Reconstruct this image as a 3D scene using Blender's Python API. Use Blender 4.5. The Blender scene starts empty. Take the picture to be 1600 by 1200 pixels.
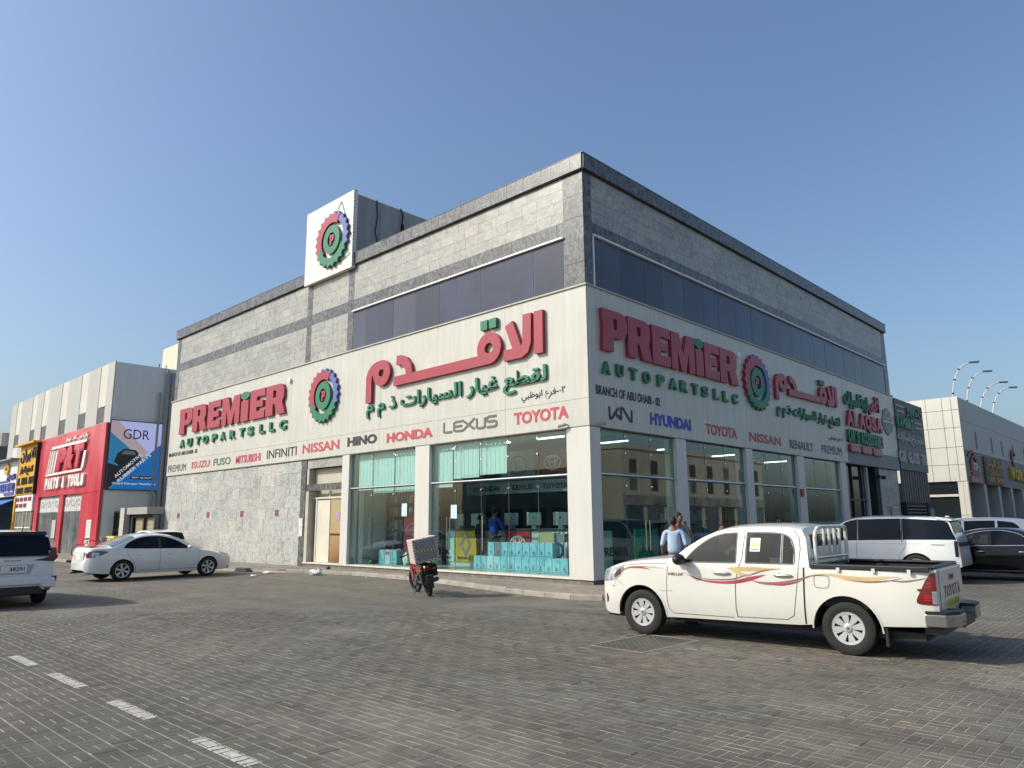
import bpy, bmesh, math, random
from mathutils import Vector, Matrix
from math import sin, cos, pi, radians, sqrt, floor
random.seed(7)
SC = bpy.context.scene
COL = SC.collection

# ------------------------------------------------------------------ camera
CAM_POS = Vector((11.7977, -15.3670, 1.71))
F_PX = 1141.59
yaw, pitch, roll = radians(133.5877), radians(10.7431), radians(-0.463)
fw = Vector((cos(yaw)*cos(pitch), sin(yaw)*cos(pitch), sin(pitch)))
rt = Vector((sin(yaw), -cos(yaw), 0)); up = rt.cross(fw)
rt2 = cos(roll)*rt + sin(roll)*up; up2 = -sin(roll)*rt + cos(roll)*up
cd = bpy.data.cameras.new('camera'); cam = bpy.data.objects.new('camera', cd); COL.objects.link(cam)
cd.sensor_width = 36; cd.lens = F_PX/1600*36; cd.clip_start = 0.1; cd.clip_end = 3000
mw = Matrix.Identity(4)
for i in range(3):
    mw[i][0] = rt2[i]; mw[i][1] = up2[i]; mw[i][2] = -fw[i]; mw[i][3] = CAM_POS[i]
cam.matrix_world = mw
SC.camera = cam

# ------------------------------------------------------------------ sky, sun, exposure
SUN_EL = radians(37.0)
SUN_FROM = Vector((-.77, -1.0, 0)).normalized()
w = bpy.data.worlds.new('World'); SC.world = w; w.use_nodes = True
wn = w.node_tree; bg = wn.nodes['Background']
sky = wn.nodes.new('ShaderNodeTexSky'); sky.sky_type = 'NISHITA'; sky.sun_disc = False
sky.sun_elevation = SUN_EL; sky.sun_rotation = math.atan2(SUN_FROM.x, SUN_FROM.y) % (2*pi)
sky.air_density = 1.25; sky.dust_density = 3.4; sky.ozone_density = 5.0; sky.altitude = 0
wn.links.new(sky.outputs[0], bg.inputs[0]); bg.inputs[1].default_value = 0.15
sd = bpy.data.lights.new('sun', 'SUN'); sun = bpy.data.objects.new('sun', sd); COL.objects.link(sun)
sd.energy = 3.4; sd.angle = radians(0.6); sd.color = (1.0, 0.95, 0.82)
sdir = -(SUN_FROM*cos(SUN_EL) + Vector((0, 0, sin(SUN_EL))))
sun.rotation_euler = sdir.to_track_quat('-Z', 'Y').to_euler()
SC.view_settings.view_transform = 'Standard'; SC.view_settings.look = 'None'
SC.view_settings.exposure = 0.15; SC.view_settings.gamma = 1.0
SC.view_settings.use_curve_mapping = False
SC.render.engine = 'CYCLES'
SC.cycles.max_bounces = 8; SC.cycles.transparent_max_bounces = 16

# ------------------------------------------------------------------ materials
def srgb(r, g, b):
    f = lambda c: (c/255/12.92) if c <= 10 else ((c/255+0.055)/1.055)**2.4
    return (f(r), f(g), f(b), 1)
MATS = {}
def new_mat(name):
    m = bpy.data.materials.new(name); m.use_nodes = True; MATS[name] = m
    return m, m.node_tree, m.node_tree.nodes['Principled BSDF']
def N(nt, t, **kw):
    n = nt.nodes.new(t)
    for k, v in kw.items():
        if k in ('op',): n.operation = v
        elif k.startswith('i'): n.inputs[int(k[1:])].default_value = v
        else: setattr(n, k, v)
    return n
def mth(nt, op, a, b=None, c=None):
    n = nt.nodes.new('ShaderNodeMath'); n.operation = op
    for i, v in enumerate((a, b, c)):
        if v is None: continue
        if isinstance(v, (int, float)): n.inputs[i].default_value = v
        else: nt.links.new(v, n.inputs[i])
    return n.outputs[0]
def mixc(nt, fac, a, b, mode='MIX'):
    n = nt.nodes.new('ShaderNodeMix'); n.data_type = 'RGBA'; n.blend_type = mode
    for i, v in ((0, fac), (6, a), (7, b)):
        if isinstance(v, (int, float)): n.inputs[i].default_value = v
        elif isinstance(v, tuple): n.inputs[i].default_value = v
        else: nt.links.new(v, n.inputs[i])
    return n.outputs[2]
def pos(nt): return nt.nodes.new('ShaderNodeNewGeometry').outputs['Position']
def noise(nt, scale, detail=3, rough=.55, vec=None, dist=0.):
    n = nt.nodes.new('ShaderNodeTexNoise'); n.inputs['Scale'].default_value = scale
    n.inputs['Detail'].default_value = detail; n.inputs['Roughness'].default_value = rough
    n.inputs['Distortion'].default_value = dist
    nt.links.new(vec if vec is not None else pos(nt), n.inputs['Vector'])
    return n.outputs['Fac']
def ramp(nt, v, stops):
    n = nt.nodes.new('ShaderNodeValToRGB'); cr = n.color_ramp
    while len(cr.elements) < len(stops): cr.elements.new(.5)
    for e, (p, c) in zip(cr.elements, stops):
        e.position = p; e.color = c if isinstance(c, tuple) else (c, c, c, 1)
    nt.links.new(v, n.inputs[0]); return n.outputs[0]
def bump(nt, b, h, strength=.3, dist=.01):
    n = nt.nodes.new('ShaderNodeBump'); n.inputs['Strength'].default_value = strength
    n.inputs['Distance'].default_value = dist
    nt.links.new(h, n.inputs['Height']); nt.links.new(n.outputs[0], b.inputs['Normal'])
def simple(name, col, rough=.5, metal=0., var=.08, nscale=3., coat=0., spec=None, bmp=0., bscale=40):
    m, nt, b = new_mat(name)
    c = col if len(col) == 4 else (*col, 1)
    if var > 0:
        nz = noise(nt, nscale, 4, .6)
        lo = tuple(x*(1-var) for x in c[:3])+(1,); hi = tuple(min(1, x*(1+var)) for x in c[:3])+(1,)
        nt.links.new(ramp(nt, nz, [(.3, lo), (.7, hi)]), b.inputs['Base Color'])
    else: b.inputs['Base Color'].default_value = c
    b.inputs['Roughness'].default_value = rough; b.inputs['Metallic'].default_value = metal
    b.inputs['Coat Weight'].default_value = coat; b.inputs['Coat Roughness'].default_value = .04
    if spec is not None: b.inputs['Specular IOR Level'].default_value = spec
    if bmp > 0: bump(nt, b, noise(nt, bscale, 3), bmp, .004)
    return m
def glassy(name, tint, fres=1.45, rough=0.0, gcol=(1, 1, 1, 1), extra=0.0):
    """thin pane: tinted see-through plus mirror reflection by Fresnel"""
    m, nt, b = new_mat(name); nt.nodes.remove(b)
    out = nt.nodes['Material Output']
    tr = nt.nodes.new('ShaderNodeBsdfTransparent'); tr.inputs[0].default_value = tint
    gl = nt.nodes.new('ShaderNodeBsdfGlossy'); gl.inputs[0].default_value = gcol; gl.inputs['Roughness'].default_value = rough
    lw = nt.nodes.new('ShaderNodeLayerWeight'); lw.inputs[0].default_value = .5      # Schlick, the same from both sides
    f0 = ((fres-1)/(fres+1))**2+extra
    f = mth(nt, 'ADD', mth(nt, 'MULTIPLY', mth(nt, 'POWER', lw.outputs['Facing'], 4.5), 1-f0), f0)
    mx = nt.nodes.new('ShaderNodeMixShader')
    nt.links.new(f, mx.inputs[0]); nt.links.new(tr.outputs[0], mx.inputs[1]); nt.links.new(gl.outputs[0], mx.inputs[2])
    nt.links.new(mx.outputs[0], out.inputs[0]); return m

CELL = .195
def paving(name, c0, c1, c2, joint, stain=1.0):
    """basketweave of paired bricks; each brick its own tone, sand in the joints, worn dusty and dark areas"""
    m, nt, b = new_mat(name)
    sp = nt.nodes.new('ShaderNodeSeparateXYZ'); nt.links.new(pos(nt), sp.inputs[0])
    u = mth(nt, 'DIVIDE', sp.outputs[0], CELL); v = mth(nt, 'DIVIDE', sp.outputs[1], CELL)
    iu, iv = mth(nt, 'FLOOR', u), mth(nt, 'FLOOR', v)
    fu, fv = mth(nt, 'SUBTRACT', u, iu), mth(nt, 'SUBTRACT', v, iv)
    par = mth(nt, 'MODULO', mth(nt, 'ADD', mth(nt, 'ADD', iu, iv), 20000), 2)
    # parity 0: two bricks stacked in v (long along u); parity 1: side by side in u
    s = nt.nodes.new('ShaderNodeMix'); s.data_type = 'FLOAT'
    nt.links.new(par, s.inputs[0]); nt.links.new(fv, s.inputs[2]); nt.links.new(fu, s.inputs[3])
    t = nt.nodes.new('ShaderNodeMix'); t.data_type = 'FLOAT'
    nt.links.new(par, t.inputs[0]); nt.links.new(fu, t.inputs[2]); nt.links.new(fv, t.inputs[3])
    s2 = mth(nt, 'MULTIPLY', s.outputs[0], 2); si = mth(nt, 'FLOOR', s2); sf = mth(nt, 'SUBTRACT', s2, si)
    ds = mth(nt, 'MULTIPLY', mth(nt, 'MINIMUM', sf, mth(nt, 'SUBTRACT', 1, sf)), .5)
    dt = mth(nt, 'MINIMUM', t.outputs[0], mth(nt, 'SUBTRACT', 1, t.outputs[0]))
    d = mth(nt, 'MINIMUM', ds, dt)
    jm = mth(nt, 'LESS_THAN', d, .0215)
    cb = nt.nodes.new('ShaderNodeCombineXYZ')
    nt.links.new(iu, cb.inputs[0]); nt.links.new(iv, cb.inputs[1]); nt.links.new(si, cb.inputs[2])
    wn_ = nt.nodes.new('ShaderNodeTexWhiteNoise'); nt.links.new(cb.outputs[0], wn_.inputs[0])
    col = ramp(nt, wn_.outputs[0], [(0.0, c0), (.45, c1), (1.0, c2)])
    tint = ramp(nt, noise(nt, .35, 3, .6), [(.35, (.86, .95, .93, 1)), (.65, (1.08, .99, .95, 1))])
    col = mixc(nt, 1.0, col, tint, 'MULTIPLY')
    grit = ramp(nt, noise(nt, 90, 3, .7), [(.25, .78), (.75, 1.18)])
    col = mixc(nt, 1.0, col, grit, 'MULTIPLY')
    jcol = mixc(nt, ramp(nt, noise(nt, 1.3, 3), [(.4, 0.), (.62, 1.)]), joint, tuple(x*.6 for x in joint[:3])+(1,))
    col = mixc(nt, jm, col, jcol)
    dust = ramp(nt, noise(nt, .22, 6, .68, dist=.6), [(.5, 0.), (.74, .42)])
    col = mixc(nt, dust, col, (joint[0]*.8, joint[1]*.8, joint[2]*.8, 1))
    oil = ramp(nt, noise(nt, .55, 5, .7, dist=1.2), [(.0, .62*stain+(1-stain)), (.42, .86), (.58, 1.0)])
    col = mixc(nt, 1.0, col, oil, 'MULTIPLY')
    mpv = nt.nodes.new('ShaderNodeMapping'); mpv.inputs['Rotation'].default_value = (0, 0, radians(38)); mpv.inputs['Scale'].default_value = (.10, 1.5, 1)
    nt.links.new(pos(nt), mpv.inputs[0])
    tyre = ramp(nt, noise(nt, 1.0, 4, .6, vec=mpv.outputs[0], dist=.3), [(.32, .82), (.5, 1.0), (.7, 1.07)])
    col = mixc(nt, 1.0, col, tyre, 'MULTIPLY')
    spots = ramp(nt, noise(nt, 3.2, 4, .75), [(.26, .6), (.36, 1.0)])
    col = mixc(nt, 1.0, col, spots, 'MULTIPLY')
    nt.links.new(col, b.inputs['Base Color']); b.inputs['Roughness'].default_value = .82
    b.inputs['Specular IOR Level'].default_value = .35
    bump(nt, b, noise(nt, 160, 3, .7), .35, .003)
    return m
def marble(name, base, dark, light, vscale=1.0, vein=.5, rough=.35):
    m, nt, b = new_mat(name)
    at = nt.nodes.new('ShaderNodeAttribute'); at.attribute_name = 'rnd'
    ps = nt.nodes.new('ShaderNodeVectorMath'); ps.operation = 'ADD'
    sc = nt.nodes.new('ShaderNodeVectorMath'); sc.operation = 'SCALE'; sc.inputs[3].default_value = 11.0
    cbx = nt.nodes.new('ShaderNodeCombineXYZ'); nt.links.new(at.outputs['Fac'], cbx.inputs[0]); nt.links.new(at.outputs['Fac'], cbx.inputs[2])
    nt.links.new(cbx.outputs[0], sc.inputs[0]); nt.links.new(pos(nt), ps.inputs[0]); nt.links.new(sc.outputs[0], ps.inputs[1])
    p = ps.outputs[0]
    n1 = noise(nt, 1.0*vscale, 5, .62, vec=p, dist=4.0)
    ve = mth(nt, 'ABSOLUTE', mth(nt, 'SUBTRACT', n1, .5))
    vm = ramp(nt, ve, [(.0, 1.), (.03, .35), (.09, 0.)])
    n2 = noise(nt, 2.6*vscale, 6, .68, vec=p, dist=2.5)
    col = ramp(nt, n2, [(.25, dark), (.5, base), (.78, light)])
    tone = ramp(nt, at.outputs['Fac'], [(0., (.80, .82, .84, 1)), (.5, (1, 1, 1, 1)), (.85, (1.08, 1.07, 1.04, 1)), (1., (1.22, 1.16, 1.02, 1))])
    col = mixc(nt, 1.0, col, tone, 'MULTIPLY')
    col = mixc(nt, mth(nt, 'MULTIPLY', vm, vein), col, light)
    dirt = ramp(nt, noise(nt, .5, 5, .65), [(.3, .88), (.6, 1.02)])
    col = mixc(nt, 1.0, col, dirt, 'MULTIPLY')
    nt.links.new(col, b.inputs['Base Color']); b.inputs['Roughness'].default_value = rough
    bump(nt, b, n2, .08, .003)
    return m
def streaked(name, col, amount=.12, rough=.45, metal=0.):
    """painted cladding with faint vertical run marks below joints and fixings"""
    m, nt, b = new_mat(name)
    mp = nt.nodes.new('ShaderNodeMapping'); mp.inputs['Scale'].default_value = (2.2, 2.2, .16)
    nt.links.new(pos(nt), mp.inputs[0])
    a = ramp(nt, noise(nt, 2.5, 5, .7, vec=mp.outputs[0]), [(.3, 1-amount), (.62, 1.)])
    c2 = ramp(nt, noise(nt, .7, 4, .6), [(.3, 1-amount*.6), (.7, 1.02)])
    c = mixc(nt, 1., (*col[:3], 1), a, 'MULTIPLY'); c = mixc(nt, 1., c, c2, 'MULTIPLY')
    nt.links.new(c, b.inputs['Base Color']); b.inputs['Roughness'].default_value = rough
    b.inputs['Metallic'].default_value = metal
    return m

P_GROUND = paving('paver_brick', (.112, .098, .080, 1), (.134, .120, .097, 1), (.152, .138, .112, 1), (.40, .365, .30, 1))
P_WALK = paving('walk_paver', (.21, .18, .15, 1), (.26, .23, .19, 1), (.30, .27, .22, 1), (.34, .31, .26, 1), .6)
KERB = simple('kerb_concrete', (.31, .28, .23), .85, var=.22, nscale=2.5, bmp=.5)
CONC = simple('concrete', (.34, .33, .31), .85, var=.15, nscale=1.2, bmp=.3)
M_LIGHT = marble('marble_light', (.30, .295, .268, 1), (.215, .215, .20, 1), (.46, .45, .41, 1), 1.0, .7, .42)
M_DARK = marble('marble_dark', (.050, .053, .058, 1), (.026, .029, .034, 1), (.26, .26, .255, 1), 1.0, .55, .35)
M_ROUGH = marble('marble_rough', (.34, .338, .315, 1), (.25, .25, .238, 1), (.58, .57, .53, 1), 1.2, .85, .6)
ACP = streaked('fascia_cream', (.575, .565, .50), .15, .38)
ACPW = streaked('pillar_white', (.63, .61, .56), .06, .4)
WHITE = simple('white_paint', (.80, .79, .76), .4, var=.05)
DARKJ = simple('joint_dark', (.05, .05, .05), .9, var=0)
RED = simple('sign_red', (.35, .034, .056), .42, var=.06, nscale=1.0)
GREEN = simple('sign_green', (.012, .17, .09), .45, var=.08, nscale=1.0)
BLUE = simple('sign_blue', (.10, .13, .36), .45, var=.05, nscale=1.0)
TXTK = simple('lettering_black', (.025, .025, .028), .5, var=0)
TXTR = simple('lettering_red', (.48, .06, .08), .5, var=0)
TXTB = simple('lettering_blue', (.02, .06, .38), .5, var=0)
TXTG = simple('lettering_grey', (.13, .12, .12), .5, var=0)
TINTW = simple('tinted_glass_panel', (.042, .050, .080), .22, var=.16, nscale=.35, spec=.35)
GLASS = glassy('shop_glass', (.80, .905, .895, 1), 1.45, extra=.0)
GLASSR = glassy('shop_glass_deep', (.72, .86, .85, 1), 1.45, extra=.01)
GLASSD = simple('dark_mirror_glass', (.018, .022, .026), .05, var=0, spec=.9)
CHROME = simple('chrome', (.72, .72, .72), .16, 1.0, var=0)
STEEL = simple('steel_grey', (.42, .42, .43), .32, .9, var=.08)
BLACK = simple('black_plastic', (.018, .018, .019), .45, var=0)
BLACKM = simple('black_matt', (.022, .022, .023), .8, var=0)
RUBBER = simple('rubber', (.015, .0145, .014), .78, var=.15, nscale=12)
DARK = simple('dark_void', (.012, .012, .013), .9, var=0)
GREY = simple('grey_paint', (.24, .245, .25), .6, var=.08)
GREYD = simple('grey_dark', (.075, .082, .088), .5, var=.10)
# ------------------------------------------------------------------ mesh helpers
class MB:
    """collects faces, then links them as one mesh object"""
    def __init__(s): s.v = []; s.f = []; s.r = []; s.rc = 0.5
    def add(s, vs, fs):
        o = len(s.v); s.v.extend(vs)
        for f in fs: s.f.append(tuple(i+o for i in f)); s.r.append(s.rc)
        return s
    def box(s, x0, y0, z0, x1, y1, z1):
        if x0 > x1: x0, x1 = x1, x0
        if y0 > y1: y0, y1 = y1, y0
        if z0 > z1: z0, z1 = z1, z0
        return s.add([(x0, y0, z0), (x1, y0, z0), (x1, y1, z0), (x0, y1, z0), (x0, y0, z1), (x1, y0, z1), (x1, y1, z1), (x0, y1, z1)],
                     [(0, 3, 2, 1), (4, 5, 6, 7), (0, 1, 5, 4), (1, 2, 6, 5), (2, 3, 7, 6), (3, 0, 4, 7)])
    def quad(s, a, b, c, d): return s.add([a, b, c, d], [(0, 1, 2, 3)])
    def prism(s, poly, w0, w1, fr=None):
        """closed 2D polygon extruded from w0 to w1; fr maps (u,v,w) to a point"""
        fr = fr or (lambda u, v, w: (u, v, w)); n = len(poly)
        vs = [fr(u, v, w1) for u, v in poly]+[fr(u, v, w0) for u, v in poly]
        fs = [tuple(range(n)), tuple(range(2*n-1, n-1, -1))]
        for i in range(n):
            j = (i+1) % n; fs.append((i, i+n, j+n, j))
        return s.add(vs, fs)
    def cyl(s, p0, p1, r0, r1=None, n=12, caps=True):
        p0, p1 = Vector(p0), Vector(p1); r1 = r0 if r1 is None else r1
        d = (p1-p0).normalized(); a = d.orthogonal().normalized(); b = d.cross(a)
        vs = []
        for p, r in ((p0, r0), (p1, r1)):
            for i in range(n):
                t = 2*pi*i/n; vs.append(tuple(p+a*(r*cos(t))+b*(r*sin(t))))
        fs = [(i, (i+1) % n, n+(i+1) % n, n+i) for i in range(n)]
        if caps: fs += [tuple(range(n-1, -1, -1)), tuple(range(n, 2*n))]
        return s.add(vs, fs)
    def tube(s, pts, r, n=8):
        for a, b in zip(pts[:-1], pts[1:]): s.cyl(a, b, r, r, n)
        return s
    def lathe(s, prof, n=28, fr=None):
        """profile of (radius, axial) pairs round the w axis"""
        fr = fr or (lambda u, v, w: (u, v, w)); vs = []; fs = []; k = len(prof)
        for i in range(n):
            t = 2*pi*i/n
            for r, h in prof: vs.append(fr(r*cos(t), r*sin(t), h))
        for i in range(n):
            j = (i+1) % n
            for q in range(k-1): fs.append((i*k+q, j*k+q, j*k+q+1, i*k+q+1))
        return s.add(vs, fs)
    def ell(s, c, rx, ry, rz, n=14, m=9):
        vs = []; fs = []
        for i in range(m+1):
            ph = pi*i/m
            for j in range(n):
                t = 2*pi*j/n; vs.append((c[0]+rx*sin(ph)*cos(t), c[1]+ry*sin(ph)*sin(t), c[2]+rz*cos(ph)))
        for i in range(m):
            for j in range(n): fs.append((i*n+j, (i+1)*n+j, (i+1)*n+(j+1) % n, i*n+(j+1) % n))
        return s.add(vs, fs)
    def grid(s, rows, closed=False):
        """rows of equally many points"""
        k = len(rows[0]); vs = [p for r in rows for p in r]; fs = []
        for i in range(len(rows)-1):
            for j in range(k-1): fs.append((i*k+j, i*k+j+1, (i+1)*k+j+1, (i+1)*k+j))
        return s.add(vs, fs)
    def mesh(s, name):
        me = bpy.data.meshes.new(name); me.from_pydata([tuple(v) for v in s.v], [], s.f)
        return me
    def build(s, name, mat, parent=None, smooth=False, bev=0, rnd=False, label=None, kind=None, angle=35):
        me = s.mesh(name)
        if mat is not None: me.materials.append(mat)
        if smooth:
            me.polygons.foreach_set('use_smooth', [True]*len(me.polygons))
            try: me.set_sharp_from_angle(angle=radians(angle))
            except Exception: pass
        if rnd:
            a = me.attributes.new('rnd', 'FLOAT', 'FACE'); a.data.foreach_set('value', s.r)
        me.update(); me.validate()
        o = bpy.data.objects.new(name, me); COL.objects.link(o)
        if parent is not None: o.parent = parent
        if label: o['label'] = label
        if kind: o['kind'] = kind
        if bev > 0:
            b = o.modifiers.new('bev', 'BEVEL'); b.width = bev; b.segments = 2; b.limit_method = 'ANGLE'; b.angle_limit = radians(40)
        return o
def bx(*a): return MB().box(*a)
def tag(o, label, cat, group=None):
    o['label'] = label; o['category'] = cat
    if group: o['group'] = group
    return o
def thing(name, label, cat, loc=(0, 0, 0), rz=0, group=None):
    o = bpy.data.objects.new(name, None); COL.objects.link(o); o.location = loc; o.rotation_euler = (0, 0, rz)
    o.empty_display_size = .3
    return tag(o, label, cat, group)
def struct(o): o['kind'] = 'structure'; return o
def copy_tree(o, parent=None):
    c = o.copy(); COL.objects.link(c)
    if parent is not None: c.parent = parent
    for ch in list(o.children): copy_tree(ch, c)
    return c
# frames (u right, v up, w out of the wall)
FL = lambda u, v, w: (u, -w, v)                 # sunlit street facade, wall plane y = 0
FR = lambda u, v, w: (w, u, v)                  # shaded side facade, wall plane x = 0
def frame_y(y0): return lambda u, v, w: (u, y0-w, v)
def frame_x(x0): return lambda u, v, w: (x0+w, u, v)
def ribbon(mb, pts, t, w0, w1, fr, closed=False):
    """thick polyline with mitred corners, extruded"""
    n = len(pts); L = []; R = []
    for i in range(n):
        p = Vector(pts[i])
        a = Vector(pts[i-1]) if (i > 0 or closed) else None
        b = Vector(pts[(i+1) % n]) if (i < n-1 or closed) else None
        d1 = (p-a).normalized() if a is not None else None
        d2 = (b-p).normalized() if b is not None else None
        if d1 is None: d1 = d2
        if d2 is None: d2 = d1
        n1 = Vector((-d1.y, d1.x)); n2 = Vector((-d2.y, d2.x)); m = (n1+n2)
        if m.length < 1e-6: m = n1
        m.normalize(); k = (t/2)/max(.35, m.dot(n1))
        L.append(p+m*k); R.append(p-m*k)
    N_ = n if closed else n-1
    vs = []; fs = []
    for i in range(n):
        for q in (L[i], R[i]):
            vs.append(fr(q.x, q.y, w1)); vs.append(fr(q.x, q.y, w0))
    for i in range(N_):
        j = (i+1) % n; a, b = 4*i, 4*j
        fs += [(a, a+2, b+2, b), (a+1, b+1, b+3, a+3), (a, b, b+1, a+1), (a+2, a+3, b+3, b+2)]
    if not closed:
        fs += [(0, 1, 3, 2), (4*n-4, 4*n-2, 4*n-1, 4*n-3)]
    return mb.add(vs, fs)
def ring_pts(cx, cy, rx, ry, n=24, a0=0, a1=2*pi):
    full = abs(a1-a0-2*pi) < 1e-6
    return [(cx+rx*cos(a0+(a1-a0)*i/(n if full else n-1)), cy+ry*sin(a0+(a1-a0)*i/(n if full else n-1))) for i in range(n)]
_TC = {}
def text_geo(s, bold=0.0, extr=False):
    key = (s, bold)
    if key in _TC: return _TC[key]
    c = bpy.data.curves.new('t', 'FONT'); c.body = s; c.size = 1; c.offset = bold; c.resolution_u = 3
    c.extrude = .5
    o = bpy.data.objects.new('t', c); me = bpy.data.meshes.new_from_object(o)
    vs = [tuple(v.co) for v in me.vertices]; fs = [tuple(p.vertices) for p in me.polygons]
    bpy.data.objects.remove(o); bpy.data.curves.remove(c); bpy.data.meshes.remove(me)
    if vs:
        xs = [v[0] for v in vs]; ys = [v[1] for v in vs]
        x0, x1, y0, y1 = min(xs), max(xs), min(ys), max(ys)
        vs = [((v[0]-x0)/(x1-x0 or 1), (v[1]-y0)/(y1-y0 or 1), v[2]+.5) for v in vs]
        asp = (x1-x0)/(y1-y0 or 1)
    else: asp = 1
    _TC[key] = (vs, fs, asp); return _TC[key]
def text_into(mb, s, u0, u1, v0, v1, w0, w1, fr, bold=0.02, shear=0.0):
    vs, fs, _ = text_geo(s, bold)
    return mb.add([fr(u0+(x+shear*y)*(u1-u0), v0+y*(v1-v0), w0+z*(w1-w0)) for x, y, z in vs], fs)
def word(name, s, u0, u1, v0, v1, w0, w1, fr, mat, parent=None, bold=.02, shear=0.):
    return text_into(MB(), s, u0, u1, v0, v1, w0, w1, fr, bold, shear).build(name, mat, parent)
def word_split(s, u0, u1, v0, v1, w0, w1, fr, mat, parent, bold=.02, name='letter'):
    """a raised word with every separate piece its own mesh"""
    m = text_into(MB(), s, u0, u1, v0, v1, w0, w1, fr, bold); par = list(range(len(m.v)))
    def find(a):
        while par[a] != a: par[a] = par[par[a]]; a = par[a]
        return a
    key = {}
    for i, p in enumerate(m.v):
        k = tuple(round(c, 4) for c in p)
        if k in key: par[find(i)] = find(key[k])
        else: key[k] = i
    for f in m.f:
        for q in f[1:]: par[find(q)] = find(f[0])
    gr = {}
    for f in m.f: gr.setdefault(find(f[0]), []).append(f)
    for fs in gr.values():
        ids = sorted({q for f in fs for q in f}); mp_ = {q: i for i, q in enumerate(ids)}
        MB().add([m.v[q] for q in ids], [tuple(mp_[q] for q in f) for f in fs]).build(name, mat, parent)
# joined Arabic letter forms (isolated, final, initial, medial), laid out left to right
_AR = {'ا': (0xFE8D, 0xFE8E), 'أ': (0xFE83, 0xFE84), 'د': (0xFEA9, 0xFEAA), 'ذ': (0xFEAB, 0xFEAC), 'ر': (0xFEAD, 0xFEAE), 'ز': (0xFEAF, 0xFEB0),
       'و': (0xFEED, 0xFEEE), 'ة': (0xFE93, 0xFE94), 'ى': (0xFEEF, 0xFEF0),
       'ب': 0xFE8F, 'ت': 0xFE95, 'ج': 0xFE9D, 'ح': 0xFEA1, 'س': 0xFEB1, 'ص': 0xFEB9, 'ط': 0xFEC1, 'ظ': 0xFEC5, 'ع': 0xFEC9,
       'غ': 0xFECD, 'ف': 0xFED1, 'ق': 0xFED5, 'ك': 0xFED9, 'ل': 0xFEDD, 'م': 0xFEE1, 'ن': 0xFEE5, 'ه': 0xFEE9, 'ي': 0xFEF1}
def arabic(s):
    s = s.replace('لا', '\uE000'); out = []
    joins = lambda ch: isinstance(_AR.get(ch), int)
    for i, ch in enumerate(s):
        prev = i > 0 and joins(s[i-1]); nxt = i < len(s)-1 and (s[i+1] in _AR or s[i+1] == '\uE000')
        if ch == '\uE000': out.append(chr(0xFEFC if prev else 0xFEFB))
        elif ch in _AR:
            f = _AR[ch]
            if isinstance(f, tuple): out.append(chr(f[1] if prev else f[0]))
            else: out.append(chr(f+(3 if (prev and nxt) else 1 if prev else 2 if nxt else 0)))
        else: out.append(ch)
    return ''.join(reversed(out))
def pch(knots):
    """smooth monotone interpolation through (x, y) knots"""
    xs = [k[0] for k in knots]; ys = [k[1] for k in knots]; n = len(xs)
    d = [(ys[i+1]-ys[i])/(xs[i+1]-xs[i]) for i in range(n-1)]
    m = [d[0]]+[0 if d[i-1]*d[i] <= 0 else 2*d[i-1]*d[i]/(d[i-1]+d[i]) for i in range(1, n-1)]+[d[-1]]
    def f(x):
        if x <= xs[0]: return ys[0]
        if x >= xs[-1]: return ys[-1]
        i = 0
        while x > xs[i+1]: i += 1
        h = xs[i+1]-xs[i]; t = (x-xs[i])/h
        return ((2*t**3-3*t**2+1)*ys[i]+(t**3-2*t**2+t)*h*m[i]+(-2*t**3+3*t**2)*ys[i+1]+(t**3-t**2)*h*m[i+1])
    return f
# ------------------------------------------------------------------ ground, pavements, kerb
def seen(p, margin=60):
    d = Vector(p)-CAM_POS; z = d.dot(fw)
    if z < .5: return None
    x = 800+F_PX*d.dot(rt2)/z; y = 600-F_PX*d.dot(up2)/z
    if -margin < x < 1600+margin and -margin < y < 1200+margin: return z
    return None
gm = MB().quad((-400, -400, -.0024), (400, -400, -.0024), (400, 900, -.0024), (-400, 900, -.0024))
ground = struct(gm.build('ground', P_GROUND))
PAINT = simple('road_paint_worn', (.43, .415, .375), .8, var=.34, nscale=20)
# real bricks wherever one can tell them apart
DASH = [(-.18, .81), (1.58, 2.65), (3.58, 4.59), (5.51, 6.49), (-2.2, -1.15)]
bricks = []; rg = random.Random(3); rest = MB(); paint = MB()
def brick_geo(mb, x0, x1, y0, y1):
    g = .0038; c = .003; h = rg.uniform(-.0006, .0010)
    if rg.random() < .03: h += rg.uniform(.002, .004)
    tx, ty = rg.uniform(-.0007, .0007), rg.uniform(-.0007, .0007)
    x0 += g; x1 -= g; y0 += g; y1 -= g
    z = lambda sx, sy: h+tx*sx+ty*sy
    b = [(x0, y0, -.014), (x1, y0, -.014), (x1, y1, -.014), (x0, y1, -.014)]
    m = [(x0, y0, z(-1, -1)-c*.6), (x1, y0, z(1, -1)-c*.6), (x1, y1, z(1, 1)-c*.6), (x0, y1, z(-1, 1)-c*.6)]
    t = [(x0+c, y0+c, z(-1, -1)), (x1-c, y0+c, z(1, -1)), (x1-c, y1-c, z(1, 1)), (x0+c, y1-c, z(-1, 1))]
    fs = [(8, 9, 10, 11)]
    for i in range(4):
        j = (i+1) % 4; fs += [(i, j, 4+j, 4+i), (4+i, 4+j, 8+j, 8+i)]
    mb.add(b+m+t, fs); return h
cells = []
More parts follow.
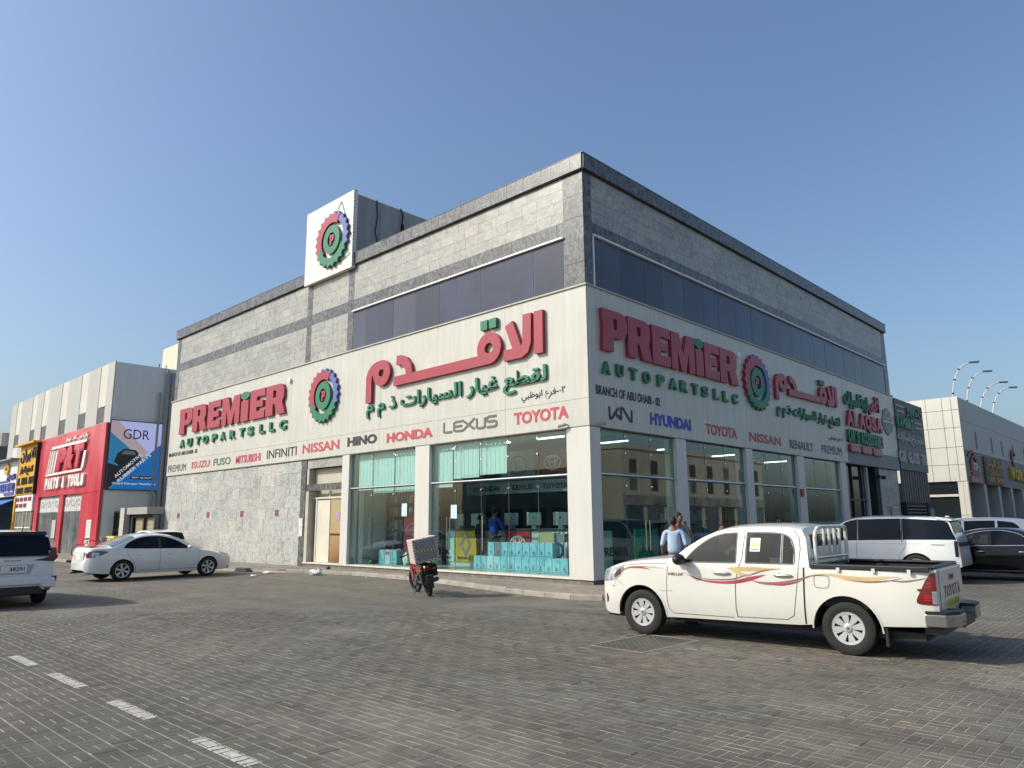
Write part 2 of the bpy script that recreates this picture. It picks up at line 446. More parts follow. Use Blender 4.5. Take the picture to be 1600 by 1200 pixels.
for i in range(int(-12/CELL), int(14/CELL)):
    for j in range(int(-15.5/CELL), int(-1.9/CELL)):
        c = ((i+.5)*CELL, (j+.5)*CELL, 0)
        z = seen(c, 40)
        if z is None or z > 14.5: continue
        if 5.1 < c[0] < 6.05 and -6.85 < c[1] < -5.35: continue
        for k in range(2):
            if (i+j) % 2 == 0: r = (i*CELL, (i+1)*CELL, (j+k*.5)*CELL, (j+(k+1)*.5)*CELL)
            else: r = ((i+k*.5)*CELL, (i+(k+1)*.5)*CELL, j*CELL, (j+1)*CELL)
            cells.append((z, r))
cells.sort(key=lambda q: q[0])
DY0, DY1 = -12.60, -12.465
for n, (z, r) in enumerate(cells):
    if n < 300:
        m = MB(); h = brick_geo(m, *r); m.build('paver', P_GROUND, ground)
    else: h = brick_geo(rest, *r)
    for a, b in DASH:
        x0, x1, y0, y1 = max(r[0]+.006, a), min(r[1]-.006, b), max(r[2]+.006, DY0), min(r[3]-.006, DY1)
        if x1-x0 > .008 and y1-y0 > .008:
            j = lambda: rg.uniform(0, .006)
            paint.box(x0+j(), y0+j(), h-.001, x1-j(), y1-j(), h+.004)
pr_ = rest.build('paver_field', P_GROUND, ground); pr_['kind'] = 'stuff'
struct(paint.build('painted_lane_dashes', PAINT))
# faint worn bay lines further out
m, nt, b = new_mat('worn_line')
b.inputs['Base Color'].default_value = (.40, .37, .32, 1); b.inputs['Roughness'].default_value = .85
nt.links.new(ramp(nt, noise(nt, 5, 5, .75), [(.40, .0), (.62, .62)]), b.inputs['Alpha'])
def strip(mb, a, c, wd, z):
    a, c = Vector(a), Vector(c); d = (c-a).normalized(); n = Vector((-d.y, d.x))*wd/2
    mb.quad((*(a-n), z), (*(c-n), z), (*(c+n), z), (*(a+n), z))
wl = MB()
for a, c in [((.12, -9.87), (-.78, -5.2)), ((-2.9, -10.1), (-4.95, -7.5)), ((-1.2, -11.7), (-3.5, -9.3)), ((2.9, -9.3), (1.9, -5.0)),
             ((-6.9, -9.0), (-8.7, -2.5)), ((-9.6, -8.6), (-11.4, -2.4)), ((-3.9, -8.4), (-5.6, -2.1)), ((1.3, -4.1), (3.2, -3.0))]:
    strip(wl, a, c, .055, .006)
struct(wl.build('worn_bay_lines', MATS['worn_line']))
# light sandy scuffs and a ramp-dark seam line on the right
# kerb stones
KL = [(-28.2, -3.9), (-23, -3.1), (-17.0, -2.35), (-15.0, -2.0), (-13.2, -1.6), (-11.8, -.95), (-9.5, -.62), (-6.58, -.78), (-4.4, -1.12), (-2.34, -1.6), (-.9, -1.95), (.36, -2.14), (1.2, -2.12), (1.75, -1.85), (2.12, -1.3), (2.2, -.4), (2.2, 4), (2.2, 10), (2.2, 27)]
def resample(pts, step):
    out = [Vector(pts[0])]; carry = 0
    for a, c in zip(pts[:-1], pts[1:]):
        a, c = Vector(a), Vector(c); L = (c-a).length; d = (c-a)/L; s = step-carry
        while s <= L: out.append(a+d*s); s += step
        carry = L-(s-step)
    return out
kp = resample(KL, .78)
kerb = bpy.data.objects.new('kerb', None); COL.objects.link(kerb); kerb['kind'] = 'structure'
KH = .115
def stone(a, c, hs):
    d = (c-a).normalized(); n = Vector((d.y, -d.x)); n = -n if False else n
    L = (c-a).length; g = .006; mb = MB()
    prof = [(0, -.02), (.012, hs-.03), (.03, hs-.008), (.055, hs), (.15, hs), (.15, -.02)]  # from the road side inward
    vs = []
    for s in (g, L-g):
        p = a+d*s
        for q, h in prof: vs.append((p.x-n.x*q, p.y-n.y*q, h+rk.uniform(-.002, .002)))
    k = len(prof); fs = [(i, i+k, i+1+k, i+1) for i in range(k-1)]+[tuple(range(k)), tuple(range(2*k-1, k-1, -1))]
    mb.add(vs, fs); return mb
rk = random.Random(5)
for i in range(len(kp)-1):
    hs = KH+rk.uniform(-.008, .008)
    if kp[i].x < -13.4: hs *= .55
    stone(kp[i], kp[i+1], hs).build('kerb_stone', KERB, kerb, smooth=False)
# pavement behind the kerb
inner = []
for i, p in enumerate(kp):
    d = (kp[min(i+1, len(kp)-1)]-kp[max(i-1, 0)]).normalized(); n = Vector((d.y, -d.x)); inner.append(p-n*.148)
poly = [(p.x, p.y) for p in inner]+[(-.2, 27), (-.2, .2), (-28.2, .2)]
pv = MB()
for i in range(len(inner)-1):
    a, c = inner[i], inner[i+1]
    za = .108 if a.x > -13.4 else .06; zc = .108 if c.x > -13.4 else .06
    if c.x <= .2 or c.y < -1.6: pv.quad((a.x, a.y, za), (c.x, c.y, zc), (min(c.x, 2.2) if c.x > 0 else c.x, .3, .13), (a.x, .3, .13))
pv.quad((.3, -1.2, .1085), (2.04, -1.2, .1085), (2.04, .3, .1085), (.3, .3, .1085))
pv.quad((-.2, .3, .13), (2.05, .3, .108), (2.05, 27, .108), (-.2, 27, .13))
struct(pv.build('pavement', P_WALK))
struct(MB().quad((-75, -1.25, .10), (-28.2, -1.25, .10), (-28.2, -4.0, .10), (-75, -5.0, .10)).build('side_pavement', P_WALK))
sk = bpy.data.objects.new('side_kerb', None); COL.objects.link(sk); sk['kind'] = 'structure'
kk = resample([(-60, -5.0), (-28.3, -4.02)], 1.2)
for a, c in zip(kk[:-1], kk[1:]): stone(a, c, .12).build('kerb_stone', KERB, sk)
# drain cover sunk in the paving beside the pickup
dr = thing('drain_cover', 'dark iron drain cover set in the paving by the pickup front wheel', 'drain cover', (5.58, -6.10, 0), radians(-2))
IRON = simple('cast_iron', (.085, .082, .078), .6, .3, var=.25, nscale=6)
bx(-.42, -.66, -.03, .42, .66, -.004).build('plate', IRON, dr)
st_ = MB()
for i in range(17):
    for j in range(26):
        x = -.39+i*.0487; y = -.63+j*.0504
        if (i+j) % 2 == 0: st_.box(x-.017, y-.007, -.0045, x+.017, y+.007, .001)
        else: st_.box(x-.007, y-.017, -.0045, x+.007, y+.017, .001)
st_.build('raised_studs', IRON, dr)['kind'] = 'stuff'
fr_ = MB(); fr_.box(-.47, -.71, -.03, .47, -.665, .003).box(-.47, .665, -.03, .47, .71, .003).box(-.47, -.664, -.03, -.425, .664, .003).box(.425, -.664, -.03, .47, .664, .003)
fr_.build('rim_frame', simple('cement_rim', (.22, .20, .17), .9, var=.2), dr)
# sloping kerb end, its shade put into the dark base colour
kr = MB().prism([(-15.35, 0), (-14.35, 0), (-14.5, .13), (-15.2, .13)], 1.88, 2.12, lambda u, v, w_: (u, -w_, v))
tag(kr.build('kerb_end', simple('kerb_end_shade', (.055, .052, .05), .85, var=.2), bev=.02), 'sloping kerb end coloured dark for its shade, left of the light kerb', 'kerb ramp')
# litter
rl = random.Random(11)
def crumple(c, s, seed):
    r = random.Random(seed); mb = MB(); n, m_ = 12, 7
    mb.ell((0, 0, 0), 1, 1, 1, n, m_)
    mb.v = [(x*s[0]*r.uniform(.7, 1.15)+c[0], y*s[1]*r.uniform(.7, 1.15)+c[1], max(.003, (z+.8)*s[2]*r.uniform(.55, 1.1)+c[2])) for x, y, z in mb.v]
    return mb
BAGM = simple('plastic_bag', (.62, .61, .57), .35, var=.2, nscale=9)
tag(crumple((-10.9, -1.35, 0), (.30, .22, .13), 1).build('plastic_bag', BAGM), 'crumpled clear plastic bag lying on the road by the kerb', 'plastic bag')
tag(crumple((-13.1, -1.95, 0), (.28, .14, .05), 2).build('plastic_bag', BAGM), 'flat torn plastic sheet at the end of the kerb', 'plastic sheet')
tag(crumple((-12.1, -3.0, 0), (.16, .09, .03), 3).build('paper_cup', WHITE), 'small white flattened cup on the paving', 'paper cup')
for k, (x, y, l) in enumerate([(-8.45, -1.0, 'scrap of white tissue close to the kerb left of the motorbike'),                  (-14.7, -2.5, 'white scrap beside the dark kerb end')]):
    tag(crumple((x, y, 0), (.035, .025, .012), 20+k).build('paper_scrap', WHITE), l, 'litter')
tag(crumple((-11.7, -.35, .115), (.10, .08, .06), 9).build('cloth_rag', BLACKM), 'black crumpled rag on the pavement below the plain door', 'rag')
# ------------------------------------------------------------------ the corner shop building
B = thing('shop_building', 'two storey corner shop clad in grey marble with cream sign band and glass front', 'building')
core = MB()
core.box(-27.8, .08, 4.32, -.08, 26.15, 11.7)
core.box(-27.8, .08, 0, -14.12, 26.15, 4.32)
core.box(-14.12, .62, 0, -11.5, 26.15, 4.32)
core.build('wall', CONC, B)
bx(-27.82, .1, 11.7, -.1, 26.1, 11.9).build('roof', CONC, B)
tiles = []   # (size score, box, material key, rnd)
rt_ = random.Random(21)
def tile_area(fr, u0, u1, v0, v1, tl, th, mat, w1, stag=True, var=.004, bond=True, th_=.02):
    rows = max(1, round((v1-v0)/th)); h = (v1-v0)/rows
    for r in range(rows):
        off = rt_.uniform(0, tl) if (stag and bond) else 0
        us = [u0]; u = u0+(tl-off if off > .12 else tl)
        while u < u1-.12: us.append(u); u += tl*(rt_.uniform(.92, 1.08) if stag else 1)
        us.append(u1)
        for a, b in zip(us[:-1], us[1:]):
            g = .0012; ww = w1+rt_.uniform(-var, var)
            bxx = (a+g, b-g, v0+r*h+g, v0+(r+1)*h-g, ww-th_, ww)
            c = Vector(fr((a+b)/2, v0+(r+.5)*h, w1)); d = (c-CAM_POS); dist = d.length
            nrm = Vector(fr(0, 0, 1))-Vector(fr(0, 0, 0)); sc = (b-a)*h*abs(d.normalized().dot(nrm))/dist**2
            if c.z < 0.1: continue
            tiles.append((sc, bxx, mat, min(1, max(0, rt_.gauss(.5, .28))), fr))
LW = -.05
zb0, zb1 = 9.76, 10.20
for a, b in ((-27.4, -14.62), (-14.24, -11.63), (-11.25, -.78)):
    tile_area(FL, a, b, zb1, 11.57, .62, .345, 'L', LW)
tile_area(FL, -27.4, -14.62, 8.19, zb0, .62, .315, 'L', LW); tile_area(FL, -14.24, -11.63, 8.19, zb0, .62, .315, 'L', LW)
for a, b in ((-27.4, -14.62), (-14.24, -11.63), (-11.25, -.78)): tile_area(FL, a, b, zb0, zb1, .6, .44, 'D', LW+.006, bond=False)
for a, b, z0 in ((-27.8, -27.4, 8.19), (-14.62, -14.24, 8.19), (-11.63, -11.25, 8.19), (-.78, -.052, 8.19)): tile_area(FL, a, b, z0, 11.57, .8, .62, 'D', LW+.008, stag=False)
tile_area(FL, -27.88, -.0, 11.60, 12.06, .36, .5, 'D', .055, bond=False, th_=.03)
tile_area(FR, .42, 25.6, zb1-.1, 11.57, .62, .345, 'L', LW)
tile_area(FR, .42, 25.6, zb0, zb1-.1, .6, .34, 'D', LW+.006, bond=False)
tile_area(FR, .052, .42, 8.19, 11.57, .5, .62, 'D', LW+.008, stag=False); tile_area(FR, 25.6, 26.2, 8.19, 11.57, .8, .62, 'D', LW+.008, stag=False)
tile_area(FR, -.02, 26.25, 11.60, 12.06, .36, .5, 'D', .055, bond=False, th_=.03)
# ground storey stone
tile_area(FL, -27.85, -14.52, .10, 4.2, .62, .455, 'R', -.045, var=.007)
tile_area(FL, -14.5, -14.12, .10, 4.2, .5, .6, 'D', -.03, stag=False)
tile_area(FL, -14.1, -11.62, 3.86, 4.2, .7, .5, 'L', -.06, stag=False)
tile_area(FL, -14.1, -11.62, 2.98, 3.24, .32, .5, 'D', -.05, stag=False)
tile_area(FR, 23.25, 26.2, .12, 4.2, .62, .455, 'L', -.1)
TM = {'L': M_LIGHT, 'D': M_DARK, 'R': M_ROUGH}
def tile_geo(mb, t):
    _, (u0, u1, v0, v1, w0, w1), _, r, fr = t; mb.rc = r; c = .0025
    a = [fr(u0, v0, w0), fr(u1, v0, w0), fr(u1, v1, w0), fr(u0, v1, w0)]
    b = [fr(u0, v0, w1-c), fr(u1, v0, w1-c), fr(u1, v1, w1-c), fr(u0, v1, w1-c)]
    t_ = [fr(u0+c, v0+c, w1), fr(u1-c, v0+c, w1), fr(u1-c, v1-c, w1), fr(u0+c, v1-c, w1)]
    fs = [(8, 9, 10, 11)]
    for i in range(4):
        j = (i+1) % 4; fs += [(i, j, 4+j, 4+i), (4+i, 4+j, 8+j, 8+i)]
    mb.add(a+b+t_, fs)
tiles.sort(key=lambda t: -t[0])
for t in tiles[:300]:
    m = MB(); tile_geo(m, t); m.build('wall_tile', TM[t[2]], B, rnd=True)
for k in TM:
    m = MB()
    for t in tiles[300:]:
        if t[2] == k: tile_geo(m, t)
    m.build('wall_tiling', TM[k], B, rnd=True)['kind'] = 'stuff'
# grout sheets behind the tiles, shadow gap and parapet backing
g = MB(); g.box(-27.85, .062, 8.19, -.062, .079, 11.6); g.box(-.079, .08, 8.19, -.062, 26.2, 11.6)
g.box(-27.85, .06, .1, -14.12, .079, 4.2)
g.build('grout_backing', simple('grout', (.27, .265, .245), .9, var=.1), B)
p = MB(); p.box(-27.86, -.03, 11.575, .03, .3, 12.05); p.box(-.3, .3, 11.575, .03, 26.2, 12.05); p.box(-27.86, .3, 11.575, -27.5, 26.2, 12.0)
p.build('parapet', DARKJ, B)
c = MB(); c.box(-27.9, -.065, 12.062, .065, .32, 12.075); c.box(-.32, .322, 12.062, .065, 26.27, 12.075)
c.build('parapet_cap', M_DARK, B)
for i, z in enumerate([]): pass
# red squares let into the rough stone
for px, z in ((-26.25, 1.93), (-22.85, 1.93), (-19.5, 1.93), (-16.45, 1.93)):
    bx(px, .034, z+.12, px+.28, .06, z+.38).build('red_inset_tile', simple('inset_red', (.20, .07, .065), .6, var=.1) if 'inset_red' not in MATS else MATS['inset_red'], B)
TINTW2 = simple('tinted_glass_panel_b', (.058, .066, .100), .28, var=.22, nscale=.6, spec=.4); TINTW3 = simple('tinted_glass_panel_c', (.045, .054, .092), .18, var=.22, nscale=.6, spec=.35)
# first floor window band
def win_band(fr, mull, z0, z1, u0, u1):
    rr = random.Random(9)
    TV = [TINTW, TINTW2, TINTW3]
    for a, b in zip(mull[:-1], mull[1:]):
        m = MB(); t = rr.uniform(-.004, .004)
        m.prism([(a+.011, z0), (b-.011, z0), (b-.011, z1), (a+.011, z1)], -.075, -.055+t, fr); m.build('tinted_pane', TV[rr.randrange(3)], B)
    t = MB(); t.prism([(u0-.02, z1), (u1+.02, z1), (u1+.02, z1+.05), (u0-.02, z1+.05)], -.08, .03, fr)
    t.build('window_trim', WHITE, B)
    bk = MB(); bk.prism([(u0, z0), (u1, z0), (u1, z1), (u0, z1)], -.082, -.0785, fr); bk.build('window_backing', DARKJ, B)
win_band(FL, [-11.23, -10.42, -9.54, -8.73, -7.46, -6.21, -5.35, -4.21, -3.09, -1.96, -.80], 8.19, 9.70, -11.25, -.78)
mr = [.44]
while mr[-1] < 24.6: mr.append(mr[-1]+(1.28 if len(mr) % 3 else 1.05))
mr[-1] = 25.58
win_band(FR, mr, 8.22, 9.69, .42, 25.6)
MB().prism([(.425, 8.2), (.465, 8.2), (.465, 9.69), (.425, 9.69)], -.08, -.01, FR).build('window_trim', WHITE, B)
# cream sign band in panels
def fascia(fr, us, rows, cap=True):
    rr = random.Random(4)
    for a, b in zip(us[:-1], us[1:]):
        for z0, z1 in rows:
            m = MB(); e = rr.uniform(-.0015, .0015)
            m.prism([(a+.004, z0+.004), (b-.004, z0+.004), (b-.004, z1-.004), (a+.004, z1-.004)], -.03, e, fr); m.build('fascia_panel', ACP, B)
fascia(FL, [-27.9, -24.8, -21.7, -18.6, -15.5, -12.4, -9.3, -6.2, -3.1, -.0], [(4.24, 4.99), (4.99, 8.14)])
fascia(FR, [.03, 3.2, 6.36, 9.52, 12.7, 15.85, 19.0], [(4.24, 8.14)])
b_ = MB(); b_.box(-27.88, .031, 4.26, -.031, .5, 8.15); b_.box(-.5, .5, 4.26, -.031, 26.38, 8.15); b_.build('fascia_backing', DARKJ, B)
cp = MB(); cp.box(-27.93, -.045, 8.142, .045, .06, 8.185); cp.box(-.06, .06, 8.142, .045, 19.0, 8.185); cp.build('fascia_cap', simple('cap_grey', (.42, .41, .37), .5), B)
so = MB(); so.box(-27.88, .002, 4.215, -.002, .5, 4.238); so.box(-.5, .5, 4.215, -.002, 26.38, 4.238); so.build('fascia_soffit', simple('soffit_brown', (.17, .145, .11), .8, var=.2), B)
# plinth, sills, pillars
pl = MB(); pl.box(-14.1, .03, .0, -.04, .6, .235); pl.box(-.6, .6, 0, -.04, 23.2, .235); pl.build('plinth', simple('plinth_stone', (.17, .155, .135), .85, var=.3, nscale=5, bmp=.5), B)
sl = MB(); sl.box(-14.1, -.01, .236, .01, .6, .285); sl.box(-.6, .6, .236, .01, 23.2, .285); sl.build('sill', simple('sill_stone', (.62, .58, .50), .7, var=.1), B)
for a, b in ((-11.57, -11.12), (-7.29, -6.57), (-.80, .002)):
    bx(a, -.002, .287, b, .42, 4.214).build('pillar', ACPW, B, bev=.004)
for a, b in ((.421, .46), (4.3, 4.9), (8.93, 9.45), (13.32, 13.97), (17.92, 18.6)):
    bx(-.42, a, .287, .002, b, 4.214).build('pillar', ACPW, B, bev=.004)
bx(-.42, 18.6, .12, -.05, 18.72, 4.2).build('pillar', GREYD, B)
# plain door bay left of the glass
DR = .30
bx(-14.1, .45, 0, -11.6, .6, 4.2).build('recess_wall', simple('recess_plaster', (.47, .44, .36), .8, var=.12), B)
bx(-14.1, .06, 3.245, -13.95, .45, 3.855).build('recess_jamb', MATS['recess_plaster'], B)
bx(-14.1, .04, .286, -13.9, .45, 2.975).build('recess_jamb', MATS['recess_plaster'], B)
TIMB = simple('cream_board', (.66, .60, .49), .6, var=.08, nscale=2)
d1 = bx(-13.62, DR, .29, -12.74, DR+.05, 2.62).build('door', TIMB, B)
for k in range(6): bx(-13.62+k*.147+.002, DR-.012, .30, -13.62+(k+1)*.147-.003, DR-.001, 2.61).build('plank', TIMB, d1)
m, nt, b = new_mat('aged_brass_board')
sp = N(nt, 'ShaderNodeSeparateXYZ'); nt.links.new(pos(nt), sp.inputs[0])
zz = mth(nt, 'ADD', mth(nt, 'MULTIPLY', sp.outputs[2], .4), mth(nt, 'MULTIPLY', noise(nt, 1.6, 4, .6), .35))
nt.links.new(ramp(nt, zz, [(.28, (.16, .075, .035, 1)), (.5, (.33, .19, .08, 1)), (.8, (.42, .29, .13, 1)), (1., (.40, .33, .18, 1))]), b.inputs['Base Color']); b.inputs['Roughness'].default_value = .35
d2 = bx(-12.70, DR, .29, -11.62, DR+.04, 2.66).build('door', MATS['aged_brass_board'], B)
bx(-12.70, DR-.02, 1.30, -11.62, DR-.001, 1.36).build('cross_bar', BLACKM, d2)
bx(-12.32, DR-.012, 1.86, -12.06, DR-.001, 2.14).build('notice', simple('notice_pink', (.45, .25, .42), .6, var=.3, nscale=12), d2)
fm = MB(); fm.box(-13.9, DR-.04, 2.67, -11.58, DR+.05, 2.74); fm.box(-12.8, DR-.04, 2.741, -12.72, DR+.04, 2.97); fm.box(-13.72, DR-.03, .29, -13.63, DR+.04, 2.669)
fm.build('door_frame', simple('frame_cream', (.62, .58, .48), .5), B)
bx(-13.9, DR+.02, 3.25, -11.6, DR+.04, 3.85).build('fanlight', simple('fanlight_board', (.50, .47, .37), .5), B)
bx(-14.47, -.001, 1.25, -14.2, .03, 1.95).build('torn_notice', simple('torn_paper', (.62, .60, .56), .8, var=.35, nscale=7), B)

# shop glazing
def glazing(fr, u0, u1, n, gm, w=-.12, deep=-.2, rail=True, frame_t=.02):
    st = (u1-u0)/n
    for i in range(n):
        a, b = u0+i*st+.005, u0+(i+1)*st-.005
        for z0, z1 in ((.30, 2.93), (2.96, 4.20)):
            m = MB(); m.prism([(a, z0), (b, z0), (b, z1), (a, z1)], w-.010, w, fr)
            p_ = m.build('glass_pane', gm, B)
    jm = MB()
    for i in range(n+1):
        u = u0+i*st; jm.prism([(u-.004, .3), (u+.004, .3), (u+.004, 4.2), (u-.004, 4.2)], w-.011, w+.001, fr)
    jm.prism([(u0, 2.931), (u1, 2.931), (u1, 2.959), (u0, 2.959)], w-.012, w+.002, fr)
    jm.build('glass_joint', simple('silicone', (.10, .13, .13), .4, var=0) if 'silicone' not in MATS else MATS['silicone'], B)
    if rail:
        r = MB()
        r.cyl(fr(u0-.02, 2.98, w+.05), fr(u1+.02, 2.98, w+.05), .03, n=10)
        r.build('steel_rail', CHROME, B, smooth=True)
        for i in range(1, n):
            f = MB()
            for v in (4.08, 3.62, 2.70, .42):
                f.cyl(fr(u0+i*st, v, w), fr(u0+i*st, v, w+.03), .028, n=10)
            f.build('glass_fixing', CHROME, B)
glazing(FL, -11.10, -7.30, 3, GLASS); glazing(FL, -6.56, -.81, 5, GLASS)
for a, b, n in ((.465, 4.295, 3), (4.905, 8.925, 3), (9.455, 13.315, 3), (13.975, 17.915, 3)): glazing(FR, a, b, n, GLASSR)
for u in (2.55, 2.75, 11.2, 11.4, 6.9):
    h = MB(); h.cyl(FR(u, .9, -.05), FR(u, 1.75, -.05), .016, n=8); h.cyl(FR(u, 1.0, -.05), FR(u, 1.0, -.12), .01, n=6); h.cyl(FR(u, 1.65, -.05), FR(u, 1.65, -.12), .01, n=6)
    h.build('door_handle', CHROME, B, smooth=True)
for u in (-9.85, -5.75, -5.6, -4.15):
    h = MB(); h.cyl(FL(u, .9, -.05), FL(u, 1.9, -.05), .018, n=8); h.build('door_handle', CHROME, B, smooth=True)
# dark entrance with black frames next door in the same block
for k in range(3):
    a = 18.76+k*1.26
    for z0, z1 in ((.3, 2.58), (2.66, 4.18)):
        MB().prism([(a, z0), (a+1.18, z0), (a+1.18, z1), (a, z1)], -.34, -.32, FR).build('dark_pane', GLASSD, B)
    MB().prism([(a+1.18, .3), (a+1.26, .3), (a+1.26, 4.2), (a+1.18, 4.2)], -.36, -.25, FR).build('black_mullion', BLACK, B)
MB().prism([(18.75, 2.585), (22.5, 2.585), (22.5, 2.655), (18.75, 2.655)], -.355, -.26, FR).build('black_transom', BLACK, B)
dk = MB(); dk.box(-.42, 22.6, .3, -.06, 23.2, 4.2); dk.build('black_post', BLACKM, B)
for yy in (22.3, 23.0):
    s = MB(); s.cyl((-.02, yy, 3.75), (.22, yy-.1, 3.72), .05, n=8); s.box(.12, yy-.2, 3.64, .32, yy, 3.80); s.build('security_camera', BLACK, B, smooth=False)
bx(-.08, 24.6, 1.35, .03, 25.5, 2.35).build('vent_grille', simple('vent_white', (.55, .55, .53), .6), B)
for k in range(8): bx(.03, 24.65, 1.42+k*.11, .05, 25.45, 1.46+k*.11).build('slat', GREY, B)
bx(-.08, 23.5, 1.35, .16, 24.5, 1.75).build('hose_cabinet', simple('hose_red', (.38, .04, .04), .5), B)
# next tenant's sign board, same wall
NB = [(19.03, 22.7), (22.7, 26.4)]
for a, b in NB:
    MB().prism([(a+.004, 4.9), (b-.004, 4.9), (b-.004, 8.14), (a+.004, 8.14)], -.03, .0, FR).build('fascia_panel', ACP, B)
    MB().prism([(a+.004, 4.24), (b-.004, 4.24), (b-.004, 4.892), (a+.004, 4.892)], -.03, .004, FR).build('fascia_panel', GREY, B)
bx(-.06, 19.0, 8.142, .045, 26.42, 8.185).build('fascia_cap', MATS['cap_grey'], B)
# interior
flo = bx(-11.1, .3, .20, -.2, 22, .284).build('shop_floor', simple('floor_tile', (.42, .42, .40), .25, var=.05), B)
bx(-11.1, .51, 4.215, -.51, 22, 4.3).build('ceiling', simple('ceiling_white', (.45, .46, .46), .8), B)
bx(-11.49, .62, .285, -11.12, 22, 4.2).build('inner_wall', simple('inner_plaster', (.45, .50, .50), .8), B)
bx(-11.1, 21.8, .285, -.2, 22, 4.2).build('inner_wall', MATS['inner_plaster'], B)
iw = bx(-11.1, 7.0, .285, -3.2, 7.1, 4.2).build('inner_wall', simple('inner_dark', (.10, .13, .15), .7), B)
LE, nt, b_ = new_mat('ceiling_tube'); b_.inputs['Emission Color'].default_value = (.9, 1, 1, 1); b_.inputs['Emission Strength'].default_value = 4
for x, y in ((-9.4, 1.2), (-4.6, 1.2), (-2.4, 1.2), (-6.8, 1.2), (-1.8, 3.6), (-1.8, 6.9), (-1.8, 10.8), (-1.8, 15.4), (-5.0, 4.6)):
    bx(x-.5, y-.05, 4.18, x+.5, y+.05, 4.212).build('ceiling_light', LE, B)
# suspended camera-like dots and corner clutter on the sign band underside
for (u, v, fr, l) in ((-.75, 4.30, FL, 'small swivel camera fixed under the cream band on the sunlit side of the corner'), (.55, 4.30, FR, 'small swivel camera fixed under the cream band on the shaded side of the corner')):
    cm = MB(); cm.cyl(fr(u, v+.02, .0), fr(u, v+.02, .12), .02, n=8); cm.cyl(fr(u, v+.02, .10), fr(u-.2, v-.02, .16), .045, .05, n=10)
    tag(cm.build('security_camera', simple('cam_body', (.30, .29, .26), .5) if 'cam_body' not in MATS else MATS['cam_body'], smooth=True), l, 'security camera')
# roof tower
T = MB(); TW = streaked('tower_white', (.76, .735, .67), .10, .5)
bx(-14.62, -.16, 11.47, -11.18, .02, 14.66).build('tower_front', TW, B)
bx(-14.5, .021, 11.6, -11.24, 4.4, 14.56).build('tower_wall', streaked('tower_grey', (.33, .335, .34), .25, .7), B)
tt = MB()
for k in range(24): tt.cyl((-14.62+k*.15, -.17, 14.66), (-14.62+k*.15, -.02, 14.66), .018, n=6)
for k in range(22): tt.cyl((-14.63, -.17, 11.6+k*.145), (-14.63, -.06, 11.6+k*.145), .018, n=6)
for k in range(22): tt.cyl((-11.17, -.17, 11.6+k*.145), (-11.17, -.06, 11.6+k*.145), .018, n=6)
tt.build('bulb_edging', simple('bulb', (.45, .44, .42), .5), B)
cw = MB(); cw.tube([(-11.2, .95, 14.6), (-11.2, 1.0, 13.9), (-11.19, .9, 13.2), (-11.2, 1.15, 12.4), (-11.2, 1.1, 12.0)], .022, 6)
cw.box(-11.236, 2.2, 11.9, -11.10, 2.28, 13.9); cw.tube([(-11.17, 2.2, 13.9), (-11.15, 2.25, 14.3), (-11.2, 2.15, 14.6)], .03, 6)
cw.tube([(-13.0, -.19, 13.35), (-12.0, -.19, 14.42), (-11.3, -.19, 12.9), (-11.17, -.1, 12.6)], .012, 5)
cw.tube([(-12.4, -.19, 11.95), (-11.9, -.19, 11.87), (-11.4, -.19, 12.0), (-11.17, -.1, 12.25)], .012, 5)
cw.build('cable', BLACKM, B)
for y in (1.15, 2.25, 3.35): bx(-11.243, y, 11.9, -11.236, y+.012, 14.5).build('panel_joint', BLACKM, B)
# ------------------------------------------------------------------ raised signs on the corner shop
def shape_geo(mb, outer, holes, u0, v0, su, sv, w0, w1, fr):
    c = bpy.data.curves.new('t', 'CURVE'); c.dimensions = '2D'; c.fill_mode = 'BOTH'; c.extrude = .5
    for pts in [outer]+holes:
        s = c.splines.new('POLY'); s.points.add(len(pts)-1); s.use_cyclic_u = True
        for p, q in zip(s.points, pts): p.co = (q[0], q[1], 0, 1)
    o = bpy.data.objects.new('t', c); me = bpy.data.meshes.new_from_object(o)
    vs = [fr(u0+v.co.x*su, v0+v.co.y*sv, w0+(v.co.z+.5)*(w1-w0)) for v in me.vertices]; fs = [tuple(p.vertices) for p in me.polygons]
    bpy.data.objects.remove(o); bpy.data.curves.remove(c); bpy.data.meshes.remove(me)
    return mb.add(vs, fs)
PG = {
 'P': (.84, [(0, 0), (.36, 0), (.36, .34), (.60, .34), (.76, .42), (.84, .56), (.84, .80), (.78, .94), (.64, 1), (0, 1), (.03, .5)], [[(.36, .55), (.36, .81), (.47, .81), (.50, .77), (.50, .60), (.47, .55)]]),
 'R': (.92, [(0, 0), (.34, 0), (.34, .36), (.42, .36), (.55, 0), (.92, 0), (.78, .42), (.85, .54), (.85, .82), (.79, .95), (.66, 1), (0, 1)], [[(.34, .57), (.34, .81), (.46, .81), (.49, .77), (.49, .61), (.46, .57)]]),
 'E': (.80, [(0, 0), (.77, 0), (.80, .27), (.35, .25), (.35, .39), (.68, .39), (.68, .61), (.35, .61), (.35, .75), (.80, .74), (.77, 1), (0, 1)], []),
 'M': (1.16, [(0, 0), (.30, 0), (.30, .52), (.47, 0), (.68, 0), (.86, .52), (.86, 0), (1.16, 0), (1.16, 1), (.77, 1), (.58, .44), (.39, 1), (0, 1)], []),
 'I': (.34, [(0, 0), (.34, 0), (.34, .72), (0, .72)], [])}
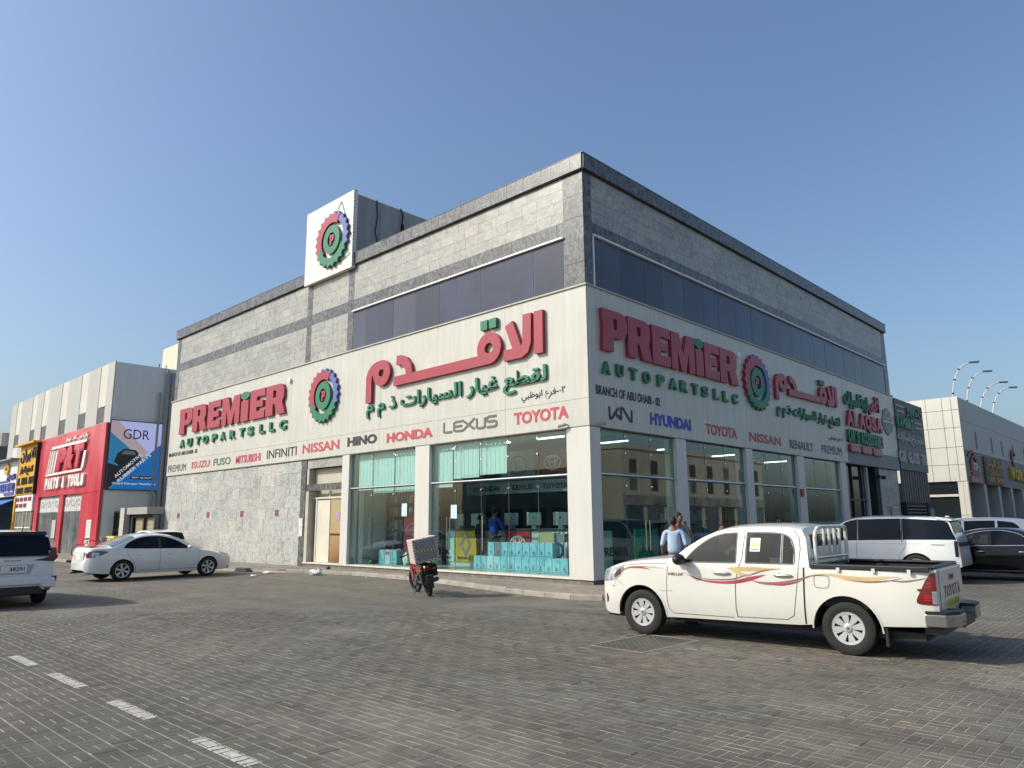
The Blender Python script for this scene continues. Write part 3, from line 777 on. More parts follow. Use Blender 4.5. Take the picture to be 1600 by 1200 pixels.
def premier(root, fr, spans, v0, v1, w0, w1):
    for ch, (a, b) in zip('PREMIER', spans):
        wd, out, holes = PG[ch]; m = MB()
        shape_geo(m, out, holes, a, v0, (b-a)/wd, v1-v0, w0, w1, fr); m.build('letter', RED, root, bev=.006)
        if ch == 'I':
            c = (a+b)/2; h = v1-v0; rx = (b-a)*.62
            MB().prism(ring_pts(c, v0+h*.90, rx, h*.135, 20), w0, w1, fr).build('dot', GREEN, root)
def gear(root, fr, cu, cv, ru, rv, w0, w1):
    def sector(a0, a1, rin, teeth, off, wt, mat, name, swirl=0.):
        n = max(40, int((a1-a0)/360*240)); out = []; inn = []
        for i in range(n+1):
            a = radians(a0+(a1-a0)*i/n); r = .90
            if teeth and teeth[0] <= math.degrees(a) <= teeth[1]: r = .895+.115*(1-abs(sin(11*a)))**.8
            ri = rin+swirl*(i/n)
            out.append((cu+ru*r*cos(a), cv+rv*r*sin(a))); inn.append((cu+ru*ri*cos(a), cv+rv*ri*sin(a)))
        mb = MB(); vs = []; fs = []
        for o_, i_ in zip(out, inn):
            vs += [fr(*o_, wt), fr(*i_, wt), fr(*o_, w0), fr(*i_, w0)]
        for i in range(n):
            p, q = 4*i, 4*i+4; fs += [(p, q, q+1, p+1), (p, p+2, q+2, q), (p+1, q+1, q+3, p+3), (p+2, p+3, q+3, q+2)]
        fs += [(0, 1, 3, 2), (4*n, 4*n+2, 4*n+3, 4*n+1)]
        mb.add(vs, fs).build(name, mat, root)
    sector(-28, 104, .70, (-28, 104), 0, w1-.02, BLUE, 'gear_arc')
    sector(60, 222, .60, (107, 222), 0, w1, RED, 'gear_arc')
    sector(200, 338, .66, (224, 338), 0, w1+.004, GREEN, 'gear_arc')
    o = ring_pts(cu, cv, ru*.50, rv*.52, 40)
    m = MB(); ribbon(m, ring_pts(cu, cv, ru*.36, rv*.38, 40), ru*.26, w0, w1-.01, fr, True); m.build('gear_hub', GREEN, root)
    MB().prism(ring_pts(cu, cv, ru*.25, rv*.27, 28), w0, w0+.05, fr).build('hub_plate', BLACKM, root)
    wd, ou, ho = PG['P']; m = MB(); shape_geo(m, ou, ho, cu-ru*.13, cv-rv*.18, ru*.3, rv*.36, w0+.05, w1-.03, fr); m.build('letter', RED, root)
ARL = {'meem': [(-9.88, 5.98), (-9.88, 6.88), (-9.80, 7.06), (-9.62, 7.2), (-9.40, 7.27), (-9.2, 7.28)],
       'dal': [(-8.26, 7.30), (-8.0, 7.28), (-7.78, 7.18), (-7.62, 7.0), (-7.52, 6.62)],
       'kash': [(-8.42, 6.57), (-3.70, 6.62), (-3.55, 6.66)],
       'lam': [(-2.84, 7.55), (-2.44, 6.60)], 'lam2': [(-3.05, 6.60), (-2.36, 6.60), (-2.20, 6.68), (-2.12, 6.86), (-2.10, 7.72)],
       'alef': [(-1.66, 6.46), (-1.66, 7.72)]}
def logo_ar(root, fr, mu, mv, su, sv, w0, w1, t):
    f = lambda pts: [(mu+(x+10.1)*su, mv+(y-6.0)*sv) for x, y in pts]
    def letter(*strokes):
        m = MB()
        for i, (pts, cl, tt) in enumerate(strokes): ribbon(m, f(pts), tt, w0, w1+.0025*i, fr, cl)
        return m
    letter((ARL['meem'], False, t), (ring_pts(-9.13, 6.98, .33, .30, 26), True, t*1.02)).build('letter', RED, root)
    letter((ARL['kash'], False, t), (ARL['dal'], False, t), (ring_pts(-3.68, 6.95, .35, .33, 26), True, t)).build('letter', RED, root)
    letter((ARL['lam2'], False, t), (ARL['lam'], False, t)).build('letter', RED, root)
    letter((ARL['alef'], False, t)).build('letter', RED, root)
    for u in (-3.90, -3.52):
        q = f([(u-.15, 7.56), (u+.15, 7.56), (u+.15, 7.86), (u-.15, 7.86)]); MB().prism(q, w0, w1, fr).build('dot', GREEN, root)
D0, D1 = .012, .125
T1 = arabic('لقطع غيار السيارات ذ م م')
T2 = arabic('فرع ابوظبي')+'-\u0660\u0662'
s = thing('raised_sign', 'large red word with green dot on the left end of the long sunlit cream band', 'shop sign')
premier(s, FL, [(-26.45, -24.93), (-24.86, -23.25), (-23.12, -21.75), (-21.6, -19.85), (-19.7, -19.02), (-18.84, -17.5), (-17.42, -15.8)], 6.28, 7.58, D0, D1)
s = thing('raised_sign', 'row of spaced small green capitals under the red word on the sunlit band', 'shop sign')
LA = [(-26.33, -25.79), (-25.42, -24.9), (-24.4, -23.97), (-23.63, -23.07), (-22.61, -22.14), (-21.75, -21.23), (-20.8, -20.24), (-19.82, -19.4), (-19.06, -18.54), (-17.98, -17.54), (-17.11, -16.69), (-16.28, -15.71)]
for ch, (a, b) in zip('AUTOPARTSLLC', LA): word('letter', ch, a, b, 5.60, 6.0, D0, .09, FL, GREEN, s, .05)
s = thing('gear_emblem', 'red blue and green gear emblem in the middle of the sunlit cream band', 'emblem'); gear(s, FL, -12.93, 6.64, 1.06, 1.08, D0, D1)
s = thing('gear_emblem', 'gear emblem high on the white roof tower front', 'emblem'); gear(s, frame_y(-.165), -12.50, 12.92, 1.18, 1.18, .01, .13)
s = thing('raised_sign', 'big red Arabic word with green dots near the corner on the sunlit band', 'shop sign'); logo_ar(s, FL, -10.1, 6.0, 1, 1, D0, D1, .33)
s = thing('raised_sign', 'green Arabic line under the big red Arabic word on the sunlit band', 'shop sign')
word_split(T1, -10.06, -1.43, 5.42, 6.12, D0, .08, FL, GREEN, s, .022)
s = thing('raised_sign', 'large red word with green dot at the corner end of the shaded cream band', 'shop sign')
premier(s, FR, [(.55, 1.74), (1.78, 3.01), (3.05, 4.07), (4.12, 5.52), (5.6, 6.08), (6.18, 7.17), (7.22, 8.55)], 6.38, 7.58, D0, D1)
s = thing('raised_sign', 'row of spaced small green capitals under the red word on the shaded band', 'shop sign')
for ch, (a, b) in zip('AUTOPARTSLLC', [(0.57, 0.93), (1.24, 1.57), (1.9, 2.24), (2.56, 2.94), (3.36, 3.72), (4.01, 4.43), (4.66, 5.08), (5.38, 5.73), (6.0, 6.38), (6.78, 7.1), (7.42, 7.77), (8.11, 8.46)]):
    word('letter', ch, a, b, 5.72, 6.08, D0, .09, FR, GREEN, s, .05)
s = thing('gear_emblem', 'gear emblem between the red words on the shaded band', 'emblem'); gear(s, FR, 10.08, 6.72, 1.10, 1.05, D0, D1)
s = thing('raised_sign', 'red Arabic word with green dots on the shaded cream band', 'shop sign'); logo_ar(s, FR, 11.55, 6.3, .745, .72, D0, D1, .26)
s = thing('raised_sign', 'green Arabic line under the red Arabic word on the shaded band', 'shop sign')
word_split(T1, 11.7, 18.2, 5.62, 6.2, D0, .08, FR, GREEN, s, .022)
# registered marks
for fr, u, v, l in ((FL, -15.62, 7.62, 'small round white disc above the red word on the sunlit band'), (FR, 8.75, 7.55, 'small round white disc beside the red word on the shaded band')):
    m = MB(); m.cyl(fr(u, v, .0), fr(u, v, .10), .10, n=18); tag(m.build('round_mark', WHITE), l, 'sign mark')
# flat printed names along the bottom of the band
def flat(s, fr, u0, u1, v0, v1, mat, label, bold=.02, shear=0.):
    return tag(word('printed_name', s, u0, u1, v0, v1, .004, .012, fr, mat, None, bold, shear), label, 'printed lettering')
flat('PREMIUM', FL, -27.72, -25.5, 4.42, 4.78, TXTG, 'thin grey serif name at the far left of the sunlit bottom row', .0)
flat('ISUZU', FL, -24.83, -22.82, 4.46, 4.79, TXTR, 'short red name second from the left in the sunlit bottom row', .018)
flat('FUSO', FL, -22.4, -20.65, 4.45, 4.79, TXTG, 'dark grey four letter name third from the left in the sunlit bottom row', .018)
flat('MITSUBISHI', FL, -20.12, -17.85, 4.42, 4.77, TXTR, 'narrow red name fourth from the left in the sunlit bottom row', .018)
flat('INFINITI', FL, -17.3, -14.88, 4.46, 4.82, TXTK, 'wide spaced black name above the grey stone edge in the sunlit row', .005)
flat('NISSAN', FL, -14.42, -11.82, 4.48, 4.85, TXTR, 'red name above the plain door in the sunlit bottom row', .02)
flat('HINO', FL, -11.28, -9.45, 4.52, 4.86, TXTK, 'heavy black four letter name above the left shop window', .05)
hl = flat('HONDA', FL, -8.88, -6.4, 4.47, 4.80, TXTR, 'red slab serif name right of the heavy black name on the sunlit row', .045)
def stroke_word(strokes, fr, u0, u1, v0, v1, t, mat, label):
    m = MB(); su, sv = u1-u0, v1-v0
    for i, (pts, cl) in enumerate(strokes): ribbon(m, [(u0+x*su, v0+y*sv) for x, y in pts], t, .004, .011+.0006*i, fr, cl)
    return tag(m.build('printed_name', mat), label, 'printed lettering')
stroke_word([([(0, 1), (0, .08), (.03, 0), (.17, 0)], False), ([(.36, .9), (.24, .9), (.2, .78), (.2, .12), (.24, 0), (.38, 0)], False), ([(.21, .46), (.36, .46)], False), ([(.36, .98), (.60, 0)], False), ([(.60, 1), (.38, 0)], False),
             ([(.64, .95), (.64, .12), (.68, 0), (.76, 0), (.79, .1), (.79, .95)], False), ([(1.0, .95), (.86, .95), (.83, .85), (.83, .58), (.86, .5), (.97, .5), (1.0, .4), (1.0, .1), (.97, 0), (.83, 0)], False)],
            FL, -5.85, -3.48, 4.55, 4.88, .075, TXTG, 'dark rounded five letter name over the large shop window')
flat('TOYOTA', FL, -2.75, -.70, 4.50, 4.86, TXTR, 'red name nearest the corner on the sunlit bottom row', .035)
flat(T2, FL, -2.45, -.8, 5.12, 5.42, TXTK, 'small black Arabic branch line near the corner on the sunlit band', .01)
flat('BRANCH OF ABU DHABI - 02', FL, -27.75, -24.3, 5.22, 5.42, TXTK, 'small black branch line at the left end of the sunlit band', .02)
flat('BRANCH OF ABU DHABI - 02', FR, .32, 3.5, 5.12, 5.38, TXTK, 'small black branch line at the corner on the shaded band', .02)
stroke_word([([(.0, 1), (.02, .0), (.10, .0), (.40, 1)], False), ([(.26, .48), (.50, 0)], False), ([(.50, 0), (.50, 1), (.60, 1), (.90, 0), (.97, .0), (.98, 1)], False)],
            FR, .90, 2.0, 4.52, 4.84, .085, TXTK, 'black angular three letter name first on the shaded bottom row')
hy = flat('HYUNDAI', FR, 2.92, 5.25, 4.52, 4.88, TXTB, 'blue name second on the shaded bottom row', .05)
flat('TOYOTA', FR, 6.2, 8.35, 4.50, 4.86, TXTR, 'dull red name third on the shaded bottom row', .03)
flat('NISSAN', FR, 9.3, 11.9, 4.50, 4.84, TXTR, 'dull red name fourth on the shaded bottom row', .02)
flat('RENAULT', FR, 12.72, 15.05, 4.48, 4.82, TXTG, 'dark grey name fifth on the shaded bottom row', .025)
flat('PREMIUM', FR, 15.95, 18.2, 4.50, 4.85, TXTG, 'thin grey name last on the shaded bottom row', .0)
flat(T2, FR, 16.8, 18.5, 5.08, 5.30, TXTK, 'small black Arabic branch line above the last name on the shaded band', .01)
# neighbouring tenant's sign
s = thing('raised_sign', 'red and green Arabic line at the top of the second cream sign board', 'shop sign')
word_split(arabic('الاقصى'), 22.2, 23.75, 6.75, 7.75, D0, .1, FR, RED, s, .03)
word_split(arabic('لزينة السيارات'), 18.95, 22.1, 6.75, 7.6, D0, .1, FR, GREEN, s, .03)
s = thing('raised_sign', 'two red serif words in the middle of the second cream sign board', 'shop sign')
for ch, a, b in (('A', 19.0, 19.8), ('L', 19.85, 20.4), ('A', 20.6, 21.4), ('Q', 21.42, 22.25), ('S', 22.3, 22.95), ('A', 23.0, 23.8)): word('letter', ch, a, b, 5.95 if ch != 'Q' else 5.82, 6.68, D0, .12, FR, RED, s, .06)
s = thing('raised_sign', 'long green line of narrow capitals on the second cream sign board', 'shop sign')
for i, ch in enumerate("CAR'S ACCESSORIES"):
    if ch == ' ': continue
    a = 18.97+i*.283; word('letter', ch, a, a+(.25 if ch != "'" else .08), 5.18 if ch != "'" else 5.55, 5.78, D0, .12, FR, GREEN, s, .05)
PINK = simple('pill_pink', (.42, .16, .17), .5, var=.1)
s = thing('raised_sign', 'three red rounded plates under the green capitals on the second sign board', 'shop sign')
for a, b in ((19.05, 20.45), (20.6, 21.95), (22.1, 23.45)):
    q = [(a+.12, 4.76), (b-.12, 4.76), (b, 4.84), (b, 5.02), (b-.12, 5.10), (a+.12, 5.10), (a, 5.02), (a, 4.84)]
    pl_ = MB().prism(q, .005, .12, FR).build('plate', RED, s)
    q2 = [(a+.15, 4.79), (b-.15, 4.79), (b-.04, 4.86), (b-.04, 5.0), (b-.15, 5.07), (a+.15, 5.07), (a+.04, 5.0), (a+.04, 4.86)]
    MB().prism(q2, .121, .128, FR).build('plate_face', PINK, s)
    word('lettering', 'GLASS' if a > 22 else 'SEAT' if a < 20 else 'RADIO', a+.3, b-.3, 4.87, 4.99, .1285, .132, FR, simple('pale_print', (.5, .42, .40), .6, var=0) if 'pale_print' not in MATS else MATS['pale_print'], s, .01)
s = thing('crest_sign', 'grey shield crest with an arched top at the right end of the second sign board', 'emblem')
CRG = simple('crest_grey', (.20, .20, .20), .5)
q = [(24.35, 6.2), (24.98, 5.95), (25.62, 6.2), (25.85, 6.62), (25.6, 6.95), (25.55, 7.2), (25.0, 7.36), (24.45, 7.2), (24.4, 6.95), (24.15, 6.62)]
MB().prism(q, .005, .05, FR).build('shield', CRG, s)
m = MB(); ribbon(m, [(24.55, 6.55), (24.98, 6.15), (25.42, 6.55)], .05, .051, .065, FR); ribbon(m, ring_pts(25.0, 6.98, .3, .18, 16), .06, .051, .065, FR, True); m.box(.051, 24.25, 6.60, .07, 25.75, 6.70)
m.build('crest_lines', simple('crest_pale', (.52, .51, .48), .5), s)
# ------------------------------------------------------------------ neighbours
# dark sign and gate in the alley on the right
K = thing('alley_sign', 'dark grey sign board with green and pale lettering spanning the alley on the right', 'shop sign')
KG = simple('slate_panel', (.085, .092, .098), .55, var=.12)
for z0, z1, mt in ((6.32, 8.08, KG), (4.30, 6.312, simple('slate_panel_grey', (.13, .138, .148), .55, var=.12))):
    for k in range(2): bx(-.03, 26.44+k*2.5+.004, z0, .06, 26.44+(k+1)*2.5-.004, z1).build('panel', mt, K)
bx(-.4, 26.45, 4.3, -.031, 31.4, 8.06).build('frame', BLACKM, K)
FK = frame_x(.062)
PALE = simple('pale_letter', (.42, .43, .43), .5)
word_split(arabic('كامبيز'), 28.1, 31.2, 7.2, 7.85, .0, .08, FK, GREEN, K, .03)
for i, ch in enumerate('KAMBIZ'): word('letter', ch, 26.35+i*.47, 26.35+i*.47+.40, 6.55, 7.1, 0, .08, FK, GREEN, K, .05)
for v in (7.38, 7.66): MB().prism([(26.5, v), (27.7, v), (27.8, v+.08), (26.6, v+.08)], .0, .05, FK).build('stripe', PALE, K)
for v in (6.70, 6.98): MB().prism([(29.6, v), (30.8, v), (30.9, v+.08), (29.7, v+.08)], .0, .05, FK).build('stripe', PALE, K)
word_split(arabic('لتجارة زجاج السيارات'), 26.3, 31.2, 5.65, 6.3, 0, .06, FK, PALE, K, .02)
for i, ch in enumerate('CAR GLASS TRD'):
    if ch != ' ': word('letter', ch, 26.25+i*.385, 26.25+i*.385+.33, 4.68, 5.3, 0, .06, FK, PALE, K, .04)
G = thing('metal_gate', 'tall dark corrugated gate with a grille box below the slate sign', 'gate')
for k in range(22): bx(-.06+(.03 if k % 2 else 0), 26.5+k*.222, 2.62, -.03+(.03 if k % 2 else 0), 26.5+(k+1)*.222, 4.28).build('panel', GREYD, G)
for k in range(9): bx(-.1, 26.6, 1.0+k*.17, .12, 30.0, 1.08+k*.17).build('slat', simple('louver', (.10, .12, .105), .6) if 'louver' not in MATS else MATS['louver'], G)
f = MB(); f.box(-.3, 26.45, 0, .1, 26.58, 2.6); f.box(-.3, 30.1, 0, .16, 30.4, 2.6); f.box(-.3, 26.58, 2.46, .1, 30.1, 2.6); f.box(-.32, 26.5, .0, -.12, 31.4, 2.45)
f.build('frame', BLACKM, G)
bx(-.1, 30.5, 0, .2, 31.1, 2.3).build('post', simple('post_grey', (.28, .28, .29), .6), G)
# white panelled building further along
W = thing('panel_building', 'two storey building clad in large cream metal panels beyond the alley', 'building')
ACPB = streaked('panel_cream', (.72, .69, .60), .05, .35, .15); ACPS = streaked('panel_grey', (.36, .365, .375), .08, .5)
bx(-14, 40.6, 4.2, -.05, 95, 9.6).build('wall', CONC, W)
zs = [4.17, 5.28, 6.45, 7.75, 8.95, 9.85]; xs = [-4.2, -2.95, -1.95, -.95, -.40, .03]
for a, b in zip(xs[:-1], xs[1:]):
    for z0, z1 in zip(zs[:-1], zs[1:]): bx(a+.014, 40.47, z0+.014, b-.014, 40.55, z1-.014).build('panel', ACPB, W)
bx(-4.3, 40.551, 4.15, 0, 40.6, 9.84).build('joint_backing', DARKJ, W)
for a, b in ((-.55, -.25), (-.235, .03)):
    for z0, z1 in ((0, 1.95), (1.97, 4.15)): bx(a, 40.47, z0, b, 40.75, z1).build('pillar_panel', ACPB, W)
bx(-4.5, 40.62, 0, -.56, 41.2, 4.15).build('dark_opening', GLASSD, W); bx(-3.9, 40.5, 3.18, -.57, 40.62, 3.34).build('beam', ACPB, W)
# long shaded face
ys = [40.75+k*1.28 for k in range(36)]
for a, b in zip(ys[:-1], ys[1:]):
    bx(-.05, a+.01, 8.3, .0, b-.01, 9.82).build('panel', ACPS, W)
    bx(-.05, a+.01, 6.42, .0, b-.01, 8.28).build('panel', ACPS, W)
for a in (44.3, 49.25, 52.9, 57.2, 62.0, 66.5, 71): bx(-.03, a, 6.55, .012, a+.55, 7.75).build('window', GREYD, W)
bx(-.04, 40.56, 6.25, .05, 87, 6.40).build('string_course', simple('course', (.42, .42, .41), .6), W)
bx(-.06, 40.56, 4.1, .02, 87, 6.24).build('sign_band', simple('band_grey', (.17, .175, .18), .6), W)
bx(-1.5, 41.0, 0, -1.2, 87, 4.1).build('shopfront', GLASSD, W)
for a in (45.2, 49.8, 54.4, 59.0, 63.8, 68.6, 74, 80): bx(-1.0, a, 0, .02, a+.75, 4.1).build('pillar', ACPS, W)
for a, b in ((41.6, 45.0), (51.0, 53.6)):
    bx(-.9, a, 3.0, -.82, b, 4.08).build('shop_notice', simple('notice_pale', (.36, .36, .35), .6, var=.3, nscale=6) if 'notice_pale' not in MATS else MATS['notice_pale'], W)
FW = frame_x(.02)
GOLD = simple('sign_gold', (.36, .22, .05), .4, .3, var=.1)
DRED = simple('sign_dark_red', (.22, .03, .05), .5)
s = thing('raised_sign', 'red roof outline with pale letters on the first sign of the panelled building', 'shop sign')
m = MB(); ribbon(m, [(41.2, 5.9), (42.4, 6.25), (43.6, 5.75)], .16, 0, .1, FW); ribbon(m, [(41.6, 5.5), (42.6, 5.95), (44.0, 5.3)], .12, 0, .1, FW); m.box(.02, 41.7, 4.9, .12, 42.1, 5.6)
m.build('roof_outline', DRED, s); word_split('TEM', 42.3, 43.9, 4.95, 5.5, 0, .1, FW, PALE, s, .05)
bx(.02, 41.9, 4.62, .1, 43.8, 4.82).build('plate', DRED, s); 
for k in range(3): bx(.02, 41.3+k*1.0, 4.15, .14, 42.2+k*1.0, 4.52).build('plate', simple('plate_rose', (.33, .15, .17), .5) if 'plate_rose' not in MATS else MATS['plate_rose'], s)
s = thing('raised_sign', 'brown and gold board of gilt Arabic on the panelled building', 'shop sign')
bx(.021, 45.6, 4.15, .16, 51.4, 6.1).build('board', simple('board_brown', (.10, .075, .045), .6, var=.2), s)
FG = frame_x(.162)
word_split(arabic('مركز البيت'), 46.0, 51.0, 5.3, 5.95, 0, .06, FG, GOLD, s, .03); word_split(arabic('للسيارات'), 46.4, 50.6, 4.75, 5.2, 0, .06, FG, GOLD, s, .02); word_split('AUTO CENTER', 46.2, 51.0, 4.28, 4.62, 0, .06, FG, GOLD, s, .02)
s = thing('raised_sign', 'big yellow capitals under a red swirl at the far right edge', 'shop sign')
for i, ch in enumerate('WORLD'): word('letter', ch, 54.3+i*1.75, 54.3+i*1.75+1.5, 4.75, 5.7, 0, .2, FW, simple('sign_yellow', (.48, .30, .02), .5) if 'sign_yellow' not in MATS else MATS['sign_yellow'], s, .05)
m = MB(); ribbon(m, ring_pts(56.8, 6.6, .8, .55, 14, .6, 5.0), .25, 0, .12, FW); m.build('swirl', DRED, s)
# street lamps behind it
for i, (b, t, l) in enumerate([((-3.27, 54.72), (-1.60, 55.6, 14.72), 'tallest curved street lamp, first from the left above the cream panelled roof'),
                         ((-3.39, 60.11), (-1.69, 61.12, 14.75), 'curved street lamp second from the left above the panelled building'),
                         ((-3.69, 66.74), (-1.73, 68.13, 14.69), 'curved street lamp third from the left above the panelled building'),
                         ((-3.72, 72.27), (-1.85, 73.58, 14.89), 'curved street lamp at the right end of the row above the roof')]):
    L = thing('street_lamp', l, 'street lamp', (0, 0, 0), 0, 'curved street lamps behind the panelled building')
    p = MB(); pts = [(b[0], b[1], 0), (b[0], b[1], 11.5)]
    for k in range(1, 9):
        a = k/8*pi/2; pts.append((b[0]+(t[0]-b[0]-.35)*(1-cos(a)), b[1]+(t[1]-b[1]-.15)*(1-cos(a)), 11.5+(t[2]-11.5)*sin(a)))
    p.tube(pts, .055, 8); p.build('pole', simple('lamp_pole', (.55, .52, .46), .5) if 'lamp_pole' not in MATS else MATS['lamp_pole'], L, smooth=True)
    h = MB(); e = Vector(pts[-1]); d = Vector((t[0]-b[0], t[1]-b[1], 0)).normalized(); n = Vector((-d.y, d.x, 0))
    q = [e-n*.13, e+d*.75-n*.16, e+d*.75+n*.16, e+n*.13]
    h.add([tuple(v) for v in q]+[tuple(v+Vector((0, 0, .13))) for v in q], [(0, 3, 2, 1), (4, 5, 6, 7), (0, 1, 5, 4), (1, 2, 6, 5), (2, 3, 7, 6), (3, 0, 4, 7)])
    h.build('lamp_head', GREYD, L)
    c = MB()
    for k in (1, 3, 5): c.cyl(pts[k+1], tuple(Vector(pts[k+1])+Vector((0, 0, .12))), .085, n=8)
    c.build('bracket', BLACK, L)

# striped building with red shopfront on the left
YP = -1.3; FP = frame_y(YP)
P = thing('striped_building', 'grey striped two storey building with a red shopfront on the left', 'building')
GW = streaked('render_grey', (.47, .465, .43), .08, .8); GWS = streaked('render_side', (.74, .76, .74), .05, .8); CW = streaked('render_cream', (.62, .59, .52), .08, .8)
bx(-56, YP+.06, 0, -33.2, 16, 11.05).build('wall', GWS, P)
st = [(-54.4, -53.1), (-50.1, -48.9), (-47.3, -46.0), (-43.1, -41.7), (-39.1, -37.7), (-35.6, -34.3)]
e0 = -56.0
for a, b in st+[(-33.2, -33.2)]:
    if a > e0: bx(e0, YP, 0, a, YP+.06, 11.1).build('grey_strip', GW, P)
    if b > a:
        m = MB(); bx(a, YP+.025, 8.58, b, YP+.059, 11.1).build('cream_strip', CW, P)
        bx(a+.02, YP+.02, 7.62, b-.02, YP+.04, 8.578).build('window', GREYD, P)
        bx(a, YP+.005, 0, b, YP+.059, 7.6).build('grey_strip', GW if a > -54 else CW, P)
    e0 = b
bx(-35.3, YP-.02, 8.56, -34.2, YP+.02, 8.62).build('window_ledge', CW, P)
for k, y in enumerate((4.1, 4.5, 5.2)): bx(-33.21, y-3.0, 11.05, -33.15, y-2.96, 11.25).build('roof_pin', GREYD, P)
pp = MB(); pp.cyl((-33.0, 1.25, 0), (-33.0, 1.25, 9.5), .07, n=8); pp.cyl((-33.0, 1.62, 0), (-33.0, 1.62, 10.9), .11, n=8); pp.box(-33.2, 1.85, 0, -33.0, 2.2, 10.8)
pp.build('drain_pipe', simple('pipe_grey', (.30, .31, .32), .6), P)
RC = new_mat('red_cladding'); m, nt, b = RC
mp = nt.nodes.new('ShaderNodeMapping'); mp.inputs['Scale'].default_value = (1, 1, .35); nt.links.new(pos(nt), mp.inputs[0])
nt.links.new(ramp(nt, noise(nt, .9, 5, .6, vec=mp.outputs[0]), [(.3, (.50, .03, .055, 1)), (.7, (.66, .11, .13, 1))]), b.inputs['Base Color']); b.inputs['Roughness'].default_value = .3
RC = m
s = thing('red_shopfront', 'bright red shopfront panel with glass bays on the striped building', 'shopfront')
F2 = frame_y(YP-.01)
for a, b, z0, z1 in ((-46.0, -42.0, 3.62, 7.5), (-41.98, -37.6, 3.62, 7.5), (-37.58, -33.2, 3.62, 7.5), (-46.0, -45.2, 0, 3.6), (-40.6, -39.85, 0, 3.6), (-36.3, -33.2, 0, 3.6)):
    MB().prism([(a, z0), (b, z0), (b, z1), (a, z1)], .0, .16, F2).build('red_panel', RC, s)
SHG = simple('shop_glass_grey', (.17, .18, .18), .12, var=.45, nscale=.9, spec=.8)
for a, b in ((-45.18, -40.62), (-39.83, -36.32)):
    n = 3
    for k in range(n):
        u0, u1 = a+(b-a)*k/n+.03, a+(b-a)*(k+1)/n-.03
        MB().prism([(u0, .15), (u1, .15), (u1, 2.55), (u0, 2.55)], .0, .03, F2).build('glass_pane', SHG, s)
        MB().prism([(u0, 2.6), (u1, 2.6), (u1, 3.45), (u0, 3.45)], .0, .035, F2).build('white_notice', simple('white_poster', (.56, .57, .55), .5, var=.12, nscale=4) if 'white_poster' not in MATS else MATS['white_poster'], s)
        m = MB(); ribbon(m, ring_pts((u0+u1)/2-.2, 3.1, .22, .18, 14), .05, .036, .04, F2, True); ribbon(m, [((u0+u1)/2+.15, 2.85), ((u0+u1)/2+.5, 3.3)], .06, .036, .04, F2); m.build('poster_mark', DRED if k == 2 else TXTG, s)
bx(-34.9, YP-.20, .15, -34.1, YP-.171, 2.05).build('vent_panel', WHITE, s)
for k in range(11): bx(-34.85, YP-.21, .22+k*.165, -34.15, YP-.201, .25+k*.165).build('slat', GREY, s)
bx(-41.5, YP-.2, 1.0, -40.75, YP-.02, 2.1).build('wall_box', simple('box_pale', (.45, .46, .44), .5), s)
F3 = frame_y(YP-.171)
s = thing('raised_sign', 'white and red slanted capitals with stripes on the red shopfront', 'shop sign')
WL = simple('sign_white', (.78, .76, .72), .5, var=0)
sh = .16
bars = MB()
for k, u in enumerate((-43.6, -43.2, -42.75, -42.2)): bars.prism([(u, 5.1), (u+.12+.05*k, 5.1), (u+.12+.05*k+.45, 6.5), (u+.45, 6.5)], 0, .12, F3)
bars.build('slanted_bar', WL, s)
MB().prism([(-43.7, 4.92), (-36.4, 4.95), (-36.4, 5.08), (-43.7, 5.05)], 0, .12, F3).build('underline', WL, s)
MB().prism([(-42.9, 6.62), (-36.0, 6.62), (-36.0, 6.78), (-42.9, 6.78)], 0, .12, F3).build('overline', WL, s)
MB().prism([(-36.6, 5.1), (-36.2, 5.1), (-35.9, 6.1), (-36.3, 6.1)], 0, .12, F3).build('side_bar', WL, s)
for ch, a, b in (('P', -41.6, -39.8), ('&', -39.9, -38.2), ('T', -38.3, -36.6)):
    word('letter', ch, a, b, 5.15, 6.55, .0, .14, F3, simple('letter_dark_red', (.30, .02, .035), .4) if 'letter_dark_red' not in MATS else MATS['letter_dark_red'], s, .09, .22)
    word('letter_face', ch, a-.08, b-.08, 5.2, 6.6, .141, .15, F3, RC, s, .06, .22)
for i, ch in enumerate('PARTS & TOOLS'):
    if ch != ' ': word('letter', ch, -43.6+i*.60, -43.6+i*.60+.52, 4.05, 4.78, .0, .14, F3, WL, s, .08, .1)
word_split(arabic('بارتس اند تولز'), -40.3, -36.0, 6.88, 7.2, 0, .08, F3, WL, s, .02)
# big advertising screen on the shaded side
s = thing('led_screen', 'large advertising screen showing a dark car on blue, on the shaded side wall', 'screen')
F4 = frame_x(-33.19)
bx(-33.19, -1.3, 3.70, -33.05, 1.70, 7.66).build('cabinet', BLACKM, s)
def em(name, col, st):
    m, nt, b = new_mat(name); b.inputs['Base Color'].default_value = (*[c*.3 for c in col], 1); b.inputs['Roughness'].default_value = .5
    b.inputs['Emission Color'].default_value = (*col, 1); b.inputs['Emission Strength'].default_value = st
    return m
ES = .55
def scr(poly, lay, mat, name='screen_image'): MB().prism(poly, .141+.003*lay, .1435+.003*lay, F4).build(name, mat, s)
scr([(-1.26, 3.74), (1.66, 3.74), (1.66, 7.62), (-1.26, 7.62)], 0, em('led_lilac', (.52, .56, .95), ES))
scr([(-1.26, 5.2), (-1.26, 7.62), (-.9, 7.62), (.85, 5.9), (.1, 5.0), (-1.0, 4.4)], 1, em('led_rose', (.50, .40, .46), ES))
scr([(-1.26, 3.74), (-1.26, 6.95), (-.2, 6.1), (.2, 5.4), (.0, 4.2), (-.6, 3.74)], 2, em('led_teal', (.03, .22, .42), ES))
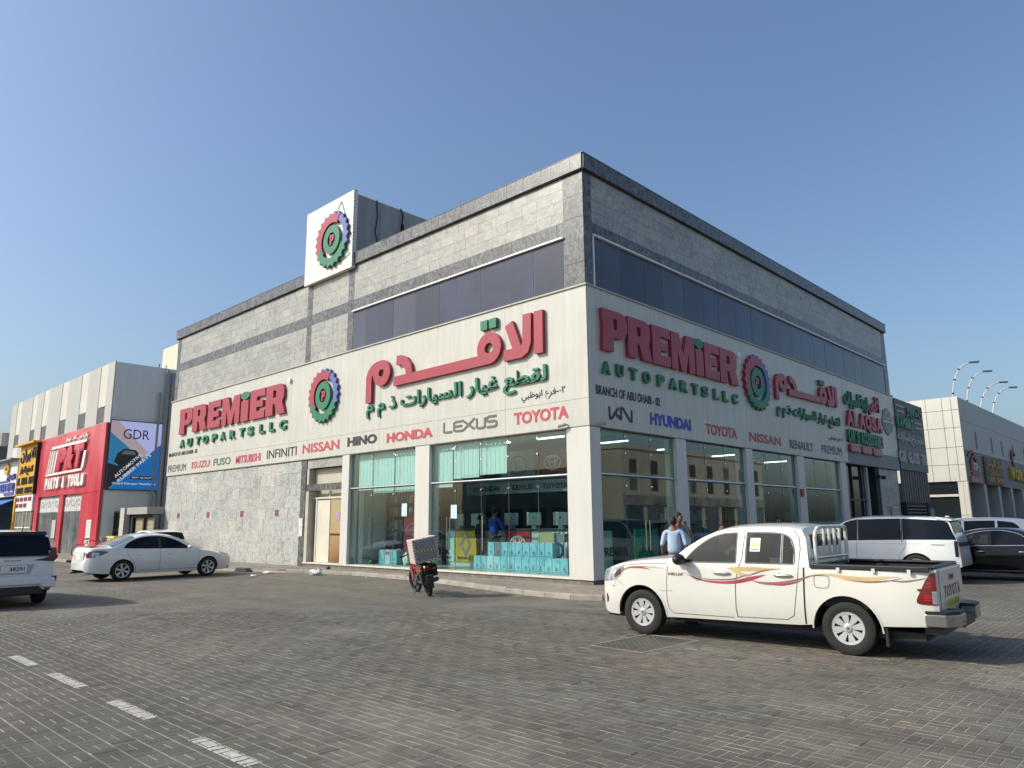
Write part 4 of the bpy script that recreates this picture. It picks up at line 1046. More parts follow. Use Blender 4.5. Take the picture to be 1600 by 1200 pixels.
scr([(-1.26, 3.74), (-1.26, 5.2), (-.5, 5.0), (.2, 5.2), (.75, 5.55), (-.9, 3.74)], 3, em('led_black', (.012, .014, .02), ES))
scr([(-.95, 5.3), (-.8, 5.75), (-.45, 6.05), (.15, 6.0), (.45, 5.7), (.5, 5.35), (.2, 5.1), (-.6, 5.0)], 4, MATS['led_black'], 'car_picture')
scr([(-.62, 5.72), (-.42, 5.95), (.08, 5.92), (.2, 5.72)], 5, em('led_grey', (.12, .13, .15), ES), 'car_windscreen')
scr([(-1.1, 3.74), (1.66, 3.74), (1.66, 6.45), (1.45, 6.35)], 5, em('led_blue', (.01, .16, .50), ES))
scr([(-1.12, 3.78), (-1.0, 3.78), (.85, 5.62), (.72, 5.72)], 6, MATS['led_teal'])
LW_ = em('led_white', (.75, .78, .85), ES)
text_into(MB(), 'GDR', -.58, .85, 6.62, 7.18, .165, .168, F4, .0).build('lettering', TXTK, s)
def diag(t, p0, d, n_, ln, h, lay):
    d = Vector(d).normalized(); q = Vector((-d.y, d.x))
    fr = lambda u, v, w: F4(p0[0]+d.x*u+q.x*v, p0[1]+d.y*u+q.y*v, w)
    text_into(MB(), t, 0, ln, 0, h, .141+.003*lay, .1435+.003*lay, fr, .02).build('lettering', LW_, s)
diag('AUTOMOTIVE', (-.78, 4.35), (.70, .72), 0, 1.9, .18, 9)
diag('RUBBER PARTS', (-.6, 4.12), (.72, .70), 0, 2.3, .18, 9)
text_into(MB(), 'Guard Damper Reinforce', -.95, 1.4, 3.98, 4.14, .165, .168, F4, .01).build('lettering', LW_, s)
scr([(.0, 4.32), (1.35, 4.32), (1.35, 4.52), (.0, 4.52)], 7, MATS['led_black'])
text_into(MB(), 'BEST QUALITY', .08, 1.28, 4.37, 4.47, .166, .169, F4, .01).build('lettering', LW_, s)
# yellow and white signs further left
s = thing('yellow_shop_sign', 'yellow sign board with black lettering left of the red shopfront', 'shop sign')
YEL = simple('board_yellow', (.66, .36, .02), .5, var=.08); FY = frame_y(-1.62)
bx(-50.6, -1.60, 3.9, -46.1, -1.32, 7.35).build('board', YEL, s); bx(-50.9, -1.95, 7.36, -46.0, -1.31, 7.5).build('canopy', YEL, s)
bx(-46.1, -1.68, 3.9, -46.02, -1.31, 7.35).build('side_panel', BLACKM, s)
word_split(arabic('الايوان'), -50.2, -46.5, 6.15, 7.1, 0, .05, FY, TXTK, s, .03); word_split(arabic('لقطع الغيار'), -50.0, -46.8, 5.25, 5.9, 0, .05, FY, TXTK, s, .02)
for v0, v1, n in ((4.6, 5.1, 10), (3.98, 4.4, 11)):
    for i, ch in enumerate('AL EWAN AUTO'[:n+2] if n == 10 else 'SPARE PARTS'):
        if ch != ' ': word('letter', ch, -50.4+i*.36, -50.4+i*.36+.28, v0, v1, 0, .04, FY, TXTK, s, .03)
for k in range(7):
    bx(-50.3+(k % 4)*1.05, -1.64, 3.45-(k//4)*.42, -49.6+(k % 4)*1.05, -1.6, 3.7-(k//4)*.42).build('red_badge', DRED, s)
bx(-50.6, -1.6, 2.75, -46.1, -1.33, 3.85).build('white_panel', WHITE, s)
bx(-50.6, -1.52, .1, -46.1, -1.33, 2.74).build('shop_window', simple('shop_window_olive', (.20, .20, .15), .3, var=.3, nscale=1.5), s)
m = MB(); m.box(-50.7, -1.66, 0, -50.3, -1.3, 3.8); m.build('post', YEL, s)
m = MB()
for k in range(5): m.box(-50.2+k*.95, -1.56, .1, -50.14+k*.95, -1.521, 2.74)
m.box(-50.2, -1.57, 1.6, -46.2, -1.5225, 1.68); m.build('window_bar', WHITE, s)
s = thing('white_shop_sign', 'white sign board with blue lettering and a yellow disc at the far left', 'shop sign')
bx(-56.5, -1.60, 3.9, -50.95, -1.32, 6.5).build('board', WHITE, s); bx(-57, -2.1, 6.51, -50.95, -1.31, 6.62).build('canopy', GREY, s)
MB().prism(ring_pts(-53.6, 5.95, .62, .42, 24), 0, .12, FY).build('yellow_disc', simple('disc_yellow', (.70, .46, .02), .5), s)
word_split('CM', -53.95, -53.25, 5.82, 6.1, .121, .14, FY, TXTR, s, .02)
BL2 = simple('letter_violet', (.10, .12, .36), .5)
word_split(arabic('الابداع'), -53.2, -51.1, 5.0, 5.5, 0, .12, FY, BL2, s, .04)
bx(-56.0, -1.66, 4.98, -53.3, -1.601, 5.1).build('blue_bar', BL2, s)
for i, ch in enumerate('CREATIVE'): word('letter', ch, -56.2+i*.64, -56.2+i*.64+.55, 4.3, 4.85, 0, .12, FY, BL2, s, .06)
bx(-53.9, -1.66, 3.98, -51.2, -1.601, 4.2).build('blue_bar', BL2, s)
aw = thing('blue_awning', 'sloping blue awning over the shop at the far left edge', 'awning')
AWB = simple('awning_blue', (.03, .16, .52), .7)
MB().add([(-58, -1.33, 3.75), (-51.2, -1.33, 3.75), (-51.2, -3.4, 2.75), (-58, -3.4, 2.75), (-58, -1.33, 3.70), (-51.2, -1.33, 3.70), (-51.2, -3.4, 2.70), (-58, -3.4, 2.70)],
         [(0, 3, 2, 1), (4, 5, 6, 7), (0, 1, 5, 4), (1, 2, 6, 5), (2, 3, 7, 6), (3, 0, 4, 7)]).build('canvas', AWB, aw)
m = MB(); m.cyl((-51.3, -3.3, .1), (-51.3, -3.3, 2.72), .05); m.cyl((-57, -3.3, .1), (-57, -3.3, 2.72), .05); m.build('post', STEEL, aw)
bx(-57, -1.5, .1, -50.9, -1.33, 3.85).build('shop_window', GLASSD, aw)
# alley gates between the striped building and the corner shop
g = thing('bar_gate', 'black barred gate beside the red shopfront', 'gate')
for k in range(8): bx(-33.0+k*.19, -.62, .1, -32.95+k*.19, -.57, 2.42).build('bar', BLACK, g)
f = MB(); f.box(-33.15, -.65, .0, -33.02, -.55, 2.5); f.box(-31.62, -.65, 0, -31.5, -.55, 2.5)
for z in (2.43, 1.45, .12): f.box(-33.02, -.64, z, -31.62, -.56, z+.08)
f.build('frame', BLACK, g)
g = thing('gate_porch', 'grey concrete porch with yellowish brick infill beside the marble wall', 'porch')
GP = simple('porch_grey', (.33, .32, .29), .8)
bx(-31.45, -.9, 0, -30.85, -.3, 2.66).build('post', simple('porch_post', (.46, .44, .39), .8), g)
bx(-30.84, -.8, 2.30, -27.95, 1.0, 2.66).build('lintel', GP, g)
f = MB(); f.box(-30.84, -.6, 0, -30.4, -.5, 2.29); f.box(-29.3+.35, -.6, 0, -28.8, -.5, 2.29); f.box(-30.4, -.59, 2.12, -27.95, -.51, 2.29); f.build('frame', BLACKM, g)
BRY = simple('brick_buff', (.36, .31, .20), .8, var=.15)
for r in range(11):
    for k in range(5):
        for a0 in (-30.38, -28.78):
            wd = .28 if a0 < -29 else .18
            bx(a0+k*wd+.008, -.45, .1+r*.185, a0+(k+1)*wd-.008, -.40, .1+(r+1)*.185-.012).build('brick', BRY, g)
bx(-30.84, -.40, 0, -27.95, -.35, 2.12).build('back_wall', simple('mortar', (.16, .15, .12), .9), g)
# yellow stacked trays
for i in range(7):
    m = bx(-32.55+.03*(i % 2), -1.15, .1+i*.155, -31.3+.03*(i % 2), -.75, .1+i*.155+.13).build('tray', simple('tray_yellow', (.62, .56, .16), .6, var=.12) if 'tray_yellow' not in MATS else MATS['tray_yellow'], None, bev=.02)
    tag(m, ['bottom', 'second', 'third', 'fourth', 'fifth', 'sixth', 'topmost'][i]+' yellow tray of the stack by the barred gate', 'tray', 'yellow trays stacked by the barred gate')
# distant buildings
def plain_building(name, label, x0, y0, x1, y1, h, mat, wins=(), wmat=GLASSD):
    t = thing(name, label, 'building'); bx(x0, y0, 0, x1, y1, h).build('wall', mat, t)
    bx(x0-.1, y0-.1, h, x1+.1, y1+.1, h+.35).build('parapet', mat, t)
    for wn_ in wins: bx(*wn_).build('window', wmat, t)
    return t
DB = simple('far_brown', (.17, .16, .15), .8, var=.1); FB = simple('far_beige', (.47, .42, .33), .8, var=.06); FC = simple('far_cream', (.60, .54, .43), .8, var=.05)
t = plain_building('distant_building', 'low dark building with a roof tank at the far left edge', -130, -30, -90, 30, 10.6, DB, [(-90.0, -3+k*3.2, 7.5, -89.95, -1.8+k*3.2, 9.3) for k in range(6)])
m = MB(); m.cyl((-91.5, 5.9, 10.9), (-91.5, 5.9, 12.6), 1.0, n=16); m.cyl((-91.5, 7.0, 10.9), (-91.5, 7.0, 14.2), .05); m.build('roof_tank', FC, t)
bx(-49.2, 7.2, 11.05, -43, 13, 15.9).build('stair_block', FC, P)
# ------------------------------------------------------------------ vehicles
def paint(name, col, rough=.25, dust=.26):
    m, nt, b = new_mat(name)
    nz = noise(nt, .9, 4, .6); c = (*col, 1)
    cc = ramp(nt, nz, [(.3, tuple(x*.95 for x in col)+(1,)), (.7, c)])
    sp_ = nt.nodes.new('ShaderNodeSeparateXYZ'); nt.links.new(pos(nt), sp_.inputs[0])
    dz = ramp(nt, mth(nt, 'ADD', sp_.outputs[2], mth(nt, 'MULTIPLY', noise(nt, 6, 5, .7), .5)), [(.35, dust), (.75, dust*.3), (1.0, .0)])   # road dust, thickest on the sills
    nt.links.new(mixc(nt, dz, cc, (.30, .26, .20, 1)), b.inputs['Base Color'])
    b.inputs['Roughness'].default_value = rough; b.inputs['Coat Weight'].default_value = .8; b.inputs['Coat Roughness'].default_value = .03
    return m
CW_ = paint('car_white', (.70, .68, .615)); CWC = paint('car_white_cool', (.80, .81, .80)); CBK = paint('car_black', (.003, .004, .008), .10, .01); MATS['car_black'].node_tree.nodes['Principled BSDF'].inputs['Coat Weight'].default_value = .15; MATS['car_black'].node_tree.nodes['Principled BSDF'].inputs['Specular IOR Level'].default_value = .3
CGLASS = glassy('car_glass', (.30, .34, .34, 1), 1.4, extra=.0)
CTINT = simple('car_glass_tinted', (.010, .015, .022), .04, var=0, spec=.10)
HLG = simple('headlight_glass', (.50, .54, .56), .08, .5, var=.35, nscale=9, coat=1.)
TLR = simple('tail_light_red', (.17, .004, .008), .12, var=.2, nscale=14, coat=1.); TLD = simple('tail_light_dark', (.09, .004, .006), .12, var=0, coat=1.)
TRIM = simple('chrome_dull', (.42, .42, .41), .22, .9, var=0)
RIMM = simple('rim_silver', (.58, .58, .57), .32, .35, var=.05); SEAM = simple('panel_gap', (.02, .02, .02), .8, var=0)
SEAT = simple('seat_grey', (.05, .05, .052), .8); 
def wheel(root, x, y, r, wd, style, side, name='wheel', rim=.62):
    """side -1: outer face towards -y"""
    w = bpy.data.objects.new(name, None); COL.objects.link(w); w.parent = root; w.location = (x, y, r)
    fr = lambda u, v, a: (u, side*a, v)
    t = MB(); h = wd/2; rr = r*rim
    t.lathe([(rr-.01, -h*.8), (rr+.01, -h*.95), (r*.86, -h), (r*.96, -h*.86), (r-.004, -h*.6), (r, 0), (r-.004, h*.6), (r*.96, h*.86), (r*.86, h), (rr+.02, h*.97), (rr-.012, h*.82)], 40, fr)
    t.build('tyre', RUBBER, w, smooth=True)
    gr = MB()
    for k in (-.38, 0, .38): gr.lathe([(r+.0006, h*k-.004), (r+.0006, h*k+.004)], 40, fr)
    gr.build('tread_groove', BLACKM, w)
    d = MB(); d.lathe([(0, h*.30), (rr-.02, h*.30)], 30, fr); d.lathe([(rr-.012, h*.82), (rr-.03, h*.6), (rr-.035, h*.2)], 36, fr); d.build('rim_well', BLACKM, w)
    m = MB(); m.lathe([(rr-.028, h*.72), (rr-.002, h*.92), (rr+.006, h*.82)], 40, fr)
    def spoke(a, r0, r1, w0, w1, z0, z1, th=.02):
        ca, sa = cos(a), sin(a)
        P_ = lambda rad, off, z: fr(rad*ca-off*sa, rad*sa+off*ca, z)
        vs = [P_(r0, -w0, z0), P_(r0, w0, z0), P_(r1, w1, z1), P_(r1, -w1, z1), P_(r0, -w0*1.2, z0-th), P_(r0, w0*1.2, z0-th), P_(r1, w1*1.15, z1-th), P_(r1, -w1*1.15, z1-th)]
        m.add(vs, [(0, 1, 2, 3), (7, 6, 5, 4), (0, 3, 7, 4), (1, 5, 6, 2), (0, 4, 5, 1), (3, 2, 6, 7)])
    if style == 'cap':
        for k in range(8):
            a = 2*pi*k/8+.2; spoke(a, rr*.2, rr*.9, rr*.085, rr*.235, h*.80, h*.86)
        m.lathe([(rr*.84, h*.87), (rr-.006, h*.90)], 40, fr); m.lathe([(0, h*.98), (rr*.18, h*.96), (rr*.30, h*.80)], 24, fr)
    elif style == 'six':
        for k in range(6):
            a = 2*pi*k/6+.3; spoke(a-.09, rr*.18, rr*.95, rr*.06, rr*.085, h*.72, h*.86); spoke(a+.09, rr*.18, rr*.95, rr*.06, rr*.085, h*.72, h*.862)
        m.lathe([(0, h*.86), (rr*.16, h*.84), (rr*.26, h*.68)], 20, fr)
    else:
        for k in range(10): spoke(2*pi*k/10, rr*.16, rr*.95, rr*.05, rr*.07, h*.7, h*.84)
        m.lathe([(0, h*.84), (rr*.15, h*.82), (rr*.24, h*.66)], 20, fr)
    m.build('rim', RIMM, w)
    b_ = MB(); b_.lathe([(0, h*1.0), (rr*.10, h*.99), (rr*.12, h*.96)], 16, fr); b_.build('hub_cap', TRIM, w)
    return w
class Body:
    """car body as one lofted skin; columns of constant x, rows from sill over belt and roof edge to the centre line"""
    def __init__(s, L, top, hw, belt, low, wheels, ra, rz, crown=.05, tumb=.30, tuck=.04, wins=(), wtop=None, wbot=.02, ws=None, rw=None, doors=(), flat=None, crown_f=None):
        s.L = L; s.top = pch(top); s.hw = pch(hw); s.belt = pch(belt); s.low = pch(low); s.wh = wheels; s.ra = ra; s.rz = rz
        s.crown = crown; s.tumb = tumb; s.tuck = tuck; s.wins = wins; s.wtop = pch(wtop) if wtop else None; s.wbot = wbot
        s.ws = ws; s.rw = rw; s.doors = doors
        s.crf = pch(crown_f) if crown_f else (lambda x: crown)
    def zlow(s, x):
        z = s.low(x)
        for w in s.wh:
            d = abs(x-w)
            if d < s.ra: z = max(z, s.rz+sqrt(s.ra**2-d*d))
        return z
    def ze(s, x): return s.top(x)-s.crf(x)
    def zb(s, x): return min(s.belt(x), s.ze(x)-.004)
    def y(s, x, z):
        hw = s.hw(x); zb = s.zb(x); zm = .62
        if z <= zb:
            if z < zm: return hw-s.tuck*((zm-z)/.35)**2
            return hw-.030*((z-zm)/max(.1, zb-zm))**1.6 if zb > zm+.02 else hw
        y0 = s.y(x, zb); d = z-zb
        return y0-s.tumb*d-.12*d*d
    def P(s, x, z, side=-1, off=0.): return (x, side*(s.y(x, z)+off), z)
    def build(s, root, mats, stations=None, skip_top=None, glass=None):
        xs = set()
        n = 90
        for i in range(n+1): xs.add(round(s.L*i/n, 4))
        for i in range(1, 16): t = .28*(1-cos(pi/2*i/15)); xs.add(round(t, 4)); xs.add(round(s.L-t, 4))
        for w in s.wh:
            for k in range(0, 31): xs.add(round(w+s.ra*cos(pi*k/30), 4))
            xs.add(round(w+s.ra+.001, 4)); xs.add(round(w-s.ra-.001, 4))
        for a in s.wins: xs.add(a[0]); xs.add(a[1])
        for a in (s.ws, s.rw):
            if a: xs.add(a[0]); xs.add(a[1])
        for a in s.doors: xs.add(a[0]); xs.add(a[1])
        xs = sorted(xs); xs = [x for i, x in enumerate(xs) if i == 0 or x-xs[i-1] > .0006]
        NL = 9; FR_ = [1, .985, .95, .9, .8, .6, .35, 0]
        rows = []; tags = []
        for x in xs:
            zl = s.zlow(x); zb = s.zb(x); ze = s.ze(x); zl = min(zl, zb-.002)
            pr = []
            y0 = s.y(x, zl); pr.append((max(0, y0-.07), zl+.004))
            for k in range(NL+1):
                z = zl+(zb-zl)*k/NL; pr.append((s.y(x, z), z))
            wb = min(zb+s.wbot, ze-.003); wt = max(wb+.0008, min((s.wtop(x) if s.wtop else wb), ze-.002))
            pr.append((s.y(x, wb), wb))
            for k in (1, 2, 3, 4): z = wb+(wt-wb)*k/4; pr.append((s.y(x, z), z))
            z = ze; ye = s.y(x, z); pr.append((ye, z))
            cr = s.top(x)-ze
            for f in FR_[1:]: pr.append((ye*f, ze+cr*(1-f**6)**(1/1.0) if cr < .03 else ze+cr*(1-f**4.5)))
            rows.append((x, pr))
        K = len(rows[0][1]); iWB = NL+2; iWT = iWB+4; iE = iWT+1
        parts = {}
        def addf(nm, vs):
            m = parts.setdefault(nm, MB()); m.add(vs, [(0, 1, 2, 3)])
        grid = {}
        for i in range(len(rows)-1):
            xm = (rows[i][0]+rows[i+1][0])/2
            for j in range(K-1):
                nm = 'body'
                if iWB <= j < iWT:
                    for a, b, wname in s.wins:
                        if a <= xm <= b: nm = wname
                if j >= iE+1:
                    if s.ws and s.ws[0] <= xm <= s.ws[1]: nm = 'windscreen'
                    if s.rw and s.rw[0] <= xm <= s.rw[1]: nm = 'rear_window'
                    if skip_top and skip_top[0] <= xm <= skip_top[1]: continue
                if nm == 'body' and j < iE:
                    for a, b, *_ in s.doors:
                        if a <= xm <= b: nm = 'door%g' % a
                grid.setdefault(nm, []).append((i, j))
        for nm, cells in grid.items():
            for side in (-1, 1):
                used = {}; vs = []; fs = []
                def vid(i, j):
                    if (i, j) not in used:
                        used[(i, j)] = len(vs); y_, z_ = rows[i][1][j]; vs.append((rows[i][0], side*y_, z_))
                    return used[(i, j)]
                for i, j in cells:
                    f = (vid(i, j), vid(i+1, j), vid(i+1, j+1), vid(i, j+1)); fs.append(f if side < 0 else f[::-1])
                key = nm if nm in ('body', 'windscreen', 'rear_window') else nm+('L' if side < 0 else 'R')
                m = parts.setdefault(key, MB()); m.add(vs, fs)
        # end caps
        for i, sg in ((0, 1), (-1, -1)):
            x, pr = rows[i]; p_ = pr[1:]
            poly = [(x, -y_, z_) for y_, z_ in p_]+[(x, y_, z_) for y_, z_ in reversed(p_[:-1])]
            idx = tuple(range(len(poly))); parts['body'].add(poly, [idx if sg > 0 else idx[::-1]])
        out = {}
        for key, m in parts.items():
            if key == 'body': nm, mt = 'body', mats['body']
            elif key in ('windscreen', 'rear_window'): nm, mt = key, mats.get(key, mats['glass'])
            elif key.startswith('door'): nm, mt = 'door', mats['body']
            else: nm, mt = 'side_window', mats['glass']
            me = m.mesh(nm); bm = bmesh.new(); bm.from_mesh(me); bmesh.ops.remove_doubles(bm, verts=bm.verts, dist=.0004)
            if key == 'body': bmesh.ops.recalc_face_normals(bm, faces=bm.faces)
            bm.to_mesh(me); bm.free(); me.materials.append(mt); me.polygons.foreach_set('use_smooth', [True]*len(me.polygons))
            try: me.set_sharp_from_angle(angle=radians(38))
            except Exception: pass
            o = bpy.data.objects.new(nm, me); COL.objects.link(o); o.parent = root; out[key] = o
        # wheel wells, floor
        w = MB()
        for c in s.wh:
            for side in (-1, 1):
                yo = s.hw(c)-.06; r = s.ra-.004; a = []; b = []
                for k in range(13):
                    t = pi*k/12; a.append((c+r*cos(t), side*yo, s.rz+r*sin(t))); b.append((c+r*cos(t), side*(yo-.45), s.rz+r*sin(t)))
                w.grid([a, b]); w.add(b, [tuple(range(len(b)))])
        w.build('wheel_well', BLACKM, root)
        l0, l1 = s.L*.04, s.L*.96
        bx(l0, -s.hw(s.L/2)+.16, .24, l1, s.hw(s.L/2)-.16, .34).build('underbody', BLACKM, root)
        return out
    def ribbon(s, root, pts, wd, name, mat, side=-1, off=.003, taper=False):
        """thin line on the side skin; pts (x,z), wd width or list"""
        m = MB(); n = len(pts); A = []; Bq = []
        for i, p in enumerate(pts):
            q = Vector(pts[min(i+1, n-1)])-Vector(pts[max(i-1, 0)]); q.normalize(); nn = Vector((-q.y, q.x))
            w_ = (wd[i] if isinstance(wd, (list, tuple)) else wd)/2
            a = Vector(p)+nn*w_; b = Vector(p)-nn*w_
            A.append(s.P(a.x, a.y, side, off)); Bq.append(s.P(b.x, b.y, side, off))
        m.grid([A, Bq]); o = m.build(name, mat, root); 
        return o
    def patch(s, root, cols, name, mat, side=-1, off=.004, nz=4, parent=None, depth=0.):
        """cols: (x, z0, z1) list forming a filled area on the side skin"""
        m = MB(); g = []
        for x, z0, z1 in cols: g.append([s.P(x, z0+(z1-z0)*k/nz, side, off) for k in range(nz+1)])
        m.grid(g); return m.build(name, mat, parent or root, smooth=True)
def dense(pts, n=6):
    out = []
    for a, b in zip(pts[:-1], pts[1:]):
        for k in range(n): t = k/n; out.append(tuple(a[i]+(b[i]-a[i])*t for i in range(len(a))))
    out.append(tuple(pts[-1])); return out
def smooth_pts(pts, n=6):
    """Catmull-Rom"""
    P_ = [Vector(p) for p in pts]; out = []
    for i in range(len(P_)-1):
        p0, p1, p2, p3 = P_[max(i-1, 0)], P_[i], P_[i+1], P_[min(i+2, len(P_)-1)]
        for k in range(n):
            t = k/n; out.append(tuple(.5*((2*p1)+(-p0+p2)*t+(2*p0-5*p1+4*p2-p3)*t*t+(-p0+3*p1-3*p2+p3)*t**3)))
    out.append(tuple(P_[-1])); return out
def seats(root, x, y, z=.55):
    m = MB(); m.box(x-.45, y-.24, z-.2, x+.05, y+.24, z); m.box(x-.0, y-.24, z-.2, x+.14, y+.24, z+.52)
    m.box(x+.03, y-.12, z+.57, x+.11, y+.12, z+.76); m.cyl((x+.07, y-.06, z+.5), (x+.07, y-.06, z+.6), .01); return m.build('seat', SEAT, root, bev=.03)
def plate(root, fr, u, v, w_, h_, digits, rnd=True):
    o = MB().prism([(u, v), (u+w_, v), (u+w_, v+h_), (u, v+h_)], 0, .008, fr).build('number_plate', WHITE, root)
    MB().prism([(u+.006, v+.006), (u+w_*.13, v+.006), (u+w_*.13, v+h_-.006), (u+.006, v+h_-.006)], .0085, .010, fr).build('plate_badge', TXTR, o)
    if digits: word('plate_number', digits, u+w_*.42, u+w_*.92, v+h_*.22, v+h_*.80, .0085, .010, fr, TXTK, o, .02)

# ---- the pickup
T_ = thing('pickup_truck', 'cream white double cab pickup with gold and red side stripes facing the shop corner', 'pickup truck', (4.189, -4.651, 0), radians(3.6)); T_.scale = (.95, 1, .985)
tb = Body(5.22,
    top=[(0, .74), (.02, .82), (.06, .90), (.12, .965), (.25, 1.035), (.6, 1.13), (1.05, 1.185), (1.42, 1.215), (1.50, 1.235), (1.75, 1.40), (2.05, 1.565), (2.25, 1.635), (2.5, 1.68), (2.9, 1.70), (3.25, 1.695), (3.50, 1.665), (3.565, 1.63), (3.60, 1.50), (3.625, 1.155), (3.65, 1.125), (5.22, 1.125)],
    hw=[(0, .50), (.03, .60), (.08, .69), (.16, .77), (.30, .835), (.5, .88), (.9, .905), (1.4, .905), (3.4, .91), (4.1, .925), (4.7, .915), (5.0, .895), (5.15, .87), (5.22, .84)],
    belt=[(0, .8), (.3, .98), (.6, 1.06), (1.4, 1.10), (1.6, 1.105), (3.5, 1.12), (3.7, 1.09), (5.22, 1.09)],
    low=[(0, .50), (.05, .40), (.12, .33), (.3, .28), (.5, .28), (1.35, .29), (1.42, .30), (3.44, .34), (3.66, .36), (4.5, .40), (5.22, .44)],
    wheels=[.925, 4.10], ra=.445, rz=.315, crown=.05, tumb=.28,
    crown_f=[(0, .06), (.3, .05), (1.4, .05), (1.9, .055), (3.5, .055), (3.6, .04), (3.65, .025), (5.22, .02)],
    wins=[(1.72, 2.56, 'wf'), (2.72, 3.24, 'wr'), (3.27, 3.43, 'wq')],
    wtop=[(1.70, 1.15), (1.85, 1.29), (2.0, 1.405), (2.15, 1.49), (2.35, 1.545), (2.56, 1.56), (2.72, 1.565), (3.1, 1.56), (3.27, 1.54), (3.36, 1.50), (3.41, 1.42), (3.43, 1.30), (3.45, 1.16)], wbot=.022,
    ws=(1.55, 2.17), doors=[(1.415, 2.645), (2.655, 3.50)])
mats = {'body': CW_, 'glass': CGLASS}
tb.build(T_, mats, skip_top=(3.66, 5.16))
for x in (.925, 4.10):
    for sd_ in (-1, 1): wheel(T_, x, sd_*.765, .340, .21, 'cap', sd_, rim=.60).scale = (1/.95, 1, 1/.985)
# rear cab wall and bed
CABX = 3.60
pb = MB(); pb.box(3.60, -.80, .5, 3.66, .80, 1.12); pb.build('cab_back', CW_, T_)
rwg = MB(); rwg.quad((3.636, -.66, 1.18), (3.636, .66, 1.18), (3.602, .58, 1.54), (3.602, -.58, 1.54)); rwg.build('rear_window', CTINT, T_)
bed = MB(); bed.box(3.70, -.80, .60, 5.14, .80, .63); bed.box(3.68, -.80, .6, 3.72, .80, 1.09)
for sd_ in (-1, 1): bed.box(3.72, sd_*.79, .63, 5.14, sd_*.75, 1.10); bed.box(3.78, sd_*.75, .63, 4.45, sd_*.60, .86)
bed.box(5.12, -.78, .6, 5.15, .78, 1.09); bed.build('bed_liner', simple('bed_liner_black', (.02, .021, .023), .6, var=.2), T_)
cap = MB()
for sd_ in (-1, 1): cap.box(3.66, sd_*.72, 1.122, 5.16, sd_*.87, 1.152).box(3.67, sd_*.868, 1.088, 5.16, sd_*.905, 1.152)
cap.box(3.66, -.72, 1.122, 3.73, .72, 1.148); cap.box(5.10, -.72, 1.122, 5.20, .72, 1.150); cap.build('bed_rail_cap', BLACK, T_, bev=.01)
for x in (4.05, 4.50, 4.93):
    for sd_ in (-1, 1): bx(x-.022, sd_*.905, 1.06, x+.022, sd_*.925, 1.115).build('tie_hook', CW_, T_, bev=.004)
# protector bars behind the cab
rk_ = MB()
rk_.tube([(3.70, -.70, 1.14), (3.70, -.70, 1.50), (3.71, -.68, 1.585), (3.72, -.62, 1.63), (3.73, -.50, 1.645), (3.73, .50, 1.645), (3.72, .62, 1.63), (3.71, .68, 1.585), (3.70, .70, 1.50), (3.70, .70, 1.14)], .028, 10)
rk_.tube([(3.70, -.70, 1.22), (3.70, .70, 1.22)], .024, 8)
for y in (-.36, -.12, .12, .36): rk_.tube([(3.70, y, 1.22), (3.72, y, 1.64)], .024, 8)
rk_.build('bed_rack', CW_, T_, smooth=True)
# seams
sm = lambda pts, wd=.0065, side=-1: tb.ribbon(T_, dense(pts, 5), wd, 'panel_seam', SEAM, side)
sm([(1.425, 1.06), (1.405, .85), (1.405, .55), (1.43, .42), (1.50, .365), (2.50, .372)]); sm([(2.685, 1.60), (2.66, 1.2), (2.60, 1.05), (2.555, .85), (2.545, .5), (2.56, .38)], .010)
sm([(2.56, .385), (3.30, .40), (3.40, .46), (3.46, .8), (3.50, 1.10), (3.52, 1.35), (3.50, 1.50), (3.42, 1.60)]); sm([(3.575, 1.10), (3.565, .8), (3.555, .36)], .022)
sm([(.32, .96), (.60, 1.045), (1.0, 1.085), (1.40, 1.10)], .006)
sm([(.45, .72), (.40, .79), (.56, .90)], .005)
fu = smooth_pts([(3.72, .86), (3.71, .93), (3.72, .99), (3.76, 1.0), (3.87, 1.0), (3.91, .99), (3.915, .92), (3.90, .86), (3.87, .845), (3.76, .845), (3.72, .86)], 4)
tb.ribbon(T_, fu, .006, 'fuel_flap_seam', SEAM)
# window surrounds
for a in (smooth_pts([(1.70, 1.128), (1.85, 1.29), (2.0, 1.408), (2.15, 1.494), (2.35, 1.549), (2.56, 1.563)], 4), dense([(1.70, 1.128), (2.56, 1.136)], 4), dense([(2.565, 1.135), (2.565, 1.563)], 4),
          dense([(2.715, 1.135), (2.715, 1.568)], 4), dense([(2.715, 1.138), (3.44, 1.142)], 5), smooth_pts([(2.715, 1.568), (3.1, 1.563), (3.27, 1.543), (3.37, 1.49), (3.42, 1.40), (3.44, 1.30), (3.45, 1.15)], 4), dense([(3.255, 1.14), (3.255, 1.545)], 3)):
    for sd_ in (-1, 1): tb.ribbon(T_, a, .020, 'window_seal', BLACK, sd_, .002)
# stripes
REDS = simple('stripe_red', (.38, .05, .08), .3, var=.15, nscale=4, coat=.5); GOLDS = simple('stripe_gold', (.56, .41, .19), .3, var=.2, nscale=3, coat=.5); BRN = simple('stripe_brown', (.26, .15, .11), .3, var=.3, nscale=5, coat=.5)
def stripe(pts, wds, mat, lab=None): 
    p = smooth_pts([(x, z, w_) for (x, z), w_ in zip(pts, wds)], 7)
    tb.ribbon(T_, [(q[0], q[1]) for q in p], [max(.0005, q[2]) for q in p], 'side_stripe', mat, -1, .0035+.0004*(len(T_.children) % 5))
stripe([(.60, .985), (.75, 1.02), (.95, 1.02), (1.12, .995)], [.003, .026, .024, .002], REDS)
stripe([(.50, .93), (.62, .985), (.80, 1.03), (1.05, 1.035), (1.35, 1.02)], [.002, .012, .01, .008, .002], BRN)
stripe([(.42, .83), (.52, .78), (.60, .735)], [.002, .008, .002], REDS)
